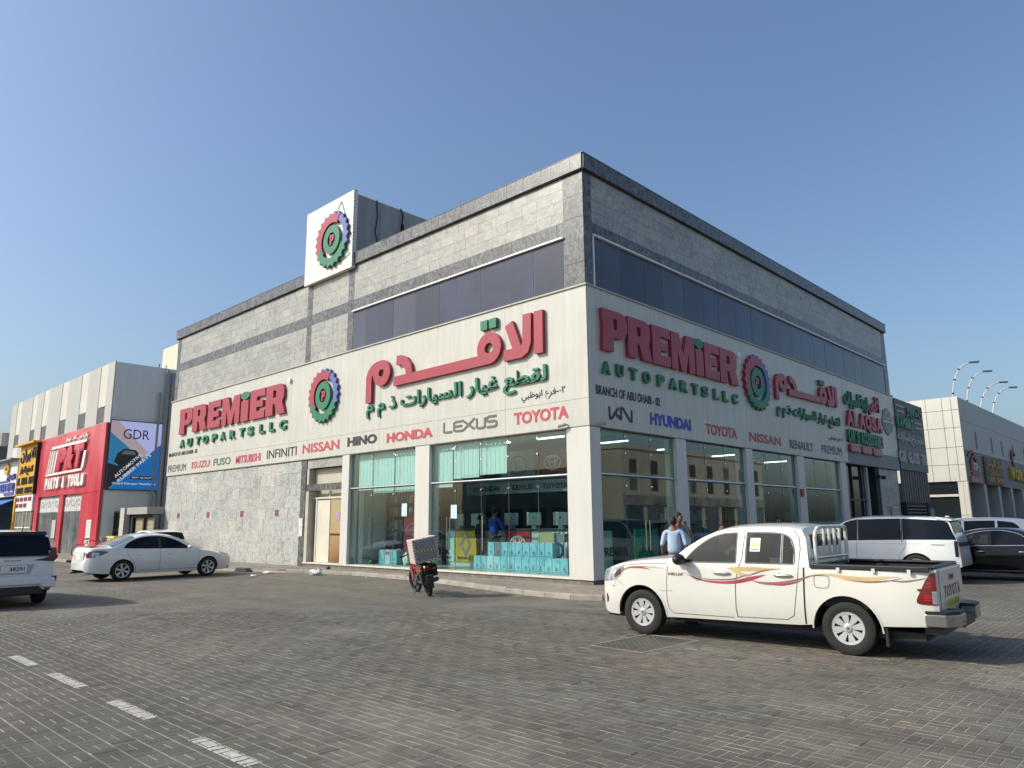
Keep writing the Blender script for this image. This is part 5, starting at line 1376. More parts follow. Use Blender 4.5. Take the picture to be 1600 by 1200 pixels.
stripe([(1.70, .975), (1.85, .915), (2.05, .868), (2.3, .852), (2.55, .868), (2.8, .925), (3.02, .985)], [.002, .012, .022, .03, .044, .052, .004], REDS)
stripe([(1.95, .905), (2.2, .888), (2.5, .905), (2.68, .955), (2.78, .99)], [.002, .016, .02, .014, .002], BRN)
stripe([(2.42, 1.055), (2.6, 1.052), (2.9, 1.058), (3.28, 1.072)], [.004, .055, .05, .002], GOLDS)
stripe([(2.48, 1.04), (2.62, .99), (2.74, .955)], [.006, .055, .03], GOLDS)
stripe([(2.75, .955), (2.86, 1.0), (3.02, 1.045), (3.25, 1.075)], [.006, .02, .018, .002], BRN)
stripe([(2.80, .905), (2.95, .872), (3.15, .872), (3.35, .905), (3.55, .955), (3.68, .995), (3.85, 1.02)], [.002, .03, .04, .03, .02, .014, .004], BRN)
stripe([(2.95, .885), (3.2, .858), (3.4, .885), (3.56, .935)], [.002, .022, .02, .002], REDS)
stripe([(3.70, 1.012), (3.95, 1.018), (4.15, .985), (4.4, .975), (4.62, 1.005), (4.8, 1.02)], [.004, .03, .055, .06, .03, .002], GOLDS)
stripe([(4.15, .958), (4.4, .945), (4.65, .965), (4.85, 1.01)], [.002, .02, .016, .002], BRN)
stripe([(4.62, .975), (4.85, .968), (5.02, .995), (5.12, 1.02)], [.002, .02, .014, .002], BRN)
# dents and scratches on the front wing
tb.ribbon(T_, [(1.27, .70), (1.34, .685), (1.42, .69)], .005, 'scratch', BRN); tb.ribbon(T_, [(1.45, .70), (1.50, .69)], .02, 'scratch', simple('scuff', (.45, .40, .35), .7, var=.2)); tb.ribbon(T_, [(.36, .73), (.40, .70)], .02, 'scratch', BRN)
word('printed_name', 'HILUX', 1.44, 1.70, .925, .965, .0, .006, lambda u, v, w_: tb.P(u, v, -1, .003+w_), TRIM, T_, .02)
# handles, mirrors, lights
for x in (2.21, 3.14):
    for sd_ in (-1, 1):
        yy = tb.y(x+.13, .985)
        h = MB(); h.ell((x+.14, sd_*(yy+.018), .985), .14, .022, .026, 16, 8); h.ell((x+.05, sd_*(yy-.004), .985), .06, .012, .04, 12, 6); h.build('door_handle', CHROME, T_, smooth=True)
for sd_ in (-1, 1):
    mr_ = MB(); mr_.ell((1.72, sd_*(.92+.13), 1.17), .09, .13, .085, 18, 10); mr_.box(1.60, sd_*.86, 1.11, 1.74, sd_*.98, 1.17); mr_.build('mirror', BLACK, T_, smooth=True)
    wf = MB(); wf.add([tb.P(1.50, 1.125, sd_, .004), tb.P(1.72, 1.128, sd_, .004), tb.P(1.72, 1.17, sd_, .004), tb.P(1.62, 1.20, sd_, .004)], [(0, 1, 2, 3)]); wf.build('mirror_base', BLACK, T_)
    tb.patch(T_, dense([(.105, .80, .93), (.16, .775, .965), (.30, .79, .998), (.42, .83, 1.01), (.52, .90, 1.016), (.60, .965, 1.02)], 4), 'headlight', HLG, sd_, .006)
    tb.patch(T_, dense([(.40, .845, .90), (.47, .88, .96), (.54, .92, 1.0)], 3), 'indicator', simple('amber_dark', (.09, .06, .045), .15, var=0, coat=1.) if 'amber_dark' not in MATS else MATS['amber_dark'], sd_, .009)
    tb.ribbon(T_, [(.10, .95), (.3, 1.015), (.60, 1.035)], .01, 'panel_seam', SEAM, sd_)
    tb.patch(T_, dense([(.20, .44, .60), (.235, .46, .57), (.25, .49, .53)], 3), 'fog_light', BLACK, sd_, .004)
    tb.patch(T_, dense([(4.985, .715, .76), (5.03, .705, .85), (5.10, .70, .99), (5.16, .70, 1.075), (5.215, .70, 1.085)], 5), 'tail_light', TLR, sd_, .010)
    tb.patch(T_, dense([(5.07, .80, .815), (5.15, .80, .815)], 3), 'light_bar', simple('red_bright', (.42, .015, .02), .2, var=0, coat=1.) if 'red_bright' not in MATS else MATS['red_bright'], sd_, .013)
    for z_ in (.745, .775, .91, .945): tb.patch(T_, dense([(5.06 if z_ < .85 else 5.11, z_, z_+.016), (5.16, z_, z_+.016)], 3), 'light_bar', MATS['red_bright'], sd_, .013)
    tb.patch(T_, dense([(5.16, .71, .86), (5.215, .71, .86)], 3), 'reverse_lens', HLG, sd_, .014)
    tb.patch(T_, dense([(5.00, .86, .885), (5.12, .868, .89)], 3), 'light_bar', TLD, sd_, .0135)
    # arch lips
    for c in (.925, 4.10):
        tb.ribbon(T_, [(c+.452*cos(pi*k/18), .315+.452*sin(pi*k/18)) for k in range(19)], .020, 'arch_lip', CW_, sd_, .006)
    # mud flap
    bx(4.565, sd_*.66, .16, 4.60, sd_*.88, .44).build('mud_flap', BLACKM, T_)
bx(-.02, -.52, .36, .02, .52, .50).build('front_grille', BLACK, T_); bx(-.015, -.48, .66, .03, .48, .80).build('front_grille', BLACK, T_)
# tailgate details
FT = lambda u, v, w_: (5.222+w_, u, v)
tg = MB().prism([(-.70, .60), (.70, .60), (.70, 1.105), (-.70, 1.105)], 0, .012, FT).build('tailgate', CW_, T_, bev=.01)
MB().prism([(-.12, .955), (.12, .955), (.14, 1.04), (-.14, 1.04)], .012, .022, FT).build('tailgate_handle', TRIM, tg); MB().prism([(-.09, .975), (.09, .975), (.09, 1.02), (-.09, 1.02)], .0225, .026, FT).build('handle_slot', BLACK, tg)
for i, ch in enumerate('TOYOTA'): word('letter', ch, -.52+i*.175, -.52+i*.175+.145, .76, .90, .0125, .016, FT, simple('gate_letter', (.20, .08, .07), .5) if 'gate_letter' not in MATS else MATS['gate_letter'], tg, .01)
YR = simple('reflector_yellow', (.55, .62, .05), .4, var=0)
MB().prism([(-.44, .625), (.44, .625), (.44, .725), (-.44, .725)], .0125, .015, FT).build('reflective_strip', YR, tg)
for k in range(-3, 4):
    if k == 0: MB().prism([(-.02, .655), (.02, .655), (.02, .695), (-.02, .695)], .0152, .017, FT).build('chevron', TXTK, tg); continue
    s_ = 1 if k > 0 else -1; u = k*.105
    m = MB(); ribbon(m, [(u-s_*.02, .64), (u+s_*.025, .675), (u-s_*.02, .71)], .022, .0152, .017, FT); m.build('chevron', TXTK, tg)
BCH = simple('bumper_chrome', (.40, .39, .37), .28, .85, var=.15, nscale=5)
for sd_ in (-1, 1): MB().prism([(5.06, sd_*.93), (5.30, sd_*.90), (5.43, sd_*.70), (5.43, sd_*.40), (5.24, sd_*.40), (5.06, sd_*.84)], .44, .59, lambda u, v, w_: (u, v, w_)).build('rear_bumper', BCH, T_, bev=.015)
bs = MB()
for sd_ in (-1, 1): bs.prism([(5.07, sd_*.925), (5.30, sd_*.89), (5.42, sd_*.70), (5.42, sd_*.38), (5.23, sd_*.38), (5.07, sd_*.84)], .592, .625, lambda u, v, w_: (u, v, w_))
bs.box(5.23, -.40, .40, 5.40, .40, .52); bs.box(5.02, -.80, .34, 5.25, .80, .56); bs.build('bumper_step', BLACK, T_)
FB2 = lambda u, v, w_: (5.432+w_, u, v)
word('printed_name', 'TOYOTA', -.66, -.44, .475, .515, 0, .004, FB2, TRIM, T_, .02)
# interior
for y in (-.38, .38): seats(T_, 2.35, y, .78); seats(T_, 3.15, y, .80)
ds = MB(); ds.box(1.58, -.78, .75, 1.95, .78, 1.10); ds.build('dashboard', SEAT, T_, bev=.04)
sw = MB(); sw.lathe([(.175, -.012), (.19, 0), (.175, .012), (.16, 0), (.175, -.012)], 24, lambda u, v, w_: (2.02+w_*.9+v*.35, -.38+u, 1.06+v*.9)); sw.build('steering_wheel', BLACK, T_, smooth=True)
bx(1.45, -.80, .35, 3.58, .80, .5).build('cabin_floor', BLACKM, T_)
st = MB(); st.add([tb.P(2.775, 1.30, -1, .006), tb.P(2.93, 1.30, -1, .006), tb.P(2.935, 1.49, -1, .006), tb.P(2.78, 1.49, -1, .006)], [(0, 1, 2, 3)]); stk = st.build('window_sticker', simple('sticker_white', (.66, .70, .66), .5, var=0), T_)
st = MB(); st.add([tb.P(2.80, 1.38, -1, .008), tb.P(2.90, 1.37, -1, .008), tb.P(2.915, 1.41, -1, .008), tb.P(2.83, 1.44, -1, .008)], [(0, 1, 2, 3)]); st.build('sticker_mark', YR, stk)
st = MB(); st.add([tb.P(2.79, 1.32, -1, .008), tb.P(2.91, 1.32, -1, .008), tb.P(2.91, 1.335, -1, .008), tb.P(2.79, 1.335, -1, .008)], [(0, 1, 2, 3)]); st.build('sticker_text', GREEN, stk)

# ---- white saloon on the left
A = radians(92)
S = thing('saloon_car', 'white saloon with dark windows parked across the marble wall', 'car', (0, 0, 0), 0)
sb_ = Body(4.80,
    top=[(0, .50), (.02, .56), (.08, .64), (.25, .73), (.6, .835), (1.0, .915), (1.25, .96), (1.4, 1.02), (1.7, 1.19), (2.05, 1.35), (2.35, 1.43), (2.7, 1.468), (3.0, 1.465), (3.35, 1.41), (3.75, 1.255), (4.10, 1.10), (4.2, 1.075), (4.62, 1.06), (4.70, 1.045), (4.735, .98), (4.77, .75), (4.80, .62)],
    hw=[(0, .42), (.03, .55), (.10, .68), (.25, .79), (.5, .87), (.9, .895), (3.8, .897), (4.3, .87), (4.55, .81), (4.68, .72), (4.76, .62), (4.80, .55)],
    belt=[(0, .55), (.3, .72), (.9, .86), (1.3, .915), (2.0, .935), (3.5, .97), (4.0, .995), (4.65, .99), (4.8, .7)],
    low=[(0, .34), (.1, .24), (.5, .20), (3.9, .22), (4.5, .26), (4.75, .30), (4.8, .36)],
    wheels=[1.00, 3.776], ra=.36, rz=.315, tumb=.42, crown=.06, crown_f=[(0, .08), (.5, .09), (1.2, .06), (2.2, .06), (3.4, .07), (4.0, .07), (4.6, .05), (4.8, .05)],
    wins=[(1.66, 2.60, 'a'), (2.68, 3.78, 'b')],
    wtop=[(1.64, .96), (1.85, 1.10), (2.1, 1.23), (2.4, 1.33), (2.7, 1.372), (3.0, 1.365), (3.25, 1.325), (3.5, 1.24), (3.7, 1.12), (3.79, 1.01)], wbot=.02,
    ws=(1.32, 2.20), rw=(3.42, 4.12), doors=[(1.35, 2.62), (2.64, 3.62)])
sb_.build(S, {'body': CWC, 'glass': CTINT, 'windscreen': CTINT, 'rear_window': simple('rear_glass_blue', (.10, .115, .13), .06, var=0, spec=.9)})
for x in (1.0, 3.776):
    for sd_ in (-1, 1): wheel(S, x, sd_*.80, .32, .205, 'six', sd_, rim=.68)
for sd_ in (-1, 1):
    R_ = lambda pts, wd=.008, mt=SEAM, nm='panel_seam': sb_.ribbon(S, dense(pts, 5), wd, nm, mt, sd_)
    R_([(1.36, .90), (1.33, .6), (1.38, .30), (3.3, .30)]); R_([(2.64, .94), (2.62, .6), (2.65, .30)]); R_([(3.70, .97), (3.62, .75), (3.45, .58), (3.36, .30)])
    R_([(1.45, .44), (2.4, .46), (3.35, .50)], .012, CWC, 'side_crease'); 
    sb_.ribbon(S, dense([(2.645, .965), (2.645, 1.372)], 4), .10, 'window_pillar', BLACK, sd_, .003)
    for x in (2.32, 3.28): m = MB(); m.ell((x, sd_*(sb_.y(x, .80)+.012), .80), .10, .018, .02, 12, 6); m.build('door_handle', CWC, S, smooth=True)
    m = MB(); m.ell((1.72, sd_*1.0, 1.0), .07, .10, .065, 14, 8); m.box(1.66, sd_*.84, .965, 1.74, sd_*.94, .995); m.build('mirror', CWC, S, smooth=True)
    sb_.patch(S, dense([(.06, .56, .60), (.18, .57, .68), (.35, .62, .745), (.52, .70, .79), (.60, .77, .81)], 3), 'headlight', HLG, sd_, .006)
    sb_.patch(S, dense([(4.22, .90, .91), (4.35, .84, .945), (4.5, .78, .95), (4.62, .75, .945), (4.72, .74, .92), (4.765, .74, .86)], 4), 'tail_light', simple('tail_rose', (.13, .035, .045), .12, var=.2, coat=1.) if 'tail_rose' not in MATS else MATS['tail_rose'], sd_, .008)
    sb_.patch(S, dense([(4.48, .76, .90), (4.66, .76, .90)], 4), 'reverse_lens', HLG, sd_, .012)
m = MB(); m.box(4.765, -.45, .60, 4.80, .45, .92); m.build('boot_panel', CWC, S, bev=.01)
FS = lambda u, v, w_: (4.802+w_, u, v)
plate(S, FS, -.26, .68, .52, .15, ''); m = MB(); m.box(4.45, -.55, 1.062, 4.68, .55, 1.088); m.build('boot_lip', simple('lip_red', (.45, .12, .10), .3), S, bev=.01)
for y in (-.55, .55): m = MB(); m.cyl((4.6, y, .25), (4.84, y, .25), .04, n=12); m.build('exhaust_tip', CHROME, S, smooth=True)
seats(S, 2.5, .35, .65); seats(S, 2.5, -.35, .65)
# nose to the right: local +x runs to the tail; right-hand flank (local -y side when turned) towards the camera
Fd = Vector((cos(A), sin(A), 0)); near = Vector((sin(A), -cos(A), 0)); rwp = Vector((-13.48, -6.69, 0))
S.location = rwp-near*.90+Fd*3.776; S.rotation_euler = (0, 0, A+pi)

# ---- small hatchback roof behind it
def hatch(name, label, loc, rz, mat, glass=CTINT, L=4.2, H=1.5, W=.86, cat='car', black_roof=False, wheelstyle='ten'):
    k = L/4.2; t = thing(name, label, cat, loc, rz); hs = H/1.5
    sc = lambda ps: [(x*k, z*hs) for x, z in ps]
    b_ = Body(L, top=sc([(0, .62), (.03, .72), (.12, .80), (.5, .90), (.95, .98), (1.1, 1.03), (1.4, 1.22), (1.75, 1.40), (2.1, 1.48), (2.8, 1.5), (3.4, 1.47), (3.75, 1.42), (3.86, 1.38), (3.98, 1.18), (4.08, 1.0), (4.14, .82), (4.2, .66)]),
        hw=[(0, W*.6), (.1*k, W*.8), (.35*k, W*.96), (.8*k, W), (3.5*k, W), (3.95*k, W*.95), (4.12*k, W*.87), (4.2*k, W*.78)],
        belt=sc([(0, .6), (.3, .82), (.9, .93), (2, .97), (3.6, 1.02), (4.0, 1.0), (4.2, .7)]), low=sc([(0, .38), (.1, .26), (.5, .22), (3.8, .24), (4.1, .28), (4.2, .38)]),
        wheels=[.82*k, 3.38*k], ra=.36*hs, rz=.32*hs, tumb=.30, wins=[(1.34*k, 2.18*k, 'a'), (2.25*k, 3.02*k, 'b'), (3.08*k, 3.62*k, 'c')],
        wtop=sc([(1.32, 1.0), (1.6, 1.20), (1.85, 1.335), (2.2, 1.39), (2.9, 1.40), (3.4, 1.36), (3.6, 1.22), (3.63, 1.06)]), ws=(1.08*k, 1.92*k), rw=(3.84*k, 4.05*k), doors=[(1.12*k, 2.2*k), (2.215*k, 3.05*k)])
    b_.build(t, {'body': mat, 'glass': glass})
    for x in (.82*k, 3.38*k):
        for sd_ in (-1, 1): wheel(t, x, sd_*(W-.105), .32*hs, .2, wheelstyle, sd_)
    for sd_ in (-1, 1):
        b_.ribbon(t, dense([(1.12*k, .9*hs), (1.1*k, .5*hs), (1.2*k, .3*hs), (3.0*k, .32*hs)], 4), .008, 'panel_seam', SEAM, sd_); b_.ribbon(t, dense([(2.21*k, .95*hs), (2.2*k, .33*hs)], 4), .008, 'panel_seam', SEAM, sd_)
        b_.patch(t, dense([(.08*k, .62*hs, .70*hs), (.3*k, .68*hs, .80*hs), (.55*k, .78*hs, .87*hs)], 3), 'headlight', HLG, sd_, .006)
        b_.patch(t, dense([(3.86*k, .82*hs, 1.0*hs), (4.05*k, .78*hs, 1.02*hs), (4.12*k, .78*hs, .9*hs)], 3), 'tail_light', TLR, sd_, .008)
        m = MB(); m.ell((1.42*k, sd_*(W+.12), 1.03*hs), .07, .10, .07, 12, 7); m.box(1.36*k, sd_*(W-.06), .97*hs, 1.44*k, sd_*(W+.06), 1.0*hs); m.build('mirror', mat, t, smooth=True)
        for x in (1.98*k, 2.84*k): m = MB(); m.ell((x, sd_*(b_.y(x, .84*hs)+.012), .84*hs), .09, .018, .018, 12, 6); m.build('door_handle', mat, t, smooth=True)
    return t, b_
hatch('hatchback_car', 'white hatchback mostly hidden behind the parked white saloon', (-26.9, -1.45, .06), 0, CWC, L=3.7, H=1.46)

# ---- grey-white people carrier seen from behind at the left edge
V = thing('people_carrier', 'white people carrier seen from behind at the left edge, plate ending 291', 'car', (-7.1-4.55, -11.12, 0), radians(0))
LV = 4.55; hv = 1.0
vb = Body(LV, top=[(0, .70), (.04, .82), (.15, .95), (.6, 1.05), (1.0, 1.10), (1.15, 1.15), (1.55, 1.40), (1.85, 1.54), (2.3, 1.62), (3.2, 1.64), (4.0, 1.60), (4.22, 1.56), (4.30, 1.50), (4.40, 1.25), (4.46, 1.06), (4.50, .98), (4.53, .80), (4.55, .60)],
    hw=[(0, .6), (.1, .74), (.35, .85), (.8, .885), (3.6, .885), (4.1, .87), (4.35, .84), (4.48, .81), (4.55, .78)],
    belt=[(0, .7), (.4, .92), (1, 1.0), (3.5, 1.06), (4.3, 1.08), (4.55, .9)], low=[(0, .42), (.1, .3), (.5, .26), (4.0, .28), (4.4, .34), (4.55, .42)],
    wheels=[.86, 3.63], ra=.38, rz=.33, tumb=.24, crown=.05, wins=[(1.4, 2.2, 'a'), (2.28, 3.1, 'b'), (3.16, 3.9, 'c')],
    wtop=[(1.38, 1.05), (1.7, 1.35), (2.0, 1.48), (3.0, 1.50), (3.7, 1.48), (3.88, 1.3), (3.91, 1.12)], ws=(1.14, 1.8), rw=(4.285, 4.41), doors=[(1.15, 2.24), (2.26, 3.12)])
vb.build(V, {'body': CWC, 'glass': CTINT, 'rear_window': CTINT})
for x in (.86, 3.63):
    for sd_ in (-1, 1): wheel(V, x, sd_*.78, .335, .205, 'ten', sd_)
FV = lambda u, v, w_: (4.552+w_, u, v)
def slope(u, v, w_):   # on the raked upper tail
    t = max(0, min(1, (v-.98)/.55)); return (4.515-t*.20+w_, u, v)
gq = [(-.70, 1.08), (.70, 1.08), (.665, 1.30), (.61, 1.52), (-.61, 1.52), (-.665, 1.30)]
MB().prism(gq, .0, .02, slope).build('tailgate_glass', CTINT, V)
MB().prism([(-.66, 1.52), (.66, 1.52), (.62, 1.60), (-.62, 1.60)], -.08, .05, slope).build('roof_spoiler', BLACK, V, bev=.01)
m = MB(); m.cyl((3.95, .25, 1.58), (4.05, .25, 1.72), .016, .006, 8); m.build('roof_aerial', BLACK, V)
MB().prism([(-.80, .66), (.80, .66), (.78, 1.04), (-.78, 1.04)], -.01, .02, FV).build('tailgate', CWC, V, bev=.015)
MB().prism([(-.34, .70), (.34, .70), (.42, .90), (-.42, .90)], .0205, .030, FV).build('plate_recess', simple('recess_grey', (.42, .43, .44), .5), V)
plate(V, lambda u, v, w_: FV(u, v, w_+.031), -.28, .735, .56, .15, '38291')
MB().prism([(-.16, .975), (.16, .975), (.16, 1.0), (-.16, 1.0)], .0205, .026, FV).build('lettering', TRIM, V)
for sd_ in (-1, 1):
    MB().prism([(sd_*.38, .99), (sd_*.78, .95), (sd_*.84, 1.02), (sd_*.86, 1.09), (sd_*.70, 1.05)][::sd_], -.10, .032, FV).build('tail_light', TLD, V)
    MB().prism([(sd_*.70, 1.03), (sd_*.86, 1.04), (sd_*.83, 1.25), (sd_*.76, 1.25)][::sd_], -.20, -.06, FV).build('tail_light', TLR, V)
    vb.patch(V, dense([(4.15, 1.02, 1.10), (4.3, .98, 1.12), (4.42, .97, 1.22), (4.50, .97, 1.10)], 3), 'tail_light', TLR, sd_, .008)
    MB().prism([(sd_*.70, .42), (sd_*.86, .42), (sd_*.86, .64), (sd_*.78, .64)][::sd_], -.08, .05, FV).build('bumper_reflector', BLACK, V)
    MB().prism([(sd_*.79, .45), (sd_*.85, .45), (sd_*.85, .62), (sd_*.81, .62)][::sd_], .051, .056, FV).build('reflector', TLR, V)
bm_ = MB(); bm_.prism([(-.86, .40), (.86, .40), (.87, .50), (.82, .62), (-.82, .62), (-.87, .50)], -.12, .06, FV); bm_.build('rear_bumper', CWC, V, bev=.02)
MB().prism([(-.62, .28), (.62, .28), (.54, .44), (-.54, .44)], -.1, .068, FV).build('bumper_insert', BLACK, V)
MB().prism([(-.60, .36), (-.50, .46), (.50, .46), (.60, .36), (.66, .36), (.54, .49), (-.54, .49), (-.66, .36)], .02, .075, FV).build('skid_trim', TRIM, V)
seats(V, 2.4, .35, .75); seats(V, 3.2, -.35, .75); seats(V, 3.2, .35, .75)

# ---- big white estate-like off-roader behind the pickup
R = thing('off_road_car', 'tall white off-road car with dark side glass parked behind the pickup, half in shade', 'car', (1.62, 7.76, 0), radians(4))
rb = Body(5.0, top=[(0, .85), (.03, .98), (.12, 1.05), (.5, 1.10), (1.2, 1.15), (1.45, 1.20), (1.8, 1.48), (2.1, 1.70), (2.4, 1.79), (2.9, 1.83), (3.8, 1.81), (4.55, 1.76), (4.74, 1.73), (4.80, 1.68), (4.90, 1.34), (4.95, 1.20), (4.98, 1.0), (5.0, .75)],
    hw=[(0, .75), (.1, .88), (.35, .97), (.9, 1.0), (4.2, 1.0), (4.6, .97), (4.85, .92), (5.0, .86)],
    belt=[(0, .9), (.3, 1.0), (1.2, 1.08), (2, 1.11), (4.6, 1.15), (4.9, 1.15), (5.0, 1.0)], low=[(0, .45), (.1, .34), (4.8, .38), (5.0, .46)],
    wheels=[.96, 3.96], ra=.43, rz=.38, tumb=.26, crown=.05, wins=[(1.72, 2.46, 'a'), (2.50, 3.62, 'b'), (3.66, 4.93, 'c')],
    wtop=[(1.70, 1.20), (1.95, 1.48), (2.2, 1.66), (2.5, 1.72), (3.5, 1.735), (4.3, 1.70), (4.62, 1.67), (4.76, 1.62), (4.86, 1.36), (4.935, 1.18)], wbot=.012, ws=(1.44, 2.3), rw=(4.79, 4.90), doors=[(1.42, 2.44), (2.46, 3.72)])
rb.build(R, {'body': CWC, 'glass': CTINT})
for x in (.96, 3.96):
    for sd_ in (-1, 1): wheel(R, x, sd_*.89, .385, .25, 'ten', sd_, rim=.7)
for sd_ in (-1, 1):
    q = lambda pts, wd=.008: rb.ribbon(R, dense(pts, 5), wd, 'panel_seam', SEAM, sd_)
    q([(2.45, 1.10), (2.44, .7), (2.47, .42)]); q([(3.74, 1.14), (3.70, .95), (3.56, .75), (3.50, .42)]); q([(1.42, 1.05), (1.40, .45), (3.5, .44)]); q([(1.0, 1.02), (4.85, 1.06)], .004)
    rb.ribbon(R, dense([(4.35, 1.03), (4.66, 1.025)], 3), .018, 'side_badge', BLACK, sd_)
    for x in (2.2, 3.3): rb.ribbon(R, dense([(x-.12, .955), (x+.12, .955)], 3), .03, 'door_handle', CWC, sd_, .012)
    for u, o_ in ((2.47, .014), (3.635, .014)): rb.ribbon(R, dense([(u, 1.13), (u+.01, 1.73)], 4), .035, 'window_pillar', BLACK, sd_, .003)
    rb.patch(R, dense([(4.88, .72, 1.13), (4.93, .72, 1.13), (4.96, .72, 1.12)], 3), 'tail_light', BLACK, sd_, .006)
    m = MB(); m.ell((1.95, sd_*1.12, 1.25), .08, .13, .10, 12, 8); m.build('mirror', BLACK, R, smooth=True)
MB().prism([(4.50, 1.775), (4.86, 1.70), (4.90, 1.675), (4.86, 1.66), (4.70, 1.67), (4.50, 1.70)], -.80, .80, lambda u, v, w_: (u, w_, v)).build('roof_spoiler', CWC, R, bev=.01)
MB().prism([(-.78, .98), (.78, .98), (.78, 1.09), (-.78, 1.09)], 4.985, 5.01, lambda u, v, w_: (w_, u, v)).build('tail_strip', BLACK, R)
word('lettering', 'RANGE ROVER', -.45, .45, 1.015, 1.055, 5.011, 5.014, lambda u, v, w_: (w_, u, v), TRIM, R)
m = MB(); m.cyl((4.75, -.6, 1.77), (4.75, -.6, 1.80), .05, n=10); m.build('roof_fin', CWC, R)

# ---- black saloon beyond it
K_ = thing('saloon_car', 'glossy black saloon with its driver inside at the right edge', 'car', (4.15, 10.02, 0), radians(4))
kb = Body(4.95,
    top=[(0, .60), (.03, .68), (.12, .76), (.4, .86), (.9, .96), (1.3, 1.0), (1.45, 1.04), (1.8, 1.23), (2.15, 1.37), (2.5, 1.44), (2.9, 1.465), (3.3, 1.44), (3.75, 1.32), (4.2, 1.15), (4.35, 1.11), (4.75, 1.08), (4.86, 1.03), (4.92, .85), (4.95, .62)],
    hw=[(0, .55), (.08, .72), (.3, .85), (.8, .92), (4.1, .93), (4.6, .86), (4.85, .75), (4.95, .62)],
    belt=[(0, .62), (.3, .78), (1.0, .90), (2, .93), (4, .98), (4.7, .98), (4.95, .7)], low=[(0, .36), (.1, .24), (4.7, .26), (4.95, .36)],
    wheels=[.98, 3.90], ra=.375, rz=.33, tumb=.40, crown=.055, wins=[(1.72, 2.70, 'a'), (2.78, 3.66, 'b')],
    wtop=[(1.70, .98), (1.95, 1.13), (2.2, 1.25), (2.5, 1.335), (2.9, 1.37), (3.2, 1.345), (3.5, 1.24), (3.67, 1.06)], ws=(1.36, 2.3), rw=(3.7, 4.25), doors=[(1.45, 2.73), (2.75, 3.75)])
kb.build(K_, {'body': CBK, 'glass': CTINT, 'windscreen': CTINT})
for ch in K_.children:
    if ch.name.startswith('side_window') and ch.data.vertices[0].co.x < 2.72 and min(v.co.x for v in ch.data.vertices) < 2.0: ch.data.materials[0] = CGLASS
for x in (.98, 3.90):
    for sd_ in (-1, 1): wheel(K_, x, sd_*.83, .335, .22, 'ten', sd_, rim=.68)
for sd_ in (-1, 1):
    kb.ribbon(K_, smooth_pts([(1.68, .955), (1.95, 1.145), (2.2, 1.27), (2.5, 1.352), (2.9, 1.388), (3.2, 1.362), (3.5, 1.26), (3.70, 1.06)], 5), .012, 'window_chrome', TRIM, sd_, .004)
    kb.ribbon(K_, dense([(1.60, .935), (3.72, .985)], 6), .012, 'window_chrome', TRIM, sd_, .005)
    kb.ribbon(K_, dense([(1.48, .28), (3.45, .28)], 6), .028, 'sill_chrome', CHROME, sd_, .006)
    kb.ribbon(K_, dense([(2.74, .95), (2.74, .3)], 4), .008, 'panel_seam', SEAM, sd_)
    for x in (2.5, 3.5): m = MB(); m.ell((x, sd_*(kb.y(x, .80)+.014), .80), .11, .02, .018, 12, 6); m.build('door_handle', CHROME, K_, smooth=True)
    m = MB(); m.ell((1.80, sd_*1.05, 1.03), .08, .11, .075, 14, 8); m.box(1.74, sd_*.86, .98, 1.82, sd_*.98, 1.01); m.build('mirror', CBK, K_, smooth=True)
    m = MB(); m.ell((1.79, sd_*1.055, 1.03), .083, .1, .05, 12, 6); m.build('mirror_trim', CHROME, K_, smooth=True)
seats(K_, 2.6, .38, .6)
# ---- second white off-roader further back
hatch('off_road_car', 'second white off-road car with its roof fin, behind the black saloon', (3.0, 13.45, 0), radians(4), CWC, L=4.75, H=1.77, W=.95)
tag(hatch('estate_car', 'dark estate car at the far right behind the white ones', (6.5, 17.6, 0), 0, CBK, L=4.7, H=1.7, W=.93)[0], 'dark car parked at the far right behind the white ones', 'car')
# ------------------------------------------------------------------ motorbike
MT = thing('delivery_motorbike', 'red motorbike with a grey delivery box leaning on its stand before the shop', 'motorbike', (-2.12, -3.66, 0), radians(154))
MT.rotation_euler = (radians(-11), 0, radians(154))
MRED = paint('bike_red', (.30, .012, .018))
def bwheel(root, x, r, w_):
    w = bpy.data.objects.new('wheel', None); COL.objects.link(w); w.parent = root; w.location = (x, 0, r)
    fr = lambda u, v, a: (u, a, v)
    t = MB(); t.lathe([(r-.06, -w_*.35), (r-.035, -w_*.5), (r-.01, -w_*.35), (r, 0), (r-.01, w_*.35), (r-.035, w_*.5), (r-.06, w_*.35), (r-.06, -w_*.35)], 30, fr); t.build('tyre', RUBBER, w, smooth=True)
    m = MB(); m.lathe([(r-.075, -.018), (r-.055, -.022), (r-.055, .022), (r-.075, .018), (r-.075, -.018)], 30, fr); m.cyl((0, -.05, 0), (0, .05, 0), .04, n=12)
    for k in range(5):
        a = 2*pi*k/5
        for o_ in (-.012, .012): m.cyl((0, o_, 0), ((r-.07)*cos(a), o_, (r-.07)*sin(a)), .012, n=6)
    m.build('rim', BLACK, w); return w
bwheel(MT, 0, .305, .10); fwh = bwheel(MT, 1.26, .305, .085); fwh.rotation_euler = (0, 0, radians(14))
m = MB(); m.tube([(.0, .09, .305), (.45, .10, .34)], .02); m.tube([(.0, -.09, .305), (.45, -.10, .34)], .02); m.tube([(.02, .12, .32), (.12, .12, .62)], .028); m.tube([(.02, -.12, .32), (.12, -.12, .62)], .028)
m.build('swingarm', GREYD, MT, smooth=True); m = MB(); m.tube([(1.22, .07, .30), (1.04, .07, .82)], .024); m.tube([(1.22, -.07, .30), (1.04, -.07, .82)], .024); m.build('fork', STEEL, MT, smooth=True)
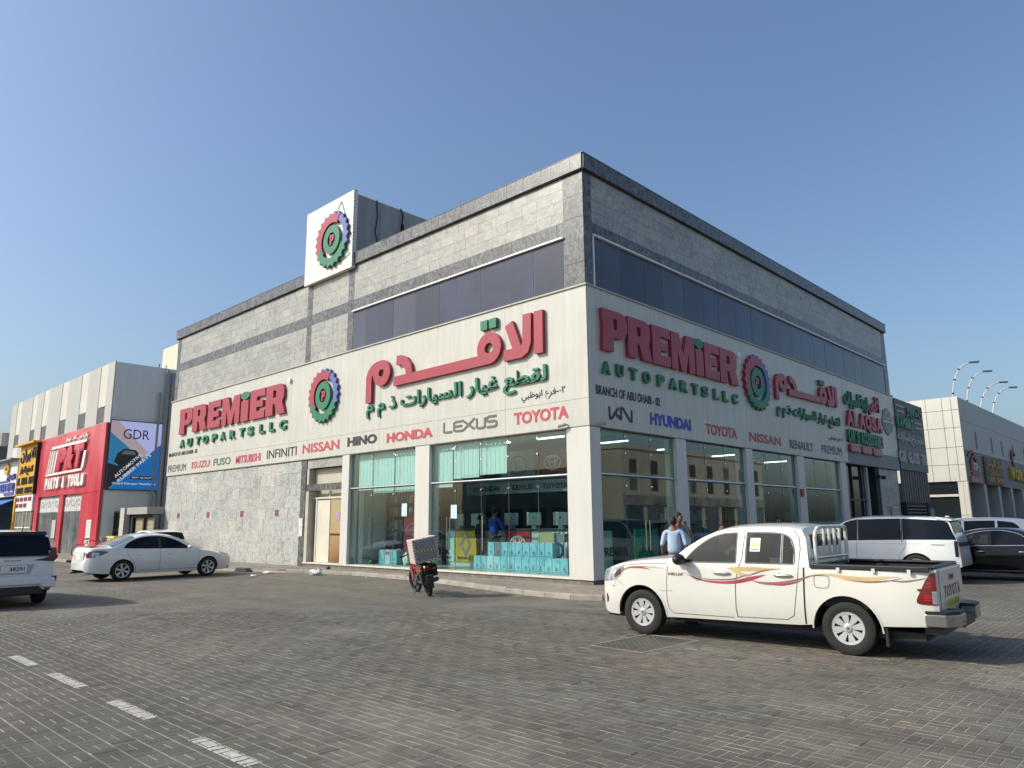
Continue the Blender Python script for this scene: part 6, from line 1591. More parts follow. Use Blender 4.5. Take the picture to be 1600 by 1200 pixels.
m = MB(); m.tube([(.35, 0, .35), (.75, 0, .30), (.95, 0, .72)], .025); m.tube([(.35, 0, .35), (.30, 0, .66), (.98, 0, .72)], .025); m.tube([(-.25, .10, .74), (.35, .12, .66)], .014); m.tube([(-.25, -.10, .74), (.35, -.12, .66)], .014); m.build('frame', BLACK, MT)
m = MB(); m.box(.48, -.12, .22, .82, .12, .50); m.cyl((.60, -.16, .33), (.60, .16, .33), .10, n=14); m.cyl((.72, -.05, .5), (.78, -.05, .60), .06, n=10); m.build('engine', simple('engine_grey', (.10, .10, .10), .5, .5), MT, bev=.02)
m = MB(); m.ell((.72, 0, .74), .26, .13, .11, 16, 9); m.build('fuel_tank', MRED, MT, smooth=True)
m = MB(); m.ell((.22, 0, .76), .38, .13, .05, 16, 8); m.build('seat', BLACKM, MT, smooth=True)
for s_ in (-1, 1):
    MB().prism([(.45, .60), (.38, .72), (-.10, .78), (-.28, .76), (-.10, .66), (.2, .52)], s_*.10, s_*.135, lambda u, v, w_: (u, w_, v)).build('side_cover', MRED, MT, bev=.01)
    MB().prism([(.95, .78), (1.02, .60), (.90, .36), (.70, .42), (.80, .70)], s_*.11, s_*.15, lambda u, v, w_: (u, w_, v)).build('fairing', MRED, MT, bev=.01)
m = MB(); m.ell((1.06, 0, .88), .09, .10, .10, 14, 8); m.build('headlamp', BLACK, MT, smooth=True)
m = MB(); m.tube([(.92, -.34, .96), (1.02, -.16, .98), (1.03, .16, .98), (.92, .34, .96)], .014); m.cyl((.92, -.36, .96), (.96, -.24, .97), .02); m.cyl((.92, .36, .96), (.96, .24, .97), .02); m.build('handlebar', BLACK, MT)
for s_ in (-1, 1):
    m = MB(); m.tube([(.98, s_*.22, .98), (1.0, s_*.32, 1.12)], .007); m.ell((1.0, s_*.36, 1.14), .015, .065, .04, 12, 6); m.build('mirror', simple('mirror_face', (.50, .54, .54), .08, .7, var=0) if 'mirror_face' not in MATS else MATS['mirror_face'], MT, smooth=True)
m = MB()
for k in range(8):
    a = radians(25+k*18); a2 = radians(25+(k+1)*18)
    m.add([(1.26+.335*cos(a), -.055, .305+.335*sin(a)), (1.26+.335*cos(a2), -.055, .305+.335*sin(a2)), (1.26+.335*cos(a2), .055, .305+.335*sin(a2)), (1.26+.335*cos(a), .055, .305+.335*sin(a))], [(0, 1, 2, 3)])
m.build('front_mudguard', MRED, MT)
m = MB()
for k in range(7):
    a = radians(80+k*17); a2 = radians(80+(k+1)*17)
    m.add([(.345*cos(a), -.075, .32+.345*sin(a)), (.345*cos(a2), -.075, .32+.345*sin(a2)), (.345*cos(a2), .075, .32+.345*sin(a2)), (.345*cos(a), .075, .32+.345*sin(a))], [(0, 1, 2, 3)])
m.box(-.40, -.09, .34, -.37, .09, .52); m.build('rear_mudguard', BLACK, MT)
bx(-.385, -.09, .42, -.378, .09, .53).build('number_plate', simple('bike_plate', (.30, .25, .16), .5), MT); bx(-.30, -.08, .62, -.25, .08, .69).build('tail_light', TLR, MT)
for s_ in (-1, 1): m = MB(); m.ell((-.22, s_*.16, .64), .03, .03, .022, 10, 6); m.cyl((-.22, s_*.1, .64), (-.22, s_*.15, .64), .007); m.build('indicator', simple('amber', (.5, .2, .02), .3) if 'amber' not in MATS else MATS['amber'], MT)
m = MB(); m.cyl((-.36, -.16, .40), (.5, -.15, .27), .055, .035, 14); m.build('exhaust', BLACK, MT, smooth=True)
m = MB(); m.tube([(.55, .10, .25), (.48, .34, -.035)], .013); m.box(.44, .32, -.05, .52, .37, -.03); m.build('side_stand', BLACK, MT)
BOXP = simple('box_white', (.56, .49, .42), .5, var=.15, nscale=6)
bxo = bx(-.46, -.30, .84, .12, .30, 1.40).build('delivery_box', BOXP, MT, bev=.01)
# grey rear panel with chequered tape edges and a yellow-black warning band
bx(-.468, -.245, .895, -.461, .245, 1.345).build('rear_panel', simple('box_grey', (.22, .215, .225), .6, var=.06), bxo)
CK = simple('tape_dark', (.13, .07, .08), .6)
m = MB()
for k in range(8):
    for zz in (.85, 1.355): m.box(-.470, -.29+k*.075, zz+(.0 if k % 2 else .018), -.4612, -.29+k*.075+.037, zz+.02+(.0 if k % 2 else .018))
    for yy in (-.295, .255): m.box(-.470, yy+(.0 if k % 2 else .018), .87+k*.066, -.4612, yy+.02+(.0 if k % 2 else .018), .87+k*.066+.034)
    for yy in (-.302, .3):
        for xx in (-.45, .08): m.box(xx, yy, .87+k*.066, xx+.03, yy+.003, .87+k*.066+.034)
m.build('chequer_tape', CK, bxo)['kind'] = 'stuff'
MB().prism([(-.21, 1.07), (.21, 1.10), (.21, 1.145), (-.21, 1.115)], -.472, -.4685, lambda u, v, w_: (w_, u, v)).build('warning_band', YR, bxo)
for k in range(5): MB().prism([(-.19+k*.08, 1.075+k*.0055), (-.155+k*.08, 1.077+k*.0055), (-.135+k*.08, 1.115+k*.0055), (-.17+k*.08, 1.113+k*.0055)], -.4745, -.4722, lambda u, v, w_: (w_, u, v)).build('warning_stripe', BLACK, bxo)
m = MB(); m.tube([(-.3, -.12, .74), (-.3, -.12, .84)], .012); m.tube([(-.3, .12, .74), (-.3, .12, .84)], .012); m.tube([(.05, .12, .76), (.05, .12, .84)], .012); m.build('box_rack', BLACK, MT)
bx(-.15, -.27, .45, .2, -.14, .74).build('side_bag', BLACKM, MT, bev=.04)

# ------------------------------------------------------------------ bicycle by the red shop
bc = thing('bicycle', 'old bicycle with a basket parked by the red shopfront', 'bicycle', (-30.6, -3.0, .10), radians(75))
for x in (0, 1.05):
    m = MB(); m.lathe([(.33, -.02), (.35, 0), (.33, .02), (.315, 0), (.33, -.02)], 28, lambda u, v, w_, x=x: (x+u, w_, .35+v)); 
    for k in range(12): m.cyl((x, 0, .35), (x+.32*cos(k*pi/6), 0, .35+.32*sin(k*pi/6)), .003, n=4)
    m.build('wheel', RUBBER, bc)
m = MB(); m.tube([(0, 0, .35), (.35, 0, .85), (.9, 0, .88), (1.05, 0, .35)], .022); m.tube([(0, 0, .35), (.45, 0, .32), (.35, 0, .85)], .02); m.tube([(.45, 0, .32), (.9, 0, .85)], .022); m.build('frame', simple('bike_frame_red', (.40, .08, .06), .4), bc)
m = MB(); m.tube([(.9, -.28, 1.08), (.92, 0, 1.05), (.9, .28, 1.08)], .014); m.tube([(.92, 0, 1.05), (.9, 0, .85)], .016); m.build('handlebar', CHROME, bc)
m = MB(); m.ell((.32, 0, .95), .14, .08, .04); m.build('saddle', BLACK, bc)
bx(.98, -.16, .80, 1.22, .16, 1.02).build('basket', simple('basket_steel', (.35, .30, .26), .5), bc)

# ------------------------------------------------------------------ people
SKIN = simple('skin_brown', (.22, .105, .062), .55, var=.05); HAIR = simple('hair_black', (.012, .010, .009), .7, var=0)
def skin_obj(name, verts, edges, radii, mat, parent, root=0, sub=2):
    me = bpy.data.meshes.new(name); bm = bmesh.new(); ly = bm.verts.layers.skin.verify()
    vs = []
    for i, (v, r) in enumerate(zip(verts, radii)):
        bv = bm.verts.new(v); bv[ly].radius = r if isinstance(r, tuple) else (r, r); bv[ly].use_root = (i == root); vs.append(bv)
    for a, b in edges: bm.edges.new((vs[a], vs[b]))
    bm.to_mesh(me); bm.free(); me.materials.append(mat)
    o = bpy.data.objects.new(name, me); COL.objects.link(o); o.parent = parent
    k = o.modifiers.new('skin', 'SKIN'); k.use_smooth_shade = True; k.branch_smoothing = .6
    s_ = o.modifiers.new('sub', 'SUBSURF'); s_.levels = sub; s_.render_levels = sub
    return o
def hand(parent, wrist, d, palm_n, mat, curl=.5):
    """five separate fingers and a thumb root on the side of the palm"""
    w_ = Vector(wrist); d = Vector(d).normalized(); n = Vector(palm_n).normalized(); s_ = d.cross(n)
    vs = [w_, w_+d*.045, w_+d*.085]; rs = [(.024, .016), (.034, .015), (.034, .014)]; es = [(0, 1), (1, 2)]
    for k, (off, ln) in enumerate(((-.028, .072), (-.010, .080), (.009, .076), (.027, .060))):
        b = len(vs); p = w_+d*.085+s_*off; vs += [p, p+d*ln*.5+n*curl*.012, p+d*ln*.85+n*curl*.045]; rs += [.010, .009, .007]; es += [(2, b), (b, b+1), (b+1, b+2)]
    b = len(vs); p = w_+d*.03-s_*.03; vs += [p, p+d*.03-s_*.025+n*.01, p+d*.055-s_*.03+n*.02]; rs += [.012, .010, .008]; es += [(0, b), (b, b+1), (b+1, b+2)]
    return skin_obj('hand', vs, es, rs, mat, parent, 0, 1)
def person(label, loc, rz, h=1.72, seated=False, shirt=None, trousers=None, armR=None, armL=None, group=None, head_turn=0., sleeve=.6, lean=0.):
    k = h/1.74; t = thing('person', label, 'person', loc, rz, group); t.scale = (k, k, k)
    # faces local -y
    aR = armR or [(-.20, .0, 1.42), (-.265, .03, 1.15), (-.27, -.03, .91)]; aL = armL or [(.20, .0, 1.42), (.265, .03, 1.15), (.27, -.03, .91)]
    vs = [(0, .0, .96), (0, .01, 1.14), (0, .0, 1.33), (0, .01, 1.46), (0, -.005, 1.54), (0, -.02, 1.615), (0, -.022, 1.67)]
    rs = [(.15, .11), (.135, .10), (.165, .11), (.075, .07), (.052, .052), (.072, .088), (.076, .096)]
    es = [(0, 1), (1, 2), (2, 3), (3, 4), (4, 5), (5, 6)]
    def add(pts, rad, root):
        b = len(vs)
        for i, (p, r) in enumerate(zip(pts, rad)): vs.append(p); rs.append(r); es.append((root if i == 0 else b+i-1, b+i))
    add(aR, [.056, .042, .028], 3); add(aL, [.056, .042, .028], 3)
    for s_ in (-1, 1): add([(s_*.10, -.02, .90), (s_*.13, -.44, .93), (s_*.13, -.72, .60), (s_*.13, -.86, .58)] if seated else [(s_*.10, 0, .88), (s_*.115, -.015, .50), (s_*.12, .03, .09), (s_*.13, -.13, .035)], [.088, .056, .04, .034], 0)
    bd = skin_obj('body', vs, es, rs, SKIN, t)
    if shirt:
        sv = [(0, .0, .90), (0, .01, 1.12), (0, .0, 1.33), (0, .01, 1.47)]; sr = [(.185, .135), (.165, .12), (.19, .13), (.085, .08)]; se = [(0, 1), (1, 2), (2, 3)]
        for a in (aR, aL):
            b = len(sv); e = Vector(a[1]); w_ = Vector(a[2]); c = e+(w_-e)*sleeve*.5
            sv += [a[0], a[1], tuple(c)]; sr += [.066, .052, .048]; se += [(3, b), (b, b+1), (b+1, b+2)]
        skin_obj('shirt', sv, se, sr, shirt, t)
    if trousers:
        sv = [(0, 0, .98)]; sr = [(.16, .12)]; se = []
        for s_ in (-1, 1):
            b = len(sv); sv += [(s_*.10, 0, .86), (s_*.115, -.015, .50), (s_*.12, .03, .10)]; sr += [.105, .08, .068]; se += [(0, b), (b, b+1), (b+1, b+2)]
        skin_obj('trousers', sv, se, sr, trousers, t)
    for s_ in (-1, 1):
        m = MB(); m.ell((s_*.13, -.80, .57) if seated else (s_*.12, -.05, .045), .045, .13, .045, 12, 7); m.build('shoe', BLACK, t, smooth=True)
    hd = bpy.data.objects.new('head_details', None); COL.objects.link(hd); hd.parent = t; hd.location = (0, -.02, 1.66); hd.rotation_euler = (0, 0, head_turn)
    m = MB(); m.ell((0, .018, .028), .087, .106, .108, 18, 12)
    m.v = [(x, y, z) if not (y < -.035 and z < .065) else (x, -.035, z) for x, y, z in m.v]
    m.v = [(x, y, max(z, -.07)) for x, y, z in m.v]; m.build('hair', HAIR, hd, smooth=True)
    m = MB(); m.ell((0, -.02, -.02), .070, .082, .10, 16, 10); m.build('face', SKIN, hd, smooth=True)
    m = MB(); m.ell((0, -.108, -.015), .012, .018, .022, 8, 6); m.build('nose', SKIN, hd, smooth=True)
    m = MB()
    for s_ in (-1, 1): m.ell((s_*.078, .0, -.015), .012, .02, .03, 8, 6)
    m.build('ears', SKIN, hd, smooth=True)
    m = MB()
    for s_ in (-1, 1): m.ell((s_*.03, -.096, .012), .013, .008, .007, 8, 5); m.box(s_*.03-.017, -.103, .030, s_*.03+.017, -.094, .037)
    m.build('eyes_and_brows', HAIR, hd)
    m = MB(); m.ell((0, -.098, -.055), .022, .008, .006, 8, 5); m.build('mouth', simple('lip', (.20, .07, .05), .5) if 'lip' not in MATS else MATS['lip'], hd)
    for a in (aR, aL):
        e, w_ = Vector(a[1]), Vector(a[2]); hand(t, w_, w_-e, (-a[0][0], -.4, 0), SKIN, .6)
    return t
LB = simple('shirt_pale_blue', (.42, .52, .66), .8, var=.08, nscale=5, bmp=.4, bscale=12); LB2 = simple('shirt_mid_blue', (.20, .27, .42), .8, var=.08, nscale=5)
NAVY = simple('cloth_navy', (.02, .03, .10), .8); ROYAL = simple('cloth_royal_blue', (.02, .05, .28), .8); TRS = simple('trouser_dark', (.03, .035, .045), .85)
def face_to(dx, dy): return math.atan2(dy, dx)+pi/2
# seen from behind, facing the glass
person('man in a pale blue shirt seen from behind, standing before the corner glass', (2.95, -.90, .11), face_to(-.55, 1.0), 1.66, False, LB, TRS, sleeve=.15,
       armR=[(-.20, .0, 1.42), (-.27, .03, 1.15), (-.28, -.03, .90)], armL=[(.20, 0, 1.42), (.27, .03, 1.15), (.27, -.06, .92)])
person('bearded man in a blue shirt holding a phone to his ear beside the pale shirt', (2.75, -.35, .11), face_to(.9, -.5), 1.76, False, LB2, TRS, sleeve=.5,
       armR=[(-.20, 0, 1.42), (-.26, .02, 1.15), (-.2, -.12, .98)], armL=[(.20, 0, 1.42), (.28, -.10, 1.20), (.13, -.15, 1.46)], head_turn=.4)
person('man mostly hidden behind the pickup roof, only his dark hair showing', (3.85, -.35, .0), face_to(.4, -1), 1.62, False, NAVY, TRS)
person('man in a royal blue shirt at the counter inside the shop', (-5.2, 1.6, .284), face_to(0, 1), 1.86, False, ROYAL, TRS, sleeve=.3, armR=[(-.20, 0, 1.42), (-.28, -.08, 1.18), (-.22, -.28, 1.12)], armL=[(.20, 0, 1.42), (.28, -.08, 1.18), (.22, -.28, 1.12)])
person('person in dark clothes leaning by the yellow poster inside the shop', (-6.0, 1.75, .284), face_to(.3, 1), 1.65, False, BLACKM, BLACKM, sleeve=1.6)
dvr = person('driver of the black saloon, head turned down', (0, 0, 0), 0, 1.6, True, NAVY, None, sleeve=1.8, armR=[(-.20, .0, 1.42), (-.25, -.18, 1.2), (-.15, -.40, 1.25)], armL=[(.20, .0, 1.42), (.25, -.18, 1.2), (.15, -.40, 1.25)])
dvr.location = (6.55, 9.85, -.34); dvr.rotation_euler = (0, 0, face_to(-1, -.2))

# ------------------------------------------------------------------ inside the shop
ORD = ['first', 'second', 'third', 'fourth', 'fifth', 'sixth', 'seventh', 'eighth', 'ninth', 'tenth', 'eleventh', 'twelfth', 'thirteenth', 'fourteenth', 'fifteenth', 'sixteenth', 'seventeenth', 'eighteenth']
SHELF = simple('shelf_dark', (.035, .04, .045), .6); CAN = simple('can_grey', (.16, .17, .18), .5, var=.25, nscale=2); CAN2 = simple('can_pale', (.34, .38, .38), .5, var=.2, nscale=2)
def shelf_unit(label, x0, x1, y, levels, z1, face=-1, dep=.5, things_=True):
    t = thing('shelf_unit', label, 'shelving')
    m = MB(); m.box(x0-.03, y, .285, x0, y+dep, z1); m.box(x1, y, .285, x1+.03, y+dep, z1); m.box(x0, y+dep-.03, .285, x1, y+dep, z1); m.build('frame', SHELF, t)
    for z in levels: bx(x0, y, z-.03, x1, y+dep-.03, z).build('shelf', SHELF if z > 1 else STEEL, t)
    return t
def stock(label, x0, x1, y, z, step, wd, dp, ht, mt, neck=True):
    n = int((x1-x0)/step); out = []
    for k in range(n):
        x = x0+(k+.5)*step; m = MB(); hh = ht*(1 if k % 3 else .92)
        m.prism([(x-wd/2, z), (x+wd/2, z), (x+wd/2, z+hh*.8), (x+wd*.25, z+hh), (x-wd*.3, z+hh), (x-wd/2, z+hh*.75)], y+.04, y+.04+dp, lambda u, v, w_: (u, w_, v))
        if neck: m.cyl((x+wd*.0, y+.04+dp/2, z+hh), (x, y+.04+dp/2, z+hh+.05), .025, n=8)
        o = m.build('oil_can', mt[k % len(mt)], None); tag(o, ORD[k]+' '+label, 'oil can', 'cans on the left window shelves'); out.append(o)
    return out
sh = shelf_unit('dark shelving packed with oil cans behind the left shop window', -11.6+.55, -7.9, 1.7, (.62, 1.05, 1.5, 1.98, 2.45), 2.9)
for z, lb in ((.62, 'small dark can from the left on the lowest shelf behind the left window'), (1.05, 'grey can from the left on the second shelf behind the left window'), (1.5, 'grey can from the left on the third shelf behind the left window'), (1.98, 'grey can from the left on the fourth shelf behind the left window'), (2.45, 'grey can from the left on the top shelf behind the left window')):
    stock(lb, -11.0, -7.95, 1.7, z, .30 if z > 1 else .17, .22 if z > 1 else .11, .2, .34 if z > 1 else .26, [CAN, CAN2, CAN] if z > 1 else [BLACKM])
# white edge post inside left window
bx(-11.08, .45, .285, -10.98, .6, 2.9).build('inner_post', WHITE, B)
def poster(label, x0, x1, z0, z1, y, mat): return thing('poster_board', label, 'poster', (0, 0, 0)), bx(x0, y, z0, x1, y+.03, z1)
MINT = simple('poster_mint', (.52, .70, .66), .5, var=0); YLP = simple('poster_yellow', (.62, .36, .02), .5, var=0); REDP = simple('poster_red', (.42, .02, .035), .5, var=0); GRNP = simple('poster_green', (.03, .26, .13), .5, var=.15)
def fy(y): return frame_y(y-.002)
t, m = poster('mint poster with three red diamonds behind the motorbike', -8.6, -7.45, .42, 1.45, 1.9, MINT); m.build('board', MINT, t); F_ = fy(1.9)
MB().prism([(-8.02, 1.33), (-7.88, 1.13), (-8.02, .93), (-8.16, 1.13)], 0, .01, F_).build('diamond', REDP, t)
MB().prism([(-8.04, .90), (-8.20, .90), (-8.36, .66), (-8.14, .66)], 0, .01, F_).build('diamond', REDP, t); MB().prism([(-8.0, .90), (-7.84, .90), (-7.68, .66), (-7.90, .66)], 0, .01, F_).build('diamond', REDP, t)
word('lettering', 'MITSUBISHI', -8.4, -7.62, .50, .58, 0, .01, F_, TXTK, t, .02)
t, m = poster('yellow poster with a grey lozenge emblem inside the shop', -7.4, -6.35, .42, 1.45, 1.9, YLP); m.build('board', YLP, t)
m = MB(); ribbon(m, [(-6.88, 1.33), (-6.66, 1.0), (-6.88, .67), (-7.10, 1.0)], .10, 0, .012, F_, True); m.build('lozenge', STEEL, t); word('lettering', 'RENAULT', -7.25, -6.45, .50, .59, 0, .01, F_, TXTK, t, .02)
t, m = poster('dark red poster at the right side of the left shop window', -9.35, -8.4, .5, 2.1, 1.2, REDP); m.build('board', simple('poster_maroon', (.22, .012, .035), .5, var=0), t); F5 = fy(1.2)
m = MB(); ribbon(m, ring_pts(-8.88, 1.35, .32, .36, 24, .35, pi-.35), .035, 0, .01, F5); ribbon(m, ring_pts(-8.88, 1.35, .32, .36, 24, pi+.35, 2*pi-.35), .035, 0, .01, F5); m.build('ring_emblem', PINK, t); word('lettering', 'NISSAN', -9.2, -8.56, 1.30, 1.40, 0, .01, F5, PINK, t, .02)
t, m = poster('small red poster with an oval emblem on the counter front', -5.0, -3.9, .6, 1.44, 1.9, REDP); m.build('board', REDP, t)
def ovals(mb, cx, cz, s_, F, w0=0.): ribbon(mb, ring_pts(cx, cz, .34*s_, .23*s_, 26), .035*s_, w0, w0+.01, F, True); ribbon(mb, ring_pts(cx, cz, .11*s_, .21*s_, 20), .03*s_, w0, w0+.011, F, True); ribbon(mb, ring_pts(cx, cz+.1*s_, .22*s_, .085*s_, 20), .03*s_, w0, w0+.012, F, True)
m = MB(); ovals(m, -4.45, 1.08, .9, F_); m.build('oval_emblem', WHITE, t)
t, m = poster('dark red panel with a pale oval emblem high in the corner window', -3.35, -2.0, 3.05, 3.9, 1.6, REDP); m.build('board', simple('panel_maroon', (.16, .04, .045), .5, var=0), t); F6 = fy(1.6)
m = MB(); ovals(m, -2.68, 3.50, .95, F6); m.build('oval_emblem', simple('emblem_pale', (.42, .40, .40), .4, var=0), t)
t, m = poster('grey panel with a thin oval emblem high in the corner window', -4.9, -3.4, 3.05, 3.95, 1.6, GREY); m.build('board', simple('panel_slate', (.20, .23, .27), .5, var=0), t)
m = MB(); ribbon(m, ring_pts(-4.1, 3.5, .36, .28, 26), .03, 0, .01, F6, True); ribbon(m, [(-4.2, 3.68), (-4.25, 3.38), (-3.95, 3.45)], .03, 0, .012, F6); m.build('oval_emblem', simple('emblem_dark', (.07, .09, .11), .4, var=0), t)
for s_, u0, u1, l in (('HYUNDAI', -6.1, -4.95, 'black name on the pale strip above the counter, left'), ('LEXUS', -4.35, -3.5, 'black name on the pale strip above the counter, middle'), ('TOYOTA', -3.1, -2.1, 'black name on the pale strip above the counter, right')):
    tag(word('printed_name', s_, u0, u1, 2.72, 2.88, 0, .01, F6, TXTK), l, 'printed lettering')
st_ = thing('header_board', 'slate header strip hanging above the shop counter', 'board'); bx(-6.5, 1.602, 2.62, -1.6, 1.64, 3.0).build('board', MATS['panel_slate'], st_)
# counter, screens
ct = thing('shop_counter', 'long white counter with a dark top inside the corner shop', 'counter')
bx(-8.7, 1.935, .285, -1.2, 2.5, 1.46).build('front', simple('counter_white', (.55, .58, .56), .5), ct); bx(-8.75, 1.86, 1.465, -1.15, 2.6, 1.52).build('top', BLACK, ct, bev=.01)
m = MB()
for k in range(10): m.box(-3.0+k*.17, 1.90, .35, -2.93+k*.17, 1.93, 1.42)
m.build('ribbing', WHITE, ct)
mon = None
for k, x in enumerate((-8.3, -7.6, -6.6, -5.0, -4.0, -2.9, -1.9)):
    o = thing('monitor', ['leftmost', 'second', 'third', 'fourth', 'fifth', 'sixth', 'rightmost'][k]+' silver computer screen back on the shop counter', 'monitor', (x, 2.2, 1.52), radians(8), 'screens on the counter')
    bx(-.27, -.02, .10, .27, .02, .50).build('screen_back', simple('silver_back', (.42, .44, .45), .35, .3) if 'silver_back' not in MATS else MATS['silver_back'], o, bev=.008); bx(-.08, -.03, 0, .08, .09, .10).build('stand', MATS['silver_back'], o)
    m = MB(); m.ell((0, -.022, .33), .03, .004, .035, 10, 6); m.build('logo', TXTG, o)
# cartons of oil stacked behind the glass
m_, nt, b_ = new_mat('carton_aqua')
nt.links.new(ramp(nt, noise(nt, 3.2, 4, .6, dist=1.), [(.3, (.16, .44, .58, 1)), (.55, (.34, .62, .70, 1)), (.75, (.55, .74, .76, 1))]), b_.inputs['Base Color']); b_.inputs['Roughness'].default_value = .45
AQ = m_; DROP = simple('drop_print', (.02, .06, .16), .5, var=0)
def carton(label, x, y, z, w_=.275, d=.30, h=.42, mat=AQ, mark=True):
    t = tag(bx(x, y, z, x+w_, y+d, z+h).build('oil_carton', mat, None, bev=.006), label, 'carton', 'oil cartons stacked behind the corner glass')
    if mark:
        F = fy(y); m = MB(); cx = x+w_*.55
        ribbon(m, ring_pts(cx, z+h*.28, .035, .03, 12), .014, 0, .003, F, True); m.prism([(cx-.02, z+h*.36), (cx+.02, z+h*.36), (cx, z+h*.46)], 0, .003, F)
        for k in range(3): m.prism([(x+.03+k*.08, z+.035), (x+.08+k*.08, z+.035), (x+.08+k*.08, z+.05), (x+.03+k*.08, z+.05)], 0, .003, F)
        m.build('drop_mark', DROP, t)
    return t
for k in range(13): carton(ORD[k]+' pale blue carton from the left in the bottom row behind the corner glass', -5.22+k*.292, .72, .286, mat=AQ if k != 2 else simple('carton_white', (.55, .64, .66), .5))
for k in range(9): carton(ORD[k]+' pale blue carton from the left in the upper row behind the corner glass', -4.62+k*.292, .74, .708, mat=AQ if k != 1 else simple('carton_grey', (.20, .23, .25), .5))
carton('brown carton on top behind the right end of the upper row', -2.9, 1.15, 1.14, .62, .3, .26, simple('carton_brown', (.48, .36, .20), .6), False)
carton('dark grey carton beside the brown one behind the upper row', -2.2, 1.15, 1.14, .3, .3, .24, MATS['carton_grey'], False)
for k, l in enumerate(('plain pale carton at the left of the floor group behind the left window', 'pale carton with a pink label on the floor behind the left window', 'pale blue carton right of the pink label behind the left window')):
    o = carton(l, -11.0+.62+k*.36-.1, .95, .286, .33, .3, .50, AQ if k != 1 else MATS['carton_white'], k != 1)
    if k == 1: MB().prism([(-10.08, .62), (-9.82, .62), (-9.82, .72), (-10.08, .72)], 0, .003, fy(.95)).build('label', simple('label_pink', (.5, .12, .22), .5, var=0), o)
m = crumple((-9.0, 1.05, .286), (.16, .12, .26), 31); tag(m.build('carrier_bag', WHITE, smooth=True), 'tied white carrier bag beside the cartons behind the left window', 'carrier bag')
m = MB(); ribbon(m, ring_pts(-2.0, .92, .17, .2, 26), .07, 0, .05, fy(1.0), True); tag(m.build('gear_display', simple('gear_blue', (.03, .08, .25), .3), None), 'blue ring shaped display gear at the right end of the cartons', 'display')
# blinds hung just behind the glass
BLM = simple('blind_aqua', (.66, .78, .73), .7, var=.03, nscale=8)
def blind(label, x0, x1, z0, z1, y=.26):
    t = thing('roller_blind', label, 'blind', (0, 0, 0), 0, 'roller blinds behind the sunlit windows')
    n = max(3, int((x1-x0)/.09)); 
    for k in range(n): a = x0+(x1-x0)*k/n; bx(a+.003, y+.004*(k % 2), z0, a+(x1-x0)/n-.003, y+.004*(k % 2)+.003, z1).build('slat', BLM, t)
    bx(x0, y-.005, z0-.03, x1, y+.012, z0-.001).build('bottom_bar', WHITE, t); return t
blind('left blind behind the left shop window', -10.85, -9.98, 2.93, 4.18); blind('middle blind behind the left shop window', -9.94, -8.72, 2.80, 4.18); blind('right blind behind the left shop window', -8.68, -7.4, 2.80, 4.18)
blind('lowest blind at the left end of the large window', -6.45, -5.72, 2.86, 4.18); blind('second blind in the large window', -5.66, -4.50, 3.12, 4.18); blind('third blind in the large window, ending at mid width', -4.46, -3.32, 3.18, 4.18)
for x, z, l in ((-8.1, 1.95, 'white paper notice stuck on the left shop window'), (-5.62, 1.85, 'white paper notice stuck on the large shop window')):
    tag(bx(x, .105, z, x+.28, .109, z+.42).build('paper_notice', simple('notice_aqua', (.55, .70, .74), .5, var=0) if 'notice_aqua' not in MATS else MATS['notice_aqua']), l, 'notice')
tag(word('printed_name', 'PREMiER', .50, 1.75, .80, 1.04, 0, .004, frame_x(-.118), TXTK, None, .05), 'black word stuck low on the corner glass of the shaded side', 'printed lettering')
MB().prism([(2.3, .3), (3.5, .3), (3.5, 1.5), (2.3, 1.5)], -.30, -.28, FR).build('green_poster', GRNP, B)
# racks seen through the side windows
for k, (y, l) in enumerate(((6.0, 'goods rack behind the second side window'), (10.5, 'goods rack behind the third side window'), (15.2, 'goods rack behind the fourth side window'))):
    t = thing('goods_rack', l, 'shelving')
    m = MB(); m.box(-1.9, y, .285, -1.86, y+2.6, 2.3)
    for z in (.7, 1.2, 1.7, 2.2): m.box(-1.86, y, z, -1.4, y+2.6, z+.03)
    m.build('frame', SHELF, t); rr = random.Random(k)
    for z in (.3, .73, 1.23, 1.73):
        for j in range(8): h_ = rr.uniform(.2, .38); bx(-1.8, y+.05+j*.32, z, -1.45, y+.05+j*.32+.26, z+h_).build('box', [simple('goods_a', (.08, .14, .10), .5), simple('goods_b', (.25, .25, .23), .5), simple('goods_c', (.30, .22, .06), .5)][rr.randrange(3)] if 'goods_a' not in MATS else [MATS['goods_a'], MATS['goods_b'], MATS['goods_c']][rr.randrange(3)], t)
bx(-.10, 13.35, 2.62, .06, 13.6, 2.92).build('alarm_box', simple('alarm_red', (.32, .03, .04), .5), B)
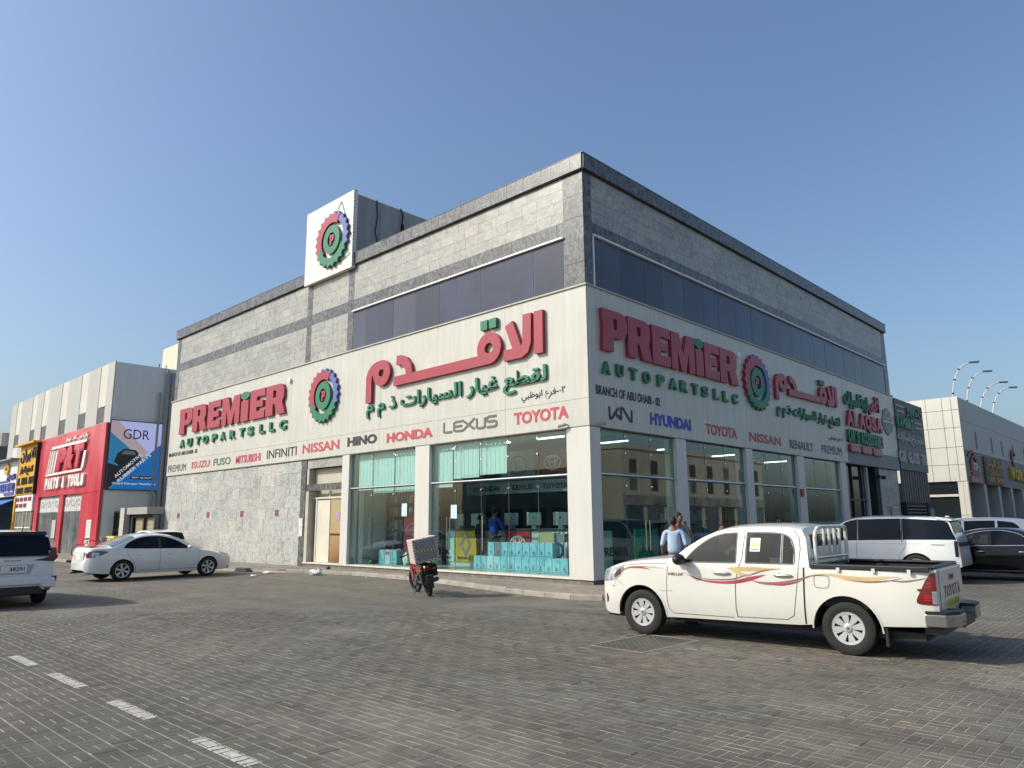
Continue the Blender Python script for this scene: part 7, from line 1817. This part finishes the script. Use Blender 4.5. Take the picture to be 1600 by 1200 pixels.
m = MB(); m.cyl((-11.0, .18, .286), (-11.0, .18, .48), .045, .045, 12); m.cyl((-11.0, .18, .48), (-11.0, .18, .56), .045, .018, 12); tag(m.build('water_bottle', simple('bottle_dark', (.06, .09, .12), .15), smooth=True), 'dark plastic bottle standing on the sill beside the left window', 'bottle')
# ------------------------------------------------------------------ buildings across the road, mirrored in the glass
MW = [simple('mirror_window_a', (.07, .09, .11), .3), simple('mirror_window_b', (.16, .18, .19), .4), simple('mirror_window_c', (.10, .08, .07), .5)]
def mirrored(name_l, x0, y0, x1, y1, h, mat, face, n, storeys=2):
    t = thing('street_building', name_l, 'building'); bx(x0, y0, 0, x1, y1, h).build('wall', mat, t); bx(x0-.15, y0-.15, h, x1+.15, y1+.15, h+.5).build('parapet', mat, t)
    for s_ in range(storeys):
        z = .3 if s_ == 0 else 3.2+s_*1.9
        for k in range(n):
            f = (k+.5)/n; wd = (.40 if s_ == 0 else .16)*((y1-y0) if face == 'x' else (x1-x0))/n; ht = 3.1 if s_ == 0 else 1.5
            if face == 'x': c = y0+(y1-y0)*f; bx(x0-.04, c-wd, z, x0+.02, c+wd, z+ht).build('window', MW[(k+s_) % 3], t)
            else: c = x0+(x1-x0)*f; bx(c-wd, y1-.02, z, c+wd, y1+.04, z+ht).build('window', GLASSD, t)
    if face == 'x': bx(x0-.12, y0, 3.5, x0-.01, y1, 4.6).build('sign_band', simple('sign_band_mix', (.35, .33, .30), .6, var=.5, nscale=.5) if 'sign_band_mix' not in MATS else MATS['sign_band_mix'], t)
    else: bx(x0, y1+.01, 3.5, x1, y1+.12, 4.6).build('sign_band', MATS['sign_band_mix'], t)
    return t
mirrored('beige two storey block across the side road, mirrored in the shaded shop glass', 34, 14, 48, 46, 8.6, FB, 'x', 9)
mirrored('cream block further along the side road, mirrored in the shaded shop glass', 34, 50, 50, 84, 9.6, FC, 'x', 8, 3)
mirrored('beige block nearest across the side road, outside the picture', 36, -12, 50, 10, 7.8, FC, 'x', 6)
mirrored('low block across the front road, mirrored in the sunlit shop glass', -62, -66, -8, -52, 7.6, FB, 'y', 14)
